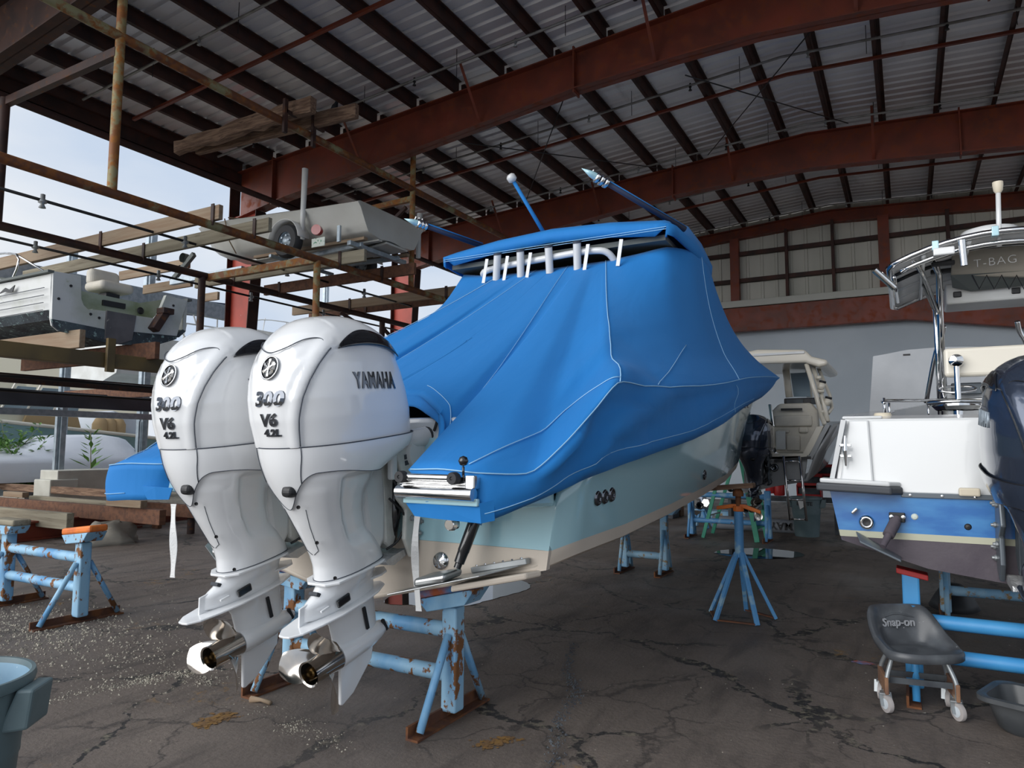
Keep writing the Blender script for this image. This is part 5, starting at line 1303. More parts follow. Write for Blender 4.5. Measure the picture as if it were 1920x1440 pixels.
# ------------------------------------------------------------------ stands
def trestle(name, x0, x1, y, zt, mt, lab, pads=None, rails=(.27, .48), hw=.37, w=.10, base=0, mleg=None):
    root = empty(name, ((x0+x1)/2, y, base), lab, 'boat stand')
    for i, x in enumerate((x0, x1)):
        m = MB(); m.span((x-w/2, y-w/2, .05), (x+w/2, y+w/2, zt-.10)); p = m.build('post', mt, root, bevel=.012)
        m = MB(); m.prism([(x-.05, y-hw, 0), (x+.03, y-hw, 0), (x+.03, y-hw, .012), (x-.035, y-hw, .012), (x-.035, y-hw, .07), (x-.05, y-hw, .07)], (0, 2*hw, 0)); m.build('foot_angle', 'stand_rust', root)
        for s in (-1, 1):
            m = MB(); m.tube([(x+.005, y+s*(hw-.05), .03), (x+.005, y+s*.06, zt*.58+.06)], .023, 10); m.build('leg_brace', mleg or mt, root, smooth=True)
        if pads:
            z0, tilt, pm = pads[i]
            m = MB(); m.prism([(x-.20, y-.09, zt-.02), (x+.20, y-.09, zt-.02), (x+.13, y-.09, zt-.10), (x-.13, y-.09, zt-.10)], (0, .18, 0)); M_ = m.build('head_plate', mt, root, bevel=.005)
            for v_ in M_.data.vertices: v_.co.z += (v_.co.x-x)*tilt
            m = MB(); m.box((x, y, zt+.01), (.44, .17, .06)); q = m.build('pad', pm, root, bevel=.018)
            for v_ in q.data.vertices: v_.co.z += (v_.co.x-x)*tilt
    for z in rails:
        m = MB(); m.tube([(x0, y, z), (x1, y, z)], .045, 14); m.build('rail', mt, root, smooth=True, auto=40)
    return root
trestle('boat_stand', -3.65, -2.36, 3.52, .74, 'blue_paint', 'worn light blue steel trestle stand under the stern of the big boat', pads=((0, -.12, 'paint_flakes'), (0, .25, 'paint_flakes')), rails=(.25, .50))
trestle('boat_stand', -7.75, -6.48, 3.72, .80, 'blue_paint', 'worn light blue trestle stand with an orange-topped pad, empty, at the left', pads=((0, 0, 'wood_grey'), (0, .12, 'orange')), rails=(.30, .56), hw=.39)
trestle('boat_stand', -3.22, -2.70, 8.72, .84, 'blue_worn', 'small flaking trestle stand under the middle of the big boat', pads=((0, 0, 'orange'), (0, 0, 'stand_rust')), rails=(.22,), hw=.28, w=.09)
# tripod style jack stand with orange handle
jx, jy = -1.41, 6.86
js = empty('jack_stand', (jx, jy, 0), 'tall blue five-legged jack stand with an orange screw handle, right of the big boat', 'jack stand')
ztop = .62
for k in range(5):
    a_ = R(72*k+20); q = V((jx+.31*math.cos(a_), jy+.31*math.sin(a_), .012))
    m = MB(); m.bar((jx+.03*math.cos(a_), jy+.03*math.sin(a_), ztop-.02), q, .04, .03); m.build('leg', 'jack_blue', js, bevel=.004)
for k in (0, 2, 3):
    a_, b_ = R(72*k+20), R(72*(k+1)+20); m = MB(); m.bar((jx+.3*math.cos(a_), jy+.3*math.sin(a_), .02), (jx+.3*math.cos(b_), jy+.3*math.sin(b_), .02), .035, .012); m.build('base_strip', 'stand_rust', js)
m = MB(); m.tube([(jx, jy, ztop-.06), (jx, jy, .99)], .042, 16); m.build('tube', 'jack_blue', js, smooth=True, auto=40)
m = MB(); m.tube([(jx, jy, .99), (jx, jy, 1.15)], .026, 12); m.lathe([(.05, 1.12), (.05, 1.16), (.03, 1.19)], (jx, jy, 0), n=12, cap=True); m.build('screw', 'stand_rust', js, smooth=True, auto=40)
m = MB(); m.prism([(jx-.20, jy-.02, .985), (jx-.05, jy-.02, 1.01), (jx+.05, jy-.02, 1.01), (jx+.20, jy-.02, .965), (jx+.20, jy-.02, .995), (jx+.06, jy-.02, 1.045), (jx-.06, jy-.02, 1.045), (jx-.20, jy-.02, 1.02)], (0, .045, 0)); m.lathe([(.05, .98), (.05, 1.03)], (jx, jy, 0), n=14, cap=True); m.build('handle', 'orange', js, bevel=.006)
m = MB(); m.box((jx-.06, jy, 1.205), (.42, .14, .045), ry=-.10); m.build('pad', 'wood_old', js, bevel=.008)
# paintbrush-like scrap at the stand foot
p = onz(490, 1318, 0)
m = MB(); m.tube([p+V((-.07, -.02, .015)), p+V((0, 0, .018)), p+V((.08, .0, .014))], [.022, .012, .014], 8); tag(m.build('paint_brush', 'wood', smooth=True), 'wooden-handled brush lying at the foot of the blue stand behind the engines', 'brush')
# ------------------------------------------------------------------ right-hand boat
BX = .66
rb = empty('fishing_boat', (BX, 5.1, .8), 'white fishing boat with blue stern band and purple-grey bottom, at the right', 'boat')
YT = 5.1
def bst(y, zk, xc, zc, xr, zr, xg, zg):
    P = [(0, zk), (xc*.55, zk+(zc-zk)*.35), (xc, zc), (xc+.01, zc+.05), (xr, zr), (xr+.01, zr+.02), (xg, zg)]
    return [(BX-a, y, z) for a, z in reversed(P)] + [(BX+a, y, z) for a, z in P[1:]]
BS = [(YT, .76, 1.06, .98, 1.12, 1.30, 1.04, 1.76), (6.5, .76, 1.10, 1.0, 1.18, 1.35, 1.12, 1.83), (8, .78, 1.08, 1.05, 1.18, 1.42, 1.12, 1.90), (9.5, .85, .92, 1.15, 1.08, 1.52, 1.02, 2.0), (11, 1.02, .58, 1.35, .75, 1.66, .70, 2.12), (12, 1.3, .2, 1.6, .3, 1.85, .28, 2.25), (12.4, 1.7, .02, 1.8, .05, 1.95, .05, 2.3)]
m = MB(); m.grid([bst(*s) for s in BS])
h = m.build('hull', ['white_gel2', 'antifoul', 'purple_side'], rb, solid=.03)
ncol = 12
for i, p in enumerate(h.data.polygons):
    c = i % ncol; p.material_index = 1 if c in (4, 5, 6, 7) else (2 if c in (2, 3, 8, 9) else 0)
def Pt(u, v, y=YT): q = ony(u, v, y); return (q.x, y, q.z)
def mirror(P): return P + [(2*BX-x, y, z) for x, y, z in reversed(P)]
m = MB(); m.prism(mirror([(-.40, YT, .98), (BX-.58, YT, .84)]) if False else [(BX-1.06, YT, .99), (BX-.55, YT, .84), (BX, YT, .77), (BX+.55, YT, .84), (BX+1.06, YT, .99), (BX+1.07, YT, 1.0), (BX+1.07, YT, 1.02), (BX-1.07, YT, 1.02)], (0, .05, 0)); m.build('bottom_paint', 'antifoul', rb)
m = MB(); m.prism([(BX-1.068, YT-.002, 1.005), (BX+1.068, YT-.002, 1.005), (BX+1.075, YT-.002, 1.045), (BX-1.075, YT-.002, 1.045)], (0, .05, 0)); m.build('masking_tape', 'tape', rb)
m = MB(); m.prism([(BX-1.075, YT, 1.045), (BX+1.075, YT, 1.045), (BX+1.12, YT, 1.29), (BX-1.12, YT, 1.29)], (0, .05, 0)); m.build('stern_band', 'boat_blue', rb)
m = MB(); m.prism([(BX-1.10, YT, 1.29), (BX+1.10, YT, 1.29), (BX+1.09, YT+.02, 1.32), (BX+1.03, YT+.10, 1.76), (BX-1.03, YT+.10, 1.76), (BX-1.09, YT+.02, 1.32)], (0, .06, 0)); m.build('transom', 'white_gel2', rb, bevel=.01)
m = MB(); m.prism([(BX-1.06, YT-.01, 1.34), (BX-.86, YT-.01, 1.34), (BX-.88, YT+.07, 1.76), (BX-1.0, YT+.07, 1.76)], (0, .05, 0)); m.build('corner_panel', 'white_gel2', rb, bevel=.012)
# rub rail: bulky on the left half, thin strip to the centre
m = MB(); m.prism([(BX-1.19, YT-.13, 1.30), (BX-.76, YT-.13, 1.285), (BX-.70, YT-.02, 1.28), (BX-.70, YT+.04, 1.28), (BX-1.19, YT+.04, 1.30)], (0, 0, .05)); m.build('rub_rail', 'rub_rail', rb, bevel=.012)
m = MB(); m.prism([(BX-1.17, YT-.11, 1.35), (BX-.77, YT-.11, 1.335), (BX-.71, YT, 1.33), (BX-.71, YT+.06, 1.33), (BX-1.17, YT+.06, 1.35)], (0, 0, .03)); m.build('rail_ledge', 'white_gel2', rb, bevel=.01)
m = MB(); m.span((BX-.71, YT-.015, 1.268), (BX+1.1, YT+.01, 1.298)); m.build('rub_strip', 'ob_grey', rb, bevel=.003)
for k in range(5):
    m = MB(); m.lathe([(0, .006), (.008, .005), (.010, 0)], (BX-.66+.17*k, YT-.015, 1.283), (0, -1, 0), 8); m.build('rivet', 'chrome', rb)
# stern fittings
m = MB(); c = ony(1586, 845, YT-.02); m.tube([(c.x, c.y-.03, c.z-.10), (c.x, c.y-.045, c.z), (c.x, c.y-.03, c.z+.10)], [.006, .014, .006], 10)
for dz in (-.035, .035): m.box((c.x, c.y-.015, c.z+dz), (.07, .03, .018)); 
m.build('cleat', 'chrome', rb, bevel=.004)
c = ony(1625, 979, YT); m = MB(); m.lathe([(.022, .02), (.026, .03), (.040, .025), (.047, 0)], c, (0, -1, 0), 24); th = m.build('through_hull', 'chrome', rb, smooth=True)
m = MB(); m.lathe([(0, .008), (.024, .01)], c, (0, -1, 0), 16); m.build('outlet_hole', 'black', th)
a, b = ony(1597, 963, YT-.03), ony(1608, 953, YT-.03); m = MB(); m.bar(a, b, .035, .02); m.build('pad_eye', 'chrome', rb, bevel=.008)
for (u, v) in ((1715, 969), (1815, 988)):
    c = ony(u, v, YT-.0); m = MB(); m.lathe([(0, .008), (.014, .006), (.02, 0)], c, (0, -1, 0), 12); m.build('plug', 'black' if u > 1800 else 'plate_green', rb)
# trim tab with its ram
a, b = ony(1682, 972, YT-.03), ony(1655, 1025, YT-.20); d = b-a
m = MB(); m.tube([a, a+d*.12, a+d*.13, a+d*.6, a+d*.62, b], [.026, .026, .034, .034, .022, .018], 14); m.build('tab_ram', 'antifoul', rb, smooth=True, auto=40)
m = MB(); m.box((a.x, a.y+.02, a.z+.005), (.09, .03, .06)); m.build('ram_mount', 'black', rb, bevel=.006)
for dx in (-.03, .035):
    m = MB(); m.lathe([(0, .02), (.012, .018), (.013, 0)], (a.x+dx, a.y, a.z+.01), (0, -1, 0), 10); m.build('bolt', 'chrome', rb)
m = MB(); p = [ony(1605, 1000, YT), ony(1690, 1048, YT), ony(1690, 1055, YT-.22), ony(1612, 1018, YT-.22)]; m.prism(p, (0, 0, .015)); m.build('trim_tab', 'ob_grey', rb, bevel=.004)
# deck, coaming and rails inside
m = MB(); m.prism([(BX-1.03, YT+.10, 1.745), (BX+1.03, YT+.10, 1.745), (BX+1.0, YT+.42, 1.78), (BX-1.0, YT+.42, 1.78)], (0, 0, .02))
for s in (-1, 1): m.prism([(BX+s*1.04, YT+.1, 1.765), (BX+s*.80, YT+.1, 1.765), (BX+s*.85, 8, 1.90), (BX+s*.78, 9.5, 2.0), (BX+s*1.02, 9.5, 2.0), (BX+s*1.12, 8, 1.90), (BX+s*1.12, 6.5, 1.83)], (0, 0, .02))
m.build('gunwale_deck', 'white_gel2', rb, bevel=.01)
for (u, v) in ((1594, 786), (1610, 781)):
    c = onz(u, v, 1.80); m = MB(); m.lathe([(.035, .0), (.038, .012), (.0, .012)], (c.x, c.y, c.z-.005), n=16); m.build('rod_hole', 'ob_grey', rb)
m = MB(); m.span((BX-.85, 5.6, 1.0), (BX+.85, 9.4, 1.05)); m.build('cockpit_floor', 'white_dull', rb)
m = MB(); m.tube([(BX-.80, 5.75, 1.90), (BX-.80, 6.3, 1.95), (BX-.5, 6.9, 1.98), (BX+.4, 6.9, 1.98)], .012, 8, smooth=4)
for (x, y) in ((-.80, 5.8), (-.78, 6.4), (-.5, 6.85), (-.1, 6.9)): m.tube([(BX+x, y, 1.80), (BX+x, y, 1.94)], .009, 6)
m.build('grab_rail', 'chrome', rb, smooth=True)
c = ony(1655, 782, 5.5); m = MB(); m.lathe([(0, .03), (.05, .028), (.06, .0), (.05, -.03), (0, -.03)], c, n=16); tag(m.build('bait_lid', 'cream', smooth=True), 'round pale yellow lid on the stern of the right-hand boat', 'lid')
c = ony(1818, 926, YT-.03); m = MB(); m.box((c.x, c.y, c.z+.01), (.11, .04, .05)); tag(m.build('sponge', 'cream', bevel=.01), 'pale yellow sponge on the stern ledge beside the dark outboard', 'sponge')
# console and helm
m = MB(); m.span((BX-.38, 7.2, 1.05), (BX+.38, 7.9, 2.12)); co = m.build('console', 'white_gel2', rb, bevel=.03)
m = MB(); c = ony(1770, 690, 6.8); m.span((c.x, 6.78, 2.16), (c.x+.9, 6.86, 2.40)); m.build('seat_back', 'cream_gel', rb, bevel=.03, bseg=3)
m = MB(); c = ony(1793, 676, 6.72); m.lathe([(.0, .0), (.055, 0), (.05, .02), (.02, .035), (0, .04)], c, (0, -1, 0), 20); m.tube([c, (c.x, c.y, c.z-.38)], .022, 12); m.build('rod_pedestal', 'chrome', rb, smooth=True, auto=40)
m = MB(); c = ony(1795, 730, 6.9); m.tube([V((c.x+.13*math.cos(a_), c.y+.05*math.sin(a_), c.z+.03*math.sin(a_))) for a_ in (2*PI*k/20 for k in range(20))], .010, 6, closed=True); m.build('steering_wheel', 'chrome', rb, smooth=True)
m = MB(); c = ony(1812, 729, 7.1); m.box(c, (.22, .05, .10)); m.build('stereo', 'ob_grey', rb, bevel=.01)
m = MB(); c = ony(1790, 755, 6.6); m.tube([V((c.x+.02+.20*math.cos(a_), c.y+.16*math.sin(a_), c.z)) for a_ in (2*PI*k/24 for k in range(24))], .018, 8, closed=True)
m.lathe([(0, 0), (.17, 0), (.18, -.03), (.15, -.06)], (c.x+.02, c.y, c.z), n=24); m.tube([(c.x+.02, c.y, c.z-.05), (c.x+.02, c.y, 1.4)], .035, 10); m.build('round_seat', 'chrome', rb, smooth=True, auto=50)
# ---- T-top
tp = empty('canvas_t_top', (BX, 7, 1.8), 'chrome-piped canvas top of the right-hand boat, marked T-BAG underneath', 'boat top')
def zt(x): return 3.02 + .17*(1-((x-BX)/.72)**2)
m = MB(); rows = []
for j in range(9):
    y = 6.2+1.6*j/8; rows.append([V((BX-.72+1.44*i/16, y, zt(BX-.72+1.44*i/16)-.045*j/8)) for i in range(17)])
m.grid(rows); m.build('canvas', 'canvas_white', tp, smooth=True, solid=.02)
m = MB()
edge = [V((BX-.74, 6.25, 3.0))] + [V((BX-.70+1.40*i/12, 6.17, zt(BX-.70+1.40*i/12)-.02)) for i in range(13)] + [V((BX+.74, 6.25, 3.0)), V((BX+.74, 7.8, 2.96))] + [V((BX+.70-1.40*i/8, 7.84, zt(BX+.70-1.40*i/8)-.07)) for i in range(9)] + [V((BX-.74, 7.8, 2.96))]
m.tube(edge, .024, 10, closed=True)
m.tube([V((BX-.66+1.32*i/12, 6.22, zt(BX-.66+1.32*i/12)-.09)) for i in range(13)], .020, 10)
m.build('perimeter_pipe', 'chrome', tp, smooth=True)
for k, x in enumerate((-.5, -.2, .2, .5)):
    m = MB(); m.tube([(BX+x, 6.2, zt(BX+x)-.05), (BX+x, 7.82, zt(BX+x)-.08)], .017, 8); m.build('roof_pipe', 'white_gel2', tp, smooth=True)
for z_ in (6.45, 6.7, 7.1, 7.45):
    m = MB(); m.tube([V((BX-.70+1.40*i/10, z_, zt(BX-.70+1.40*i/10)-.05)) for i in range(11)], .014, 8); m.build('cross_pipe', 'white_gel2' if z_ > 7 else 'black', tp, smooth=True)
for yy in (6.5, 6.78):
    m = MB(); m.box((BX-.36, yy, zt(BX-.36)-.10), (.16, .05, .035)); m.build('strap_buckle', 'black', tp, bevel=.008)
for s in (-1, 1):
    m = MB(); x = BX+s*.38
    m.tube([(x, 6.95, 1.85), (x, 6.95, 2.72), (x+s*-.0, 6.75, 3.02), (x-s*-.06, 6.5, 3.12)], [.026]*4, 12)
    m.tube([(x+s*.03, 6.99, 1.85), (x+s*.03, 6.99, 2.75), (x+s*.10, 7.2, 3.03)], .020, 12)
    m.tube([(x+s*.0, 6.97, 2.70), (x+s*.12, 6.6, 3.0), (x+s*.2, 6.3, 3.08)], .018, 10)
    m.build('upright', 'chrome', tp, smooth=True)
    m = MB(); m.tube([(x+s*-.08, 8.2, 2.8), (x+s*-.06, 8.25, 2.7), (x+s*.0, 8.3, 2.55), (x+s*.10, 8.5, 2.05)], .022, 10, smooth=4); m.build('front_leg', 'chrome', tp, smooth=True)
for (a, b) in ((ony(1640, 506, 6.1), ony(1678, 540, 6.15)), (ony(1803, 450, 6.1), ony(1808, 498, 6.12))):
    m = MB(); m.tube([a, b], .026, 16, cap=False); m.build('rod_holder', 'chrome', tp, smooth=True)
m = MB(); a, b = ony(1676, 520, 6.15), ony(1684, 566, 7.3); m.tube([a, b], .016, 8); m.build('side_pipe', 'chrome', tp, smooth=True)
m = MB(); c = ony(1770, 470, 6.12); m.box((c.x, 6.14, c.z), (.14, .04, .06)); m.build('light_box', 'white_gel2', tp, bevel=.01)
for x in (-.42, -.04, .3):
    m = MB(); m.box((BX+x, 6.165, zt(BX+x)-.02), (.045, .06, .075)); m.build('canvas_tie', 'hull_blue', tp, bevel=.006)
# lacing along the left edge
m = MB(); pts = []
for k in range(30): pts.append((BX-.735+(.03 if k % 2 else 0), 6.25+k*.052, 2.985+(.03 if k % 2 else 0)))
m.tube(pts, .006, 5); m.build('lacing', 'strap', tp)
# bag and electronics box
bq = [ony(1785, 472, 6.6), ony(1960, 455, 6.6), ony(1960, 520, 6.7), ony(1783, 516, 6.7)]
m = MB(); m.prism(bq, (0, .04, 0)); bag = m.build('storage_bag', 'canvas_tan', tp, bevel=.01)
bq = [ony(1783, 516, 6.68), ony(1960, 505, 6.68), ony(1960, 530, 6.9), ony(1820, 545, 6.9), ony(1786, 538, 6.9)]
m = MB(); m.prism(bq, (0, .03, 0)); m.build('bag_mesh', 'mesh_grey', bag)
m = MB(); pts = []
for k in range(9): q = ony(1822+14*k, 516 if k % 2 == 0 else 542, 6.62); pts.append(q)
m.tube(pts, .007, 5); m.build('shock_cord', 'black', bag)
m = MB(); c0, c1 = ony(1772, 534, 7.0), ony(1772, 572, 7.0); m.span((c0.x, 6.98, c1.z), (BX+.6, 7.4, c0.z)); eb = m.build('electronics_box', 'white_dull', tp, bevel=.015)
for (u, v) in ((1795, 552), (1905, 545)):
    c = ony(u, v, 6.97); m = MB(); m.box(c, (.06, .015, .05)); m.build('speaker_recess', 'black', eb, bevel=.008)
c = ony(1866, 490, 6.58)
text_obj('bag_lettering', 'T-BAG', .092, 'strap', lambda x, y, z: V((c.x+x, 6.585-z, c.z+y+x*.03)), tp, ext=.002, offset=-.002, spacing=1.12)
c = ony(1855, 440, 6.9); m = MB(); m.lathe([(0, .085), (.10, .08), (.20, .05), (.22, .01), (.22, -.04), (0, -.04)], (c.x, 6.9, zt(c.x)+.13), n=28); tag(m.build('radar_dome', 'white_gel2', smooth=True), 'flat white dome on top of the right-hand boat canvas', 'dome')
b, t = ony(1873, 450, 6.25), ony(1871, 350, 6.25)
m = MB(); m.tube([b-V((0, 0, .05)), t-V((0, 0, .03))], .017, 12); an2 = empty('radio_antenna', b, 'white antenna with a cream cap standing on the right-hand boat top', 'antenna'); m.build('mast', 'white_gel2', an2, smooth=True)
m = MB(); m.lathe([(.018, -.05), (.03, -.03), (.035, .01), (.035, .035), (0, .04)], t, n=16); m.build('cap', 'cream', an2, smooth=True, auto=40)
# dark outboard on the right-hand boat, same build in dark paint
def recolour(o, mp, skip):
    c = o.copy(); COL.objects.link(c)
    if o.data:
        c.data = o.data.copy()
        for i, mm in enumerate(c.data.materials):
            for k, v in mp.items():
                if mm == MATS[k]: c.data.materials[i] = MATS[v]
    for ch in [x for x in bpy.data.objects if x.parent == o and not any(s in x.name for s in skip)]:
        recolour(ch, mp, skip).parent = c
    return c
DK = {'white_gel': 'ob_dark', 'white_gel2': 'ob_grey', 'cast_white': 'ob_grey', 'seam': 'black', 'chrome_dark': 'galv'}
ED = recolour(EA, DK, ('power', 'cylinder', 'capacity', 'emblem', 'propeller', 'skeg'))
ED.name = 'outboard_motor'; ED.location = (.64, 4.50, .30); ED.rotation_euler = (R(13), 0, R(3)); ED.scale = (.97, .97, .97); ED['label'] = 'dark blue-grey outboard motor cut off by the right edge of the picture'
# stand under it, bright blue
trestle('boat_stand', -.02, 1.32, 5.36, .87, 'blue_new', 'bright blue trestle stand behind the rolling stool, under the right-hand boat', pads=None, rails=(.26, .47), hw=.30)
m = MB(); m.prism([(-.10, 5.30, .80), (.08, 5.30, .765), (.08, 5.44, .765), (-.10, 5.44, .80)], (0, 0, -.035)); tag(m.build('stand_wedge', 'red_crate', bevel=.006), 'small red wedge on top of the bright blue stand under the right-hand boat', 'wedge')
# small far stand leg under the same boat
trestle('boat_stand', .25, 1.2, 7.9, .70, 'blue_worn', 'flaking blue stand deep under the right-hand boat', rails=(.25,), hw=.28, w=.09)
c = onz(1790, 1140, .0)
m = MB(); rr_ = random.Random(4); rows = []
for i in range(7):
    rows.append([(c.x+(.22*math.cos(a_)*(1-.14*i))*(1+.1*math.sin(3*a_)), c.y+.3*math.sin(a_)*(1-.14*i), .24*math.sin(i/6*PI/2)) for a_ in (2*PI*k/16 for k in range(16))])
m.rings(rows); tag(m.build('rubber_bundle', 'rubber', smooth=True), 'dark rounded bundle on the floor beneath the right-hand boat', 'bundle')

# ------------------------------------------------------------------ rolling shop stool
A0, A1 = onz(1665, 1338, 0), onz(1800, 1354, 0)
xr_ = (A1-A0); W_ = xr_.length; xr_.normalize(); yr_ = V((-xr_.y, xr_.x, 0)); O_ = (A0+A1)/2 + yr_*.13
def L2(x, y, z): return O_ + xr_*x + yr_*y + V((0, 0, z))
so = empty('rolling_stool', O_, 'low rolling mechanic stool with a grey plastic bucket seat, at the lower right', 'stool')
SA = R(24)
def L3(x, y, z): return L2(x*math.cos(SA)-y*math.sin(SA), x*math.sin(SA)+y*math.cos(SA), z)
def zrim(a_):  # a_ = 0 at the back
    a_ = abs((a_+PI) % (2*PI)-PI); return .375+.20*(1-sst(R(38), R(108), a_))
def rimxy(a_, k=1):
    sx, cy_ = math.sin(a_), math.cos(a_); n_ = 2.7
    x = .222*math.copysign(abs(sx)**(2/n_), sx); y = .185*math.copysign(abs(cy_)**(2/n_), cy_)
    lean = .045*(zrim(a_)-.375)/.2
    return x*k, (y + lean)*k if cy_ > 0 else y*k
m = MB(); rows = []; NA = 64
def seatp(a_, r):
    x, y = rimxy(a_, r); f = sst(.60, 1.0, r); z = .352 + .012*r*r + (zrim(a_)-.364)*f**.85
    return L3(x, y-.01, z)
for j in range(1, 21):
    rows.append([seatp(2*PI*k/NA, j/20) for k in range(NA)])
for (k_, dz) in ((1.03, .004), (1.07, -.006), (1.085, -.022), (1.075, -.045), (1.05, -.05), (1.03, -.04)):
    rows.append([L3(rimxy(2*PI*k/NA, k_)[0], rimxy(2*PI*k/NA, k_)[1]-.01, zrim(2*PI*k/NA)+dz) for k in range(NA)])
m.grid([[p for p in r] for r in rows], closed=True)
m.add([L3(0, -.01, .352)] + rows[0], [(0, k+1, (k+1) % NA+1) for k in range(NA)])
st_ = m.build('bucket_seat', 'seat_grey', so, smooth=True, solid=.006, auto=70)
def back_s(x, z): # point on the inner face of the backrest
    a0 = math.asin(max(-1, min(1, abs(x/.235)**1.35)))*(1 if x >= 0 else -1); t = (z-.40)/.17
    lo, hi = .70, 1.0
    best = min(((abs((seatp(a0, r/60)-O_).z-z), r/60) for r in range(36, 61)))[1]
    return seatp(a0, best)
fw = (L3(0, -1, 0)-L3(0, 0, 0))
def bk_p(x, z):
    c0 = min((abs(seatp(0, r/120).z-z), r/120) for r in range(60, 121))[1]; q = seatp(0, c0)
    return q + (L3(1, 0, 0)-L3(0, 0, 0))*x + fw*(.75*x*x)
text_obj('raised_lettering', 'Snap-on', .066, 'clear_grey', lambda x, y, z: bk_p(x-.01, .478+y)+fw*(.014+z), so, ext=.004, offset=.001, shear=.15)
m = MB(); arc = [bk_p(.155*math.cos(a_), .435+.09*math.sin(a_))+fw*.000 for a_ in (PI*k/20 for k in range(21))]; m.tube(arc, .006, 6); m.build('seat_crease', 'seat_grey', so, smooth=True)
for s in (-1, 1):
    x = s*W_/2
    m = MB(); m.bar(L2(x, -.13, .155), L2(x-.0, .16, .155), .022, .10); m.build('side_board', 'board', so, bevel=.006)
    for y in (-.11, .13):
        m = MB(); m.tube([L2(x*.72, y*.6, .345), L2(x*.80, y*.7, .30), L2(x*.98, y, .20), L2(x*.98, y, .10)], .013, 10, smooth=4); m.build('bent_leg', 'zinc', so, smooth=True)
        m = MB(); c = L2(x, y, .055); r0 = .05
        ax = (xr_*.9+yr_*(.45 if y < 0 else -.3)).normalized()
        m.lathe([(.0, -.014), (.032, -.014), (r0, -.012), (r0+.002, 0), (r0, .012), (.032, .014), (0, .014)], V((c.x, c.y, r0)), ax, 24); cw_ = m.build('caster_wheel', 'caster', so, smooth=True, auto=40)
        m = MB(); m.lathe([(0, -.018), (.03, -.017), (.03, .017), (0, .018)], V((c.x, c.y, r0)), ax, 20); m.build('wheel_hub', 'caster_w', cw_, smooth=True, auto=40)
        m = MB(); q = V((c.x, c.y, 0)); s_ = ax*.022; bk_ = ax.cross(V((0, 0, 1)))*.018
        for g in (-1, 1): m.bar(q+s_*g+V((0, 0, r0-.01)), q+s_*g-bk_+V((0, 0, .11)), .004, .035, up=ax)
        m.box(q-bk_+V((0, 0, .108)), (.055, .055, .008)); m.build('caster_fork', 'zinc', so)
for y in (-.05, .10):
    m = MB(); m.bar(L2(-W_/2, y, .175), L2(W_/2, y, .175), .006, .035); m.build('cross_strap', 'clutter_dark', so)

# black tub
bl, fl, fr = onz(1815, 1262, .19), onz(1826, 1304, .19), onz(1935, 1330, .19)
tb = empty('mixing_tub', fl, 'black plastic tub on the floor at the right edge, beside the stool', 'tub')
ex = (fr-fl).normalized(); ey = V((-ex.y, ex.x, 0)); dl = max(.28, (bl-fl).dot(ey)); ln = .75
def tubring(ins, z, n=8, r=.09):
    out = []
    for (cx, cy, a0) in ((ln-ins-r, ins+r, -PI/2), (ln-ins-r, dl-ins-r, 0), (ins+r, dl-ins-r, PI/2), (ins+r, ins+r, PI)):
        for k in range(n): a_ = a0+PI/2*k/(n-1); x, y = cx+r*math.cos(a_), cy+r*math.sin(a_); out.append(V((fl.x, fl.y, 0))+ex*x+ey*y+V((0, 0, z)))
    return out
m = MB(); m.rings([tubring(.09, 0), tubring(.065, .03), tubring(.03, .165), tubring(-.008, .17), tubring(-.008, .195), tubring(.012, .20), tubring(.03, .19), tubring(.06, .05), tubring(.09, .02)]); m.build('shell', 'tub_black', tb, smooth=True, auto=35)

# round bins
def bin_(base, rim_r, H, lab, mt, text=None, ta=0, liner=True):
    root = empty('round_bin', base, lab, 'bin'); b = V(base)
    m = MB(); k = rim_r
    m.lathe([(0, .01), (k*.74, 0), (k*.76, .02), (k*.86, H*.55), (k*.875, H*.56), (k*.875, H*.60), (k*.88, H*.62), (k*.95, H*.93), (k, H*.94), (k*1.02, H*.97), (k*1.0, H), (k*.95, H), (k*.93, H*.97)], b, n=56)
    body = m.build('body', mt, root, smooth=True, auto=35)
    m = MB(); m.lathe([(k*.93, H*.97), (k*.85, H*.55), (k*.74, .03), (0, .03)], b, n=56); m.build('inside', 'bin_inside' if liner else mt, root, smooth=True)
    for s in (0, 1):
        a_ = ta+PI/2+PI*s; d = V((math.cos(a_), math.sin(a_), 0)); t_ = V((-d.y, d.x, 0)); c = b+d*k*1.0
        m = MB(); P = [c+t_*-.09+V((0, 0, H*.93)), c+t_*-.07+d*.055+V((0, 0, H*.90)), c+t_*-.06+d*.04+V((0, 0, H*.72)), c+t_*-.05-d*.05+V((0, 0, H*.70))]
        m.prism([c+V((0, 0, H*.95))-t_*.08, c+V((0, 0, H*.95))-t_*.08+d*.06, c+V((0, 0, H*.74))-t_*.08+d*.045, c+V((0, 0, H*.72))-t_*.08-d*.06], t_*.16); m.build('handle', mt, root, bevel=.01)
    if text:
        def f(x, y, z):
            a_ = ta + x/(k*.95); r = k*(.955)+z-.0; return b + V((r*math.cos(a_), r*math.sin(a_), H*.84+y))
        text_obj('lettering', text, H*.13, 'black', f, root, ext=.003, offset=.003)
    return root
near = onz(12, 1290, .69)
bin_((-3.20, 1.36, 0), .275, .69, 'grey-blue round bin in the lower left corner, open top', 'bin_grey', 'BRUTE', ta=R(-52))
p = onz(1510, 1008, 0)
bin_((p.x, p.y+.25, 0), .27, .70, 'dark grey-green round bin under the ladder of the far cream boat', 'bin_grey', 'BRUTE', ta=R(-90), liner=False)
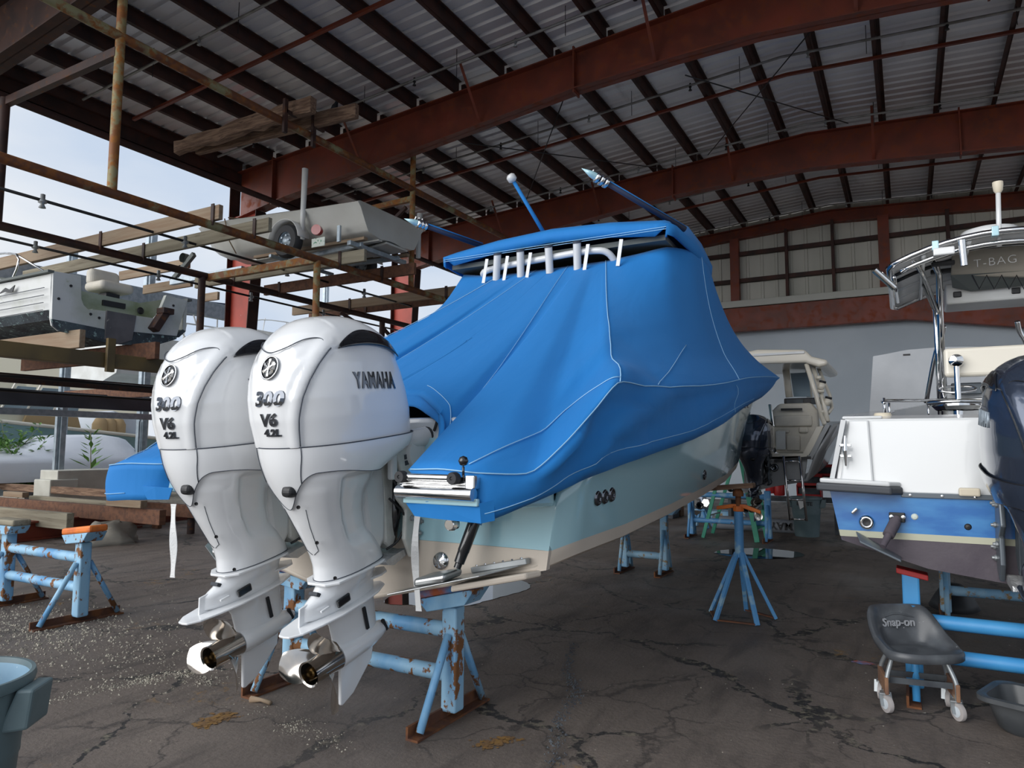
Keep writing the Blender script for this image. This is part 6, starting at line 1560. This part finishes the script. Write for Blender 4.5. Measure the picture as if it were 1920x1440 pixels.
m = MB(); q = [ony(1495, 936, p.y-.05), ony(1506, 935, p.y-.05), ony(1508, 950, p.y-.04), ony(1500, 955, p.y-.04)]; m.prism(q, (0, .01, 0)); tag(m.build('paper_scrap', 'strap'), 'crumpled white rag over the rim of the far round bin', 'rag')

# ------------------------------------------------------------------ far cream boat
GY = 11.0
gb = empty('express_boat', (-2.0, GY, .9), 'grey-hulled cream boat with white hardtop and chrome ladder, far inside beyond the blue boat', 'boat')
def G(u, v, y=GY): q = ony(u, v, y); return V((q.x, y, q.z))
m = MB(); m.prism([G(1395, 925), G(1420, 920), G(1508, 898), G(1513, 862), G(1500, 855), G(1395, 858)], (0, .06, 0)); m.build('transom', 'grady_grey', gb)
gs = []
for (y, k) in ((GY, 0), (12.5, .33), (14, .66), (16, 1)):
    a, b, c = G(1508, 898), G(1513, 860), G(1548, 795)
    sh = V((0, y-GY, 0)); ri = .35*k
    inx = -.0 if k < .7 else -.5
    gs.append([V((a.x-1.0, y, a.z-.2+ri)), V((a.x+.02+inx, y, a.z+ri*.8)), V((b.x+.12+inx, y, b.z+.1+ri*.6)), V((c.x+.1+inx, y, c.z+ri*.6))])
m = MB(); m.grid(gs); m.build('hull', 'grady_grey', gb, smooth=True, solid=.04)
m = MB(); m.prism([G(1513, 860), G(1548, 795), G(1556, 797), G(1522, 862)], (0, .25, 0)); m.build('quarter', 'grady_grey', gb)
m = MB(); m.prism([G(1385, 800), G(1435, 793), G(1450, 800), G(1450, 850), G(1515, 850), G(1512, 862), G(1385, 862)], (0, .12, 0)); m.build('stern_deck', 'cream_gel', gb, bevel=.01)
m = MB(); m.prism([G(1505, 850), G(1530, 800), G(1545, 798), G(1518, 856)], (0, .35, 0)); m.build('side_coaming', 'cream_gel', gb, bevel=.01)
m = MB(); y = 12.0; m.prism([G(1441, 800, y), G(1447, 770, y), G(1460, 757, y), G(1520, 755, y), G(1532, 770, y), G(1534, 802, y), G(1510, 850, y), G(1455, 850, y)], (0, .3, 0)); sb = m.build('seat_module', 'cushion', gb, bevel=.04, bseg=3)
for (u0, v0, u1, v1) in ((1452, 778, 1522, 800), (1456, 805, 1480, 812), (1497, 800, 1515, 812), (1474, 815, 1500, 845)):
    m = MB(); a, b = G(u0, v1, 11.95), G(u1, v0, 11.95); m.span(a, (b.x, b.y+.10, b.z)); m.build('cushion', 'cushion', sb, bevel=.03, bseg=3)
m = MB(); a, b = G(1464, 770, 11.93), G(1504, 765, 11.93); m.span(a, (b.x, b.y+.02, b.z)); m.build('slot', 'black', sb)
m = MB(); a, b = G(1455, 843, 11.9), G(1472, 808, 11.9); m.span(a, (b.x, b.y+.06, b.z)); m.build('hatch_panel', 'white_dull', sb, bevel=.01)
m = MB(); a, b = G(1470, 758, 12.8), G(1540, 745, 12.8); m.span(a, (b.x, b.y+.3, b.z)); dsh = m.build('dash', 'black', gb, bevel=.02)
for (u0, u1) in ((1476, 1506), (1521, 1538)):
    m = MB(); a, b = G(u0, 757, 12.78), G(u1, 748, 12.78); m.span(a, (b.x, b.y+.02, b.z)); m.build('screen', 'clutter_dark', dsh)
m = MB(); m.prism([G(1380, 663, 11.8), G(1420, 655, 11.8), G(1508, 655, 11.8), G(1522, 668, 11.8), G(1552, 675, 11.8), G(1550, 685, 11.8), G(1535, 688, 11.8), G(1510, 680, 11.8), G(1420, 682, 11.8), G(1380, 684, 11.8)], (0, 1.9, 0)); m.build('hardtop', 'cream_gel', gb, bevel=.04, bseg=3)
m = MB(); a = G(1412, 668, 11.78); b = G(1508, 658, 11.78); m.span(a, (b.x, b.y+.02, b.z)); m.build('top_fascia', 'white_gel2', gb, bevel=.004)
def gt(pts, r=.035, mt='cream_gel', nm='frame_pipe'):
    m = MB(); m.tube([G(u, v, y) for u, v, y in pts], r, 10); m.build(nm, mt, gb, smooth=True)
gt([(1512, 682, 11.9), (1530, 740, 11.9), (1540, 780, 11.9), (1546, 795, 11.6)]); gt([(1522, 680, 12.1), (1540, 740, 12.1), (1552, 790, 11.8)]); gt([(1530, 680, 12.4), (1556, 742, 12.3), (1560, 765, 12.2), (1553, 775, 12.1)], .028)
gt([(1530, 708, 12), (1540, 708, 12)], .03); gt([(1528, 733, 12), (1545, 733, 12)], .03); gt([(1537, 772, 11.9), (1547, 772, 11.9)], .03)
for (u, v) in ((1538, 730), (1549, 760)): gt([(u, v, 12), (u+4, v-12, 12)], .05, 'cream_gel', 'rod_holder'); gt([(u+4, v-12, 12), (u+5, v-16, 12)], .052, 'black', 'holder_cap')
gt([(1472, 680, 13), (1480, 745, 13)], .06); gt([(1515, 680, 13.2), (1518, 745, 13.2)], .05)
m = MB(); m.prism([G(1482, 700, 13.1), G(1516, 698, 13.1), G(1520, 744, 13.1), G(1488, 744, 13.1)], (0, .02, 0)); m.build('windscreen', 'glass_dark', gb)
m = MB(); m.prism([G(1440, 758, 11.4), G(1446, 758, 11.4), G(1452, 800, 11.4), G(1446, 800, 11.4)], (0, .04, 0)); m.build('grab_handle', 'chrome', gb, bevel=.01)
lx0, lx1 = G(1469, 855, 10.9), G(1499, 853, 10.9); z0_, z1_ = G(1475, 975, 10.9).z, lx0.z
m = MB()
for x, dx in ((lx0.x, .07), (lx1.x, .07)): m.tube([(x, 10.9, z1_), (x+dx, 10.88, z0_)], .018, 10)
m.build('ladder_rail', 'chrome', gb, smooth=True)
for k in range(4):
    z = z1_+(z0_-z1_)*(.08+.30*k); t = (.08+.30*k); m = MB(); m.tube([(lx0.x+.07*t, 10.9, z), (lx1.x+.07*t, 10.9, z)], .014, 8); m.build('ladder_rung', 'chrome', gb, smooth=True)
for (u, v, r) in ((1440, 872, .045), (1452, 877, .055), (1440, 903, .055), (1370, 916, .05)):
    c = G(u, v, GY-.01); m = MB(); m.lathe([(.0, .01), (r*.5, .01), (r*.6, .03), (r, .02), (r*1.05, 0)], c, (0, -1, 0), 20); m.build('transom_fitting', 'chrome_dark', gb, smooth=True)
m = MB(); a, b = G(1452, 864, GY-.05), G(1520, 858, GY-.05); m.bar(a, b, .05, .04); m.build('rub_strip', 'black', gb)
ED2 = recolour(EA, DK, ('power', 'cylinder', 'capacity', 'emblem', 'maker'))
ED2.name = 'outboard_motor'; c = G(1405, 800, 10.3); ED2.location = (c.x, 10.35, .72); ED2.scale = (.86, .86, .74); ED2.rotation_euler = (R(4), 0, 0); ED2['label'] = 'dark outboard motor on the far cream boat, behind the green stepladder'
# things on the floor at the back
def crate(u, v, y, w, h_, lab):
    c = ony(u, v, y); root = empty('red_crate', (c.x, y, c.z), lab, 'crate', 'red drink crates at the back')
    m = MB(); m.span((c.x-w/2, y, c.z), (c.x+w/2, y+.3, c.z+.03))
    for (a, b) in (((c.x-w/2, y, c.z), (c.x+w/2, y+.02, c.z+h_*.35)), ((c.x-w/2, y, c.z+h_*.8), (c.x+w/2, y+.02, c.z+h_)), ((c.x-w/2, y+.28, c.z), (c.x+w/2, y+.3, c.z+h_)), ((c.x-w/2, y, c.z), (c.x-w/2+.02, y+.3, c.z+h_)), ((c.x+w/2-.02, y, c.z), (c.x+w/2, y+.3, c.z+h_))): m.span(a, b)
    m.build('crate_shell', 'red_crate', root, bevel=.006)
    m = MB(); m.span((c.x-w/2+.03, y+.03, c.z+.03), (c.x+w/2-.03, y+.27, c.z+h_*.85)); m.build('contents', 'clutter_dark', root)
for k, (u, v) in enumerate(((1517, 936), (1517, 915), (1548, 918), (1548, 897))):
    crate(u, v, 14.2 if k < 2 else 14.6, .42, .26, ['red open crate low behind the far round bin', 'red open crate stacked upper behind the far bin', 'red crate near the white boat edge, lower', 'red crate near the white boat edge, upper'][k])
for (u, v) in ((1461, 914), (1445, 910)):
    c = ony(u, v, 14.3); m = MB(); m.lathe([(0, 0), (.09, 0), (.10, .02), (.10, .22), (.08, .25), (0, .25)], (c.x, 14.3, c.z-.15), n=16); tag(m.build('red_canister', 'red_crate', smooth=True, auto=40), 'small red canister at the back, ' + ('right' if u > 1450 else 'left') + ' of the pair left of the chrome ladder', 'canister')
c = ony(1480, 928, 14.3); m = MB(); m.span((c.x-1.2, 14.2, c.z-.12), (c.x+.9, 14.9, c.z-.06)); 
for x in (-1.1, .8): m.span((c.x+x-.03, 14.25, 0), (c.x+x+.03, 14.85, c.z-.1))
tag(m.build('work_bench', 'clutter_dark'), 'low dark work bench at the back carrying the red crates', 'bench')
trestle('boat_stand', ony(1440, 970, 12.6).x-1.3, ony(1440, 970, 12.6).x, 12.6, .95, 'jack_blue', 'blue trestle stand under the far cream boat, behind the green stepladder', rails=(.3, .75), hw=.3)
# banner roll
c = onz(1468, 1000, 0)
m = MB(); m.tube([(c.x-1.3, c.y+.1, .13), (c.x+.3, c.y+.1, .12)], .13, 14); bn = m.build('banner_roll', 'banner', smooth=True, auto=40); tag(bn, 'rolled grey banner with upside-down letters on the floor at the back', 'banner')
text_obj('banner_lettering', 'MAY', .19, 'black', lambda x, y, z: V((c.x-.02-x, c.y-.035-z, .14-y)), bn, ext=.002, offset=.004)
# spare lower unit with propeller on a little stand
c = onz(1312, 990, 0); su = empty('spare_gearcase', (c.x, c.y, 0), 'grey outboard lower unit with propeller on a small blue stand near the green stepladder', 'gearcase')
zc = ony(1312, 948, c.y).z
m = MB(); m.lathe([(.05, 0), (.055, .02), (.07, .2), (.05, .5), (0, .62)], (c.x, c.y, zc), (-.3, 1, 0), 20); m.prism([(c.x-.03, c.y+.15, zc), (c.x-.03, c.y+.5, zc), (c.x-.03, c.y+.5, zc+.5), (c.x-.03, c.y+.2, zc+.5)], (.05, 0, 0)); m.build('gearcase_body', 'ob_dark', su, smooth=True, auto=40)
m = MB(); m.lathe([(.045, 0), (.075, -.03), (.075, .06), (.05, .1)], (c.x, c.y, zc), (-.3, 1, 0), 20); m.build('hub_ring', 'black_gloss', su, smooth=True)
for a_ in (.5, 2.6, 4.2):
    m = MB(); d = V((math.cos(a_), 0, math.sin(a_))); t_ = V((-d.z, .3, d.x)); q = V((c.x, c.y+.02, zc)); m.prism([q+d*.05-t_*.03, q+d*.12-t_*.09, q+d*.20-t_*.05, q+d*.21+t_*.03, q+d*.13+t_*.08, q+d*.05+t_*.03], (0, .01, 0)); m.build('blade', 'chrome', su, bevel=.004)
m = MB()
for s in (-1, 1):
    m.bar((c.x+s*.16, c.y, 0), (c.x+s*.05, c.y+.1, zc-.08), .04, .04); m.bar((c.x+s*.16, c.y+.4, 0), (c.x+s*.05, c.y+.3, zc-.08), .04, .04)
m.box((c.x, c.y+.2, zc-.08), (.2, .4, .03)); m.build('stand_frame', 'jack_blue', su)
# low clutter in the dark under the bow
for (u, v, w, h_, d_, mt, nm, lab) in [(1225, 965, .9, .30, .5, 'clutter_dark', 'tool_box', 'dark low box on the floor behind the middle stand'), (1262, 962, .35, .22, .3, 'board', 'wood_block', 'brown block beside the dark low box, behind the middle stand'),
                              (1345, 968, 1.2, .18, .5, 'blue_worn', 'steel_frame', 'low pale-blue steel frame on the floor behind the green ladder'), (1390, 952, 1.0, .16, .4, 'clutter_dark', 'dolly', 'dark dolly on the floor behind the jack stand')]:
    c = onz(u, v+6, 0); m = MB(); m.span((c.x-w/2, c.y, .0), (c.x+w/2, c.y+d_, h_)); m.span((c.x-w/2+.04, c.y-.02, h_*.3), (c.x+w/2-.04, c.y+.0, h_*.5)); tag(m.build(nm, mt, bevel=.015), lab, nm.replace('_', ' '))
# green stepladder
f0, f1 = onz(1318, 1008, 0), onz(1420, 1017, 0)
ldr = empty('stepladder', (f0+f1)/2, 'green A-frame stepladder standing beyond the orange-handled jack stand', 'ladder')
LH = 2.35; yl_ = (f0.y+f1.y)/2
tl1, tl2 = ony(1372, 880, yl_+.3), ony(1384, 850, yl_+.3)
ap = V((ony(1388, 852, yl_+.2).x, yl_+.25, 0)); 
fx0, fx1 = f0.x, f1.x
top = V(((fx0+fx1)/2+.15, yl_+.25, 1.95))
# front rails (right), rear rails (left)
r1b, r2b = onz(1420, 1017, 0), onz(1438, 1008, 0); l1b, l2b = onz(1318, 1008, 0), onz(1336, 1000, 0)
t1 = V((top.x-.02, r1b.y+.10, 1.95)); t2 = V((top.x+.05, r2b.y+.05, 1.95))
for (a, b, nm) in ((r1b, t1, 'front_rail'), (r2b, t2, 'front_rail'), (l1b, t1+V((-.06, 0, 0)), 'rear_rail'), (l2b, t2+V((-.06, 0, 0)), 'rear_rail')):
    m = MB(); m.bar(a+V((0, 0, .0)), b, .085 if nm[0] == 'f' else .06, .03, up=(0, 1, 0)); m.build(nm, 'green_ladder', ldr, bevel=.004)
for k in range(6):
    t = .12+.15*k; m = MB(); m.bar(r1b.lerp(t1, t), r2b.lerp(t2, t), .03, .08); m.build('step', 'zinc' if k % 2 else 'green_ladder', ldr)
for k in range(3):
    t = .2+.25*k; m = MB(); m.bar(l1b.lerp(t1, t), l2b.lerp(t2, t), .03, .02); m.build('rear_brace', 'zinc', ldr)
m = MB(); m.box((top.x, (t1.y+t2.y)/2, 1.97), (.22, .3, .05)); m.build('top_cap', 'green_ladder', ldr, bevel=.01)
# shrink-wrapped boat beyond
m = MB(); y = 14.0; rows = []
wz = [(1637, 668), (1660, 664), (1700, 656), (1760, 651), (1820, 650), (1875, 652)]
tp_ = [ony(u, v, y) for u, v in wz]; bx = [ony(u, 790, y) for u in (1628, 1655, 1700, 1760, 1820, 1885)]
wr = empty('wrapped_boat', (.5, y, 1), 'tall boat shape wrapped in grey film behind the right-hand boat', 'boat')
m.rings([[V((p.x, y+o, p.z - .12*(1 if o else 0))) for p in tp_] + [V((q.x, y+o-.1, 1.9)) for q in reversed(bx)] for o in (0, .06, 1.5, 3.2)]); m.build('film_wrap', 'shrink', wr, smooth=True, auto=60)
m = MB(); m.rings([[(bx[0].x-.05, y+a, 1.95), (bx[-1].x+.05, y+a, 1.95), (bx[-1].x-.1, y+a, 1.1), ((bx[0].x+bx[-1].x)/2, y+a, .7), (bx[0].x+.1, y+a, 1.1)] for a in (0, 3.2)]); m.build('hull', 'white_dull', wr)
m = MB(); c = ony(1700, 665, y-.02); m.box((c.x, y-.01, c.z), (.11, .01, .03)); m.build('film_vent', 'black', wr)

# ------------------------------------------------------------------ puddles, debris
def puddle_at(pts, lab, seed):
    r_ = random.Random(seed); P = crom([V((*onz(u, v, 0).to_2d(), .004)) for u, v in pts], 8, True)
    P = [p+V((r_.uniform(-.012, .012), r_.uniform(-.012, .012), 0)) for p in P]
    m = MB(); m.add(P, [list(range(len(P)))]); o = m.build('puddle', 'water'); tag(o, lab, 'puddle')
puddle_at([(720, 1128), (770, 1135), (860, 1138), (930, 1122), (990, 1105), (985, 1092), (930, 1078), (860, 1078), (790, 1095)], 'dark puddle under the stern of the big boat', 1)
puddle_at([(1338, 1036), (1390, 1046), (1460, 1048), (1508, 1042), (1480, 1033), (1400, 1028)], 'dark oval puddle behind the orange-handled jack stand', 2)
p = onz(1618, 1243, 0)
m = MB(); r_ = random.Random(8); m.add([V((p.x+.10*math.cos(a_)*r_.uniform(.6, 1.1), p.y+.05*math.sin(a_)*r_.uniform(.6, 1.1), .003)) for a_ in (2*PI*k/26 for k in range(26))], [list(range(26))]); tag(m.build('paint_spill', 'paint_flakes'), 'small blue paint stain on the floor left of the rolling stool', 'stain')
# pigeon on the sprinkler pipe under the roof
hp = onz(625, 207, 8.2); yy_ = hung(625, 212, 0.0); hp = ony(625, 205, yy_)
pg = empty('pigeon', hp, 'small dark pigeon perched on the sprinkler pipe under the roof', 'bird')
m = MB(); m.tube([hp+V((-.05, -.02, -.17)), hp+V((-.03, -.01, -.09)), hp+V((0, 0, -.02)), hp+V((.03, .01, .05)), hp+V((.055, .015, .10)), hp+V((.07, .02, .145)), hp+V((.09, .02, .155)), hp+V((.115, .02, .145))], [.012, .028, .058, .062, .038, .032, .026, .004], 14, smooth=0); m.build('body', 'dark_steel', pg, smooth=True)
for s in (-1, 1):
    m = MB(); m.tube([hp+V((.0, s*.02, -.04)), hp+V((.0, s*.02, -.10))], .005, 6); m.build('leg', 'dark_rust_shade', pg)
    m = MB(); m.prism([hp+V((.04, s*.058, .06)), hp+V((.0, s*.068, -.02)), hp+V((-.06, s*.04, -.15)), hp+V((-.02, s*.06, -.03))], (0, s*.008, 0)); m.build('wing', 'mesh_grey', pg, bevel=.002)
def debris(name, n, area, lab, s0, s1, seed, mt='shell_bits'):
    r_ = random.Random(seed); m = MB()
    for _ in range(n):
        x, y = area(r_); s = r_.uniform(s0, s1)*(r_.random()**1.5*.9+.3); a_ = r_.uniform(0, PI)
        c = V((x, y, s*.3)); vs = [c+V((s*math.cos(a_+k*PI/2)*r_.uniform(.6, 1.1), s*math.sin(a_+k*PI/2)*r_.uniform(.5, 1), -s*.3)) for k in range(4)] + [c+V((r_.uniform(-.3, .3)*s, r_.uniform(-.3, .3)*s, s*r_.uniform(.3, .7)))]
        m.add(vs, [(0, 1, 4), (1, 2, 4), (2, 3, 4), (3, 0, 4)])
    return tag(m.build(name, mt, weld=False), lab, 'debris', kind='stuff')
def gauss(cx, cy, sx, sy): return lambda r_: (r_.gauss(cx, sx), r_.gauss(cy, sy))
g1 = onz(60, 1180, 0); debris('shell_gravel', 2600, gauss(g1.x, g1.y, .65, .38), 'pale crushed shell scattered around the foot of the left stand', .006, .020, 1)
g2 = onz(200, 1245, 0); debris('shell_gravel', 700, gauss(g2.x+.2, g2.y+.2, .5, .3), 'thin scatter of pale shell bits right of the left stand', .004, .014, 2)
debris('grit', 900, lambda r_: (r_.uniform(-6, 1), r_.uniform(1.5, 8)), 'tiny pale grit all over the cracked floor', .002, .007, 3)
def crackline(pts, n, w, seed):
    P = crom([onz(u, v, 0) for u, v in pts], 12)
    def f(r_): q = P[int(r_.random()*(len(P)-1))]; return q.x+r_.gauss(0, w), q.y+r_.gauss(0, w)
    return f
debris('crack_gravel', 900, crackline([(60, 1320), (200, 1290), (280, 1275), (340, 1262), (400, 1285)], 0, .05, 1), 'grey rubble along the floor crack behind the near bin', .004, .014, 4)
debris('crack_gravel', 900, crackline([(1075, 1210), (1062, 1260), (1080, 1300), (1050, 1350), (1040, 1440)], 0, .025, 1), 'dark rubble in the crack running toward the camera', .004, .012, 5, 'clutter_dark')
debris('crack_gravel', 500, crackline([(300, 1100), (500, 1330), (560, 1355), (640, 1400)], 0, .05, 1), 'pale rubble in the crack in front of the propellers', .003, .010, 6)
for (u0, v0, u1, v1, nn_, sd_, lab) in ((370, 1362, 430, 1340, 300, 11, 'ochre stain streak on the floor in front of the left propeller'), (900, 1400, 960, 1385, 160, 12, 'ochre stain at the bottom of the floor right of the big blue stand')):
    r_ = random.Random(sd_); m = MB(); a, b = onz(u0, v0, 0), onz(u1, v1, 0)
    for _ in range(nn_):
        q = a.lerp(b, r_.random()); q = q+V((r_.gauss(0, .03), r_.gauss(0, .02), .001+.004*r_.random())); s = r_.uniform(.004, .016); a0 = r_.uniform(0, 6)
        m.add([q+V((s*math.cos(a0+k*1.257)*r_.uniform(.6, 1.4), s*math.sin(a0+k*1.257), 0)) for k in range(5)], [(0, 1, 2, 3, 4)])
    tag(m.build('rust_stain', 'rust_stain', weld=False), lab, 'stain', kind='stuff')
# ------------------------------------------------------------------ light, sky, camera
w = bpy.data.worlds.new('World'); bpy.context.scene.world = w; w.use_nodes = True
n = w.node_tree; L = n.links; bg = n.nodes['Background']
tc = node(n, 'ShaderNodeTexCoord'); mp = node(n, 'ShaderNodeMapping'); mp.inputs['Scale'].default_value = (1, 1, 2.4); L.new(tc.outputs['Generated'], mp.inputs['Vector'])
t = node(n, 'ShaderNodeTexNoise'); t.inputs['Scale'].default_value = 2.2; t.inputs['Detail'].default_value = 7; t.inputs['Roughness'].default_value = .5; L.new(mp.outputs[0], t.inputs['Vector'])
r = node(n, 'ShaderNodeMapRange'); r.inputs['From Min'].default_value = .38; r.inputs['From Max'].default_value = .66; L.new(t.outputs['Fac'], r.inputs['Value'])
mx = node(n, 'ShaderNodeMix', data_type='RGBA'); mx.inputs['A'].default_value = (.58, .68, .83, 1); mx.inputs['B'].default_value = (.84, .87, .91, 1); L.new(r.outputs[0], mx.inputs['Factor'])
L.new(mx.outputs['Result'], bg.inputs['Color']); bg.inputs['Strength'].default_value = SKY
sun = bpy.data.lights.new('sun', 'SUN'); sun.energy = SUN; sun.angle = R(60); sun.color = (1, .985, .96)
so_ = bpy.data.objects.new('overcast_sun', sun); COL.objects.link(so_)
d = V((.40, .85, -.36)).normalized(); so_.rotation_euler = d.to_track_quat('-Z', 'Y').to_euler()
cam = bpy.data.cameras.new('camera'); cam.sensor_width = 36; cam.lens = FPX/1920*36; cam.clip_end = 300; cam.clip_start = .05
co_ = bpy.data.objects.new('camera', cam); COL.objects.link(co_)
M = Matrix((CR, CU, -CF)).transposed().to_4x4(); M.translation = CP; co_.matrix_world = M
bpy.context.scene.camera = co_
vs = bpy.context.scene.view_settings
vs.view_transform = 'Standard'; vs.look = 'None'; vs.gamma = 1; vs.exposure = EXPO
vs.use_curve_mapping = False
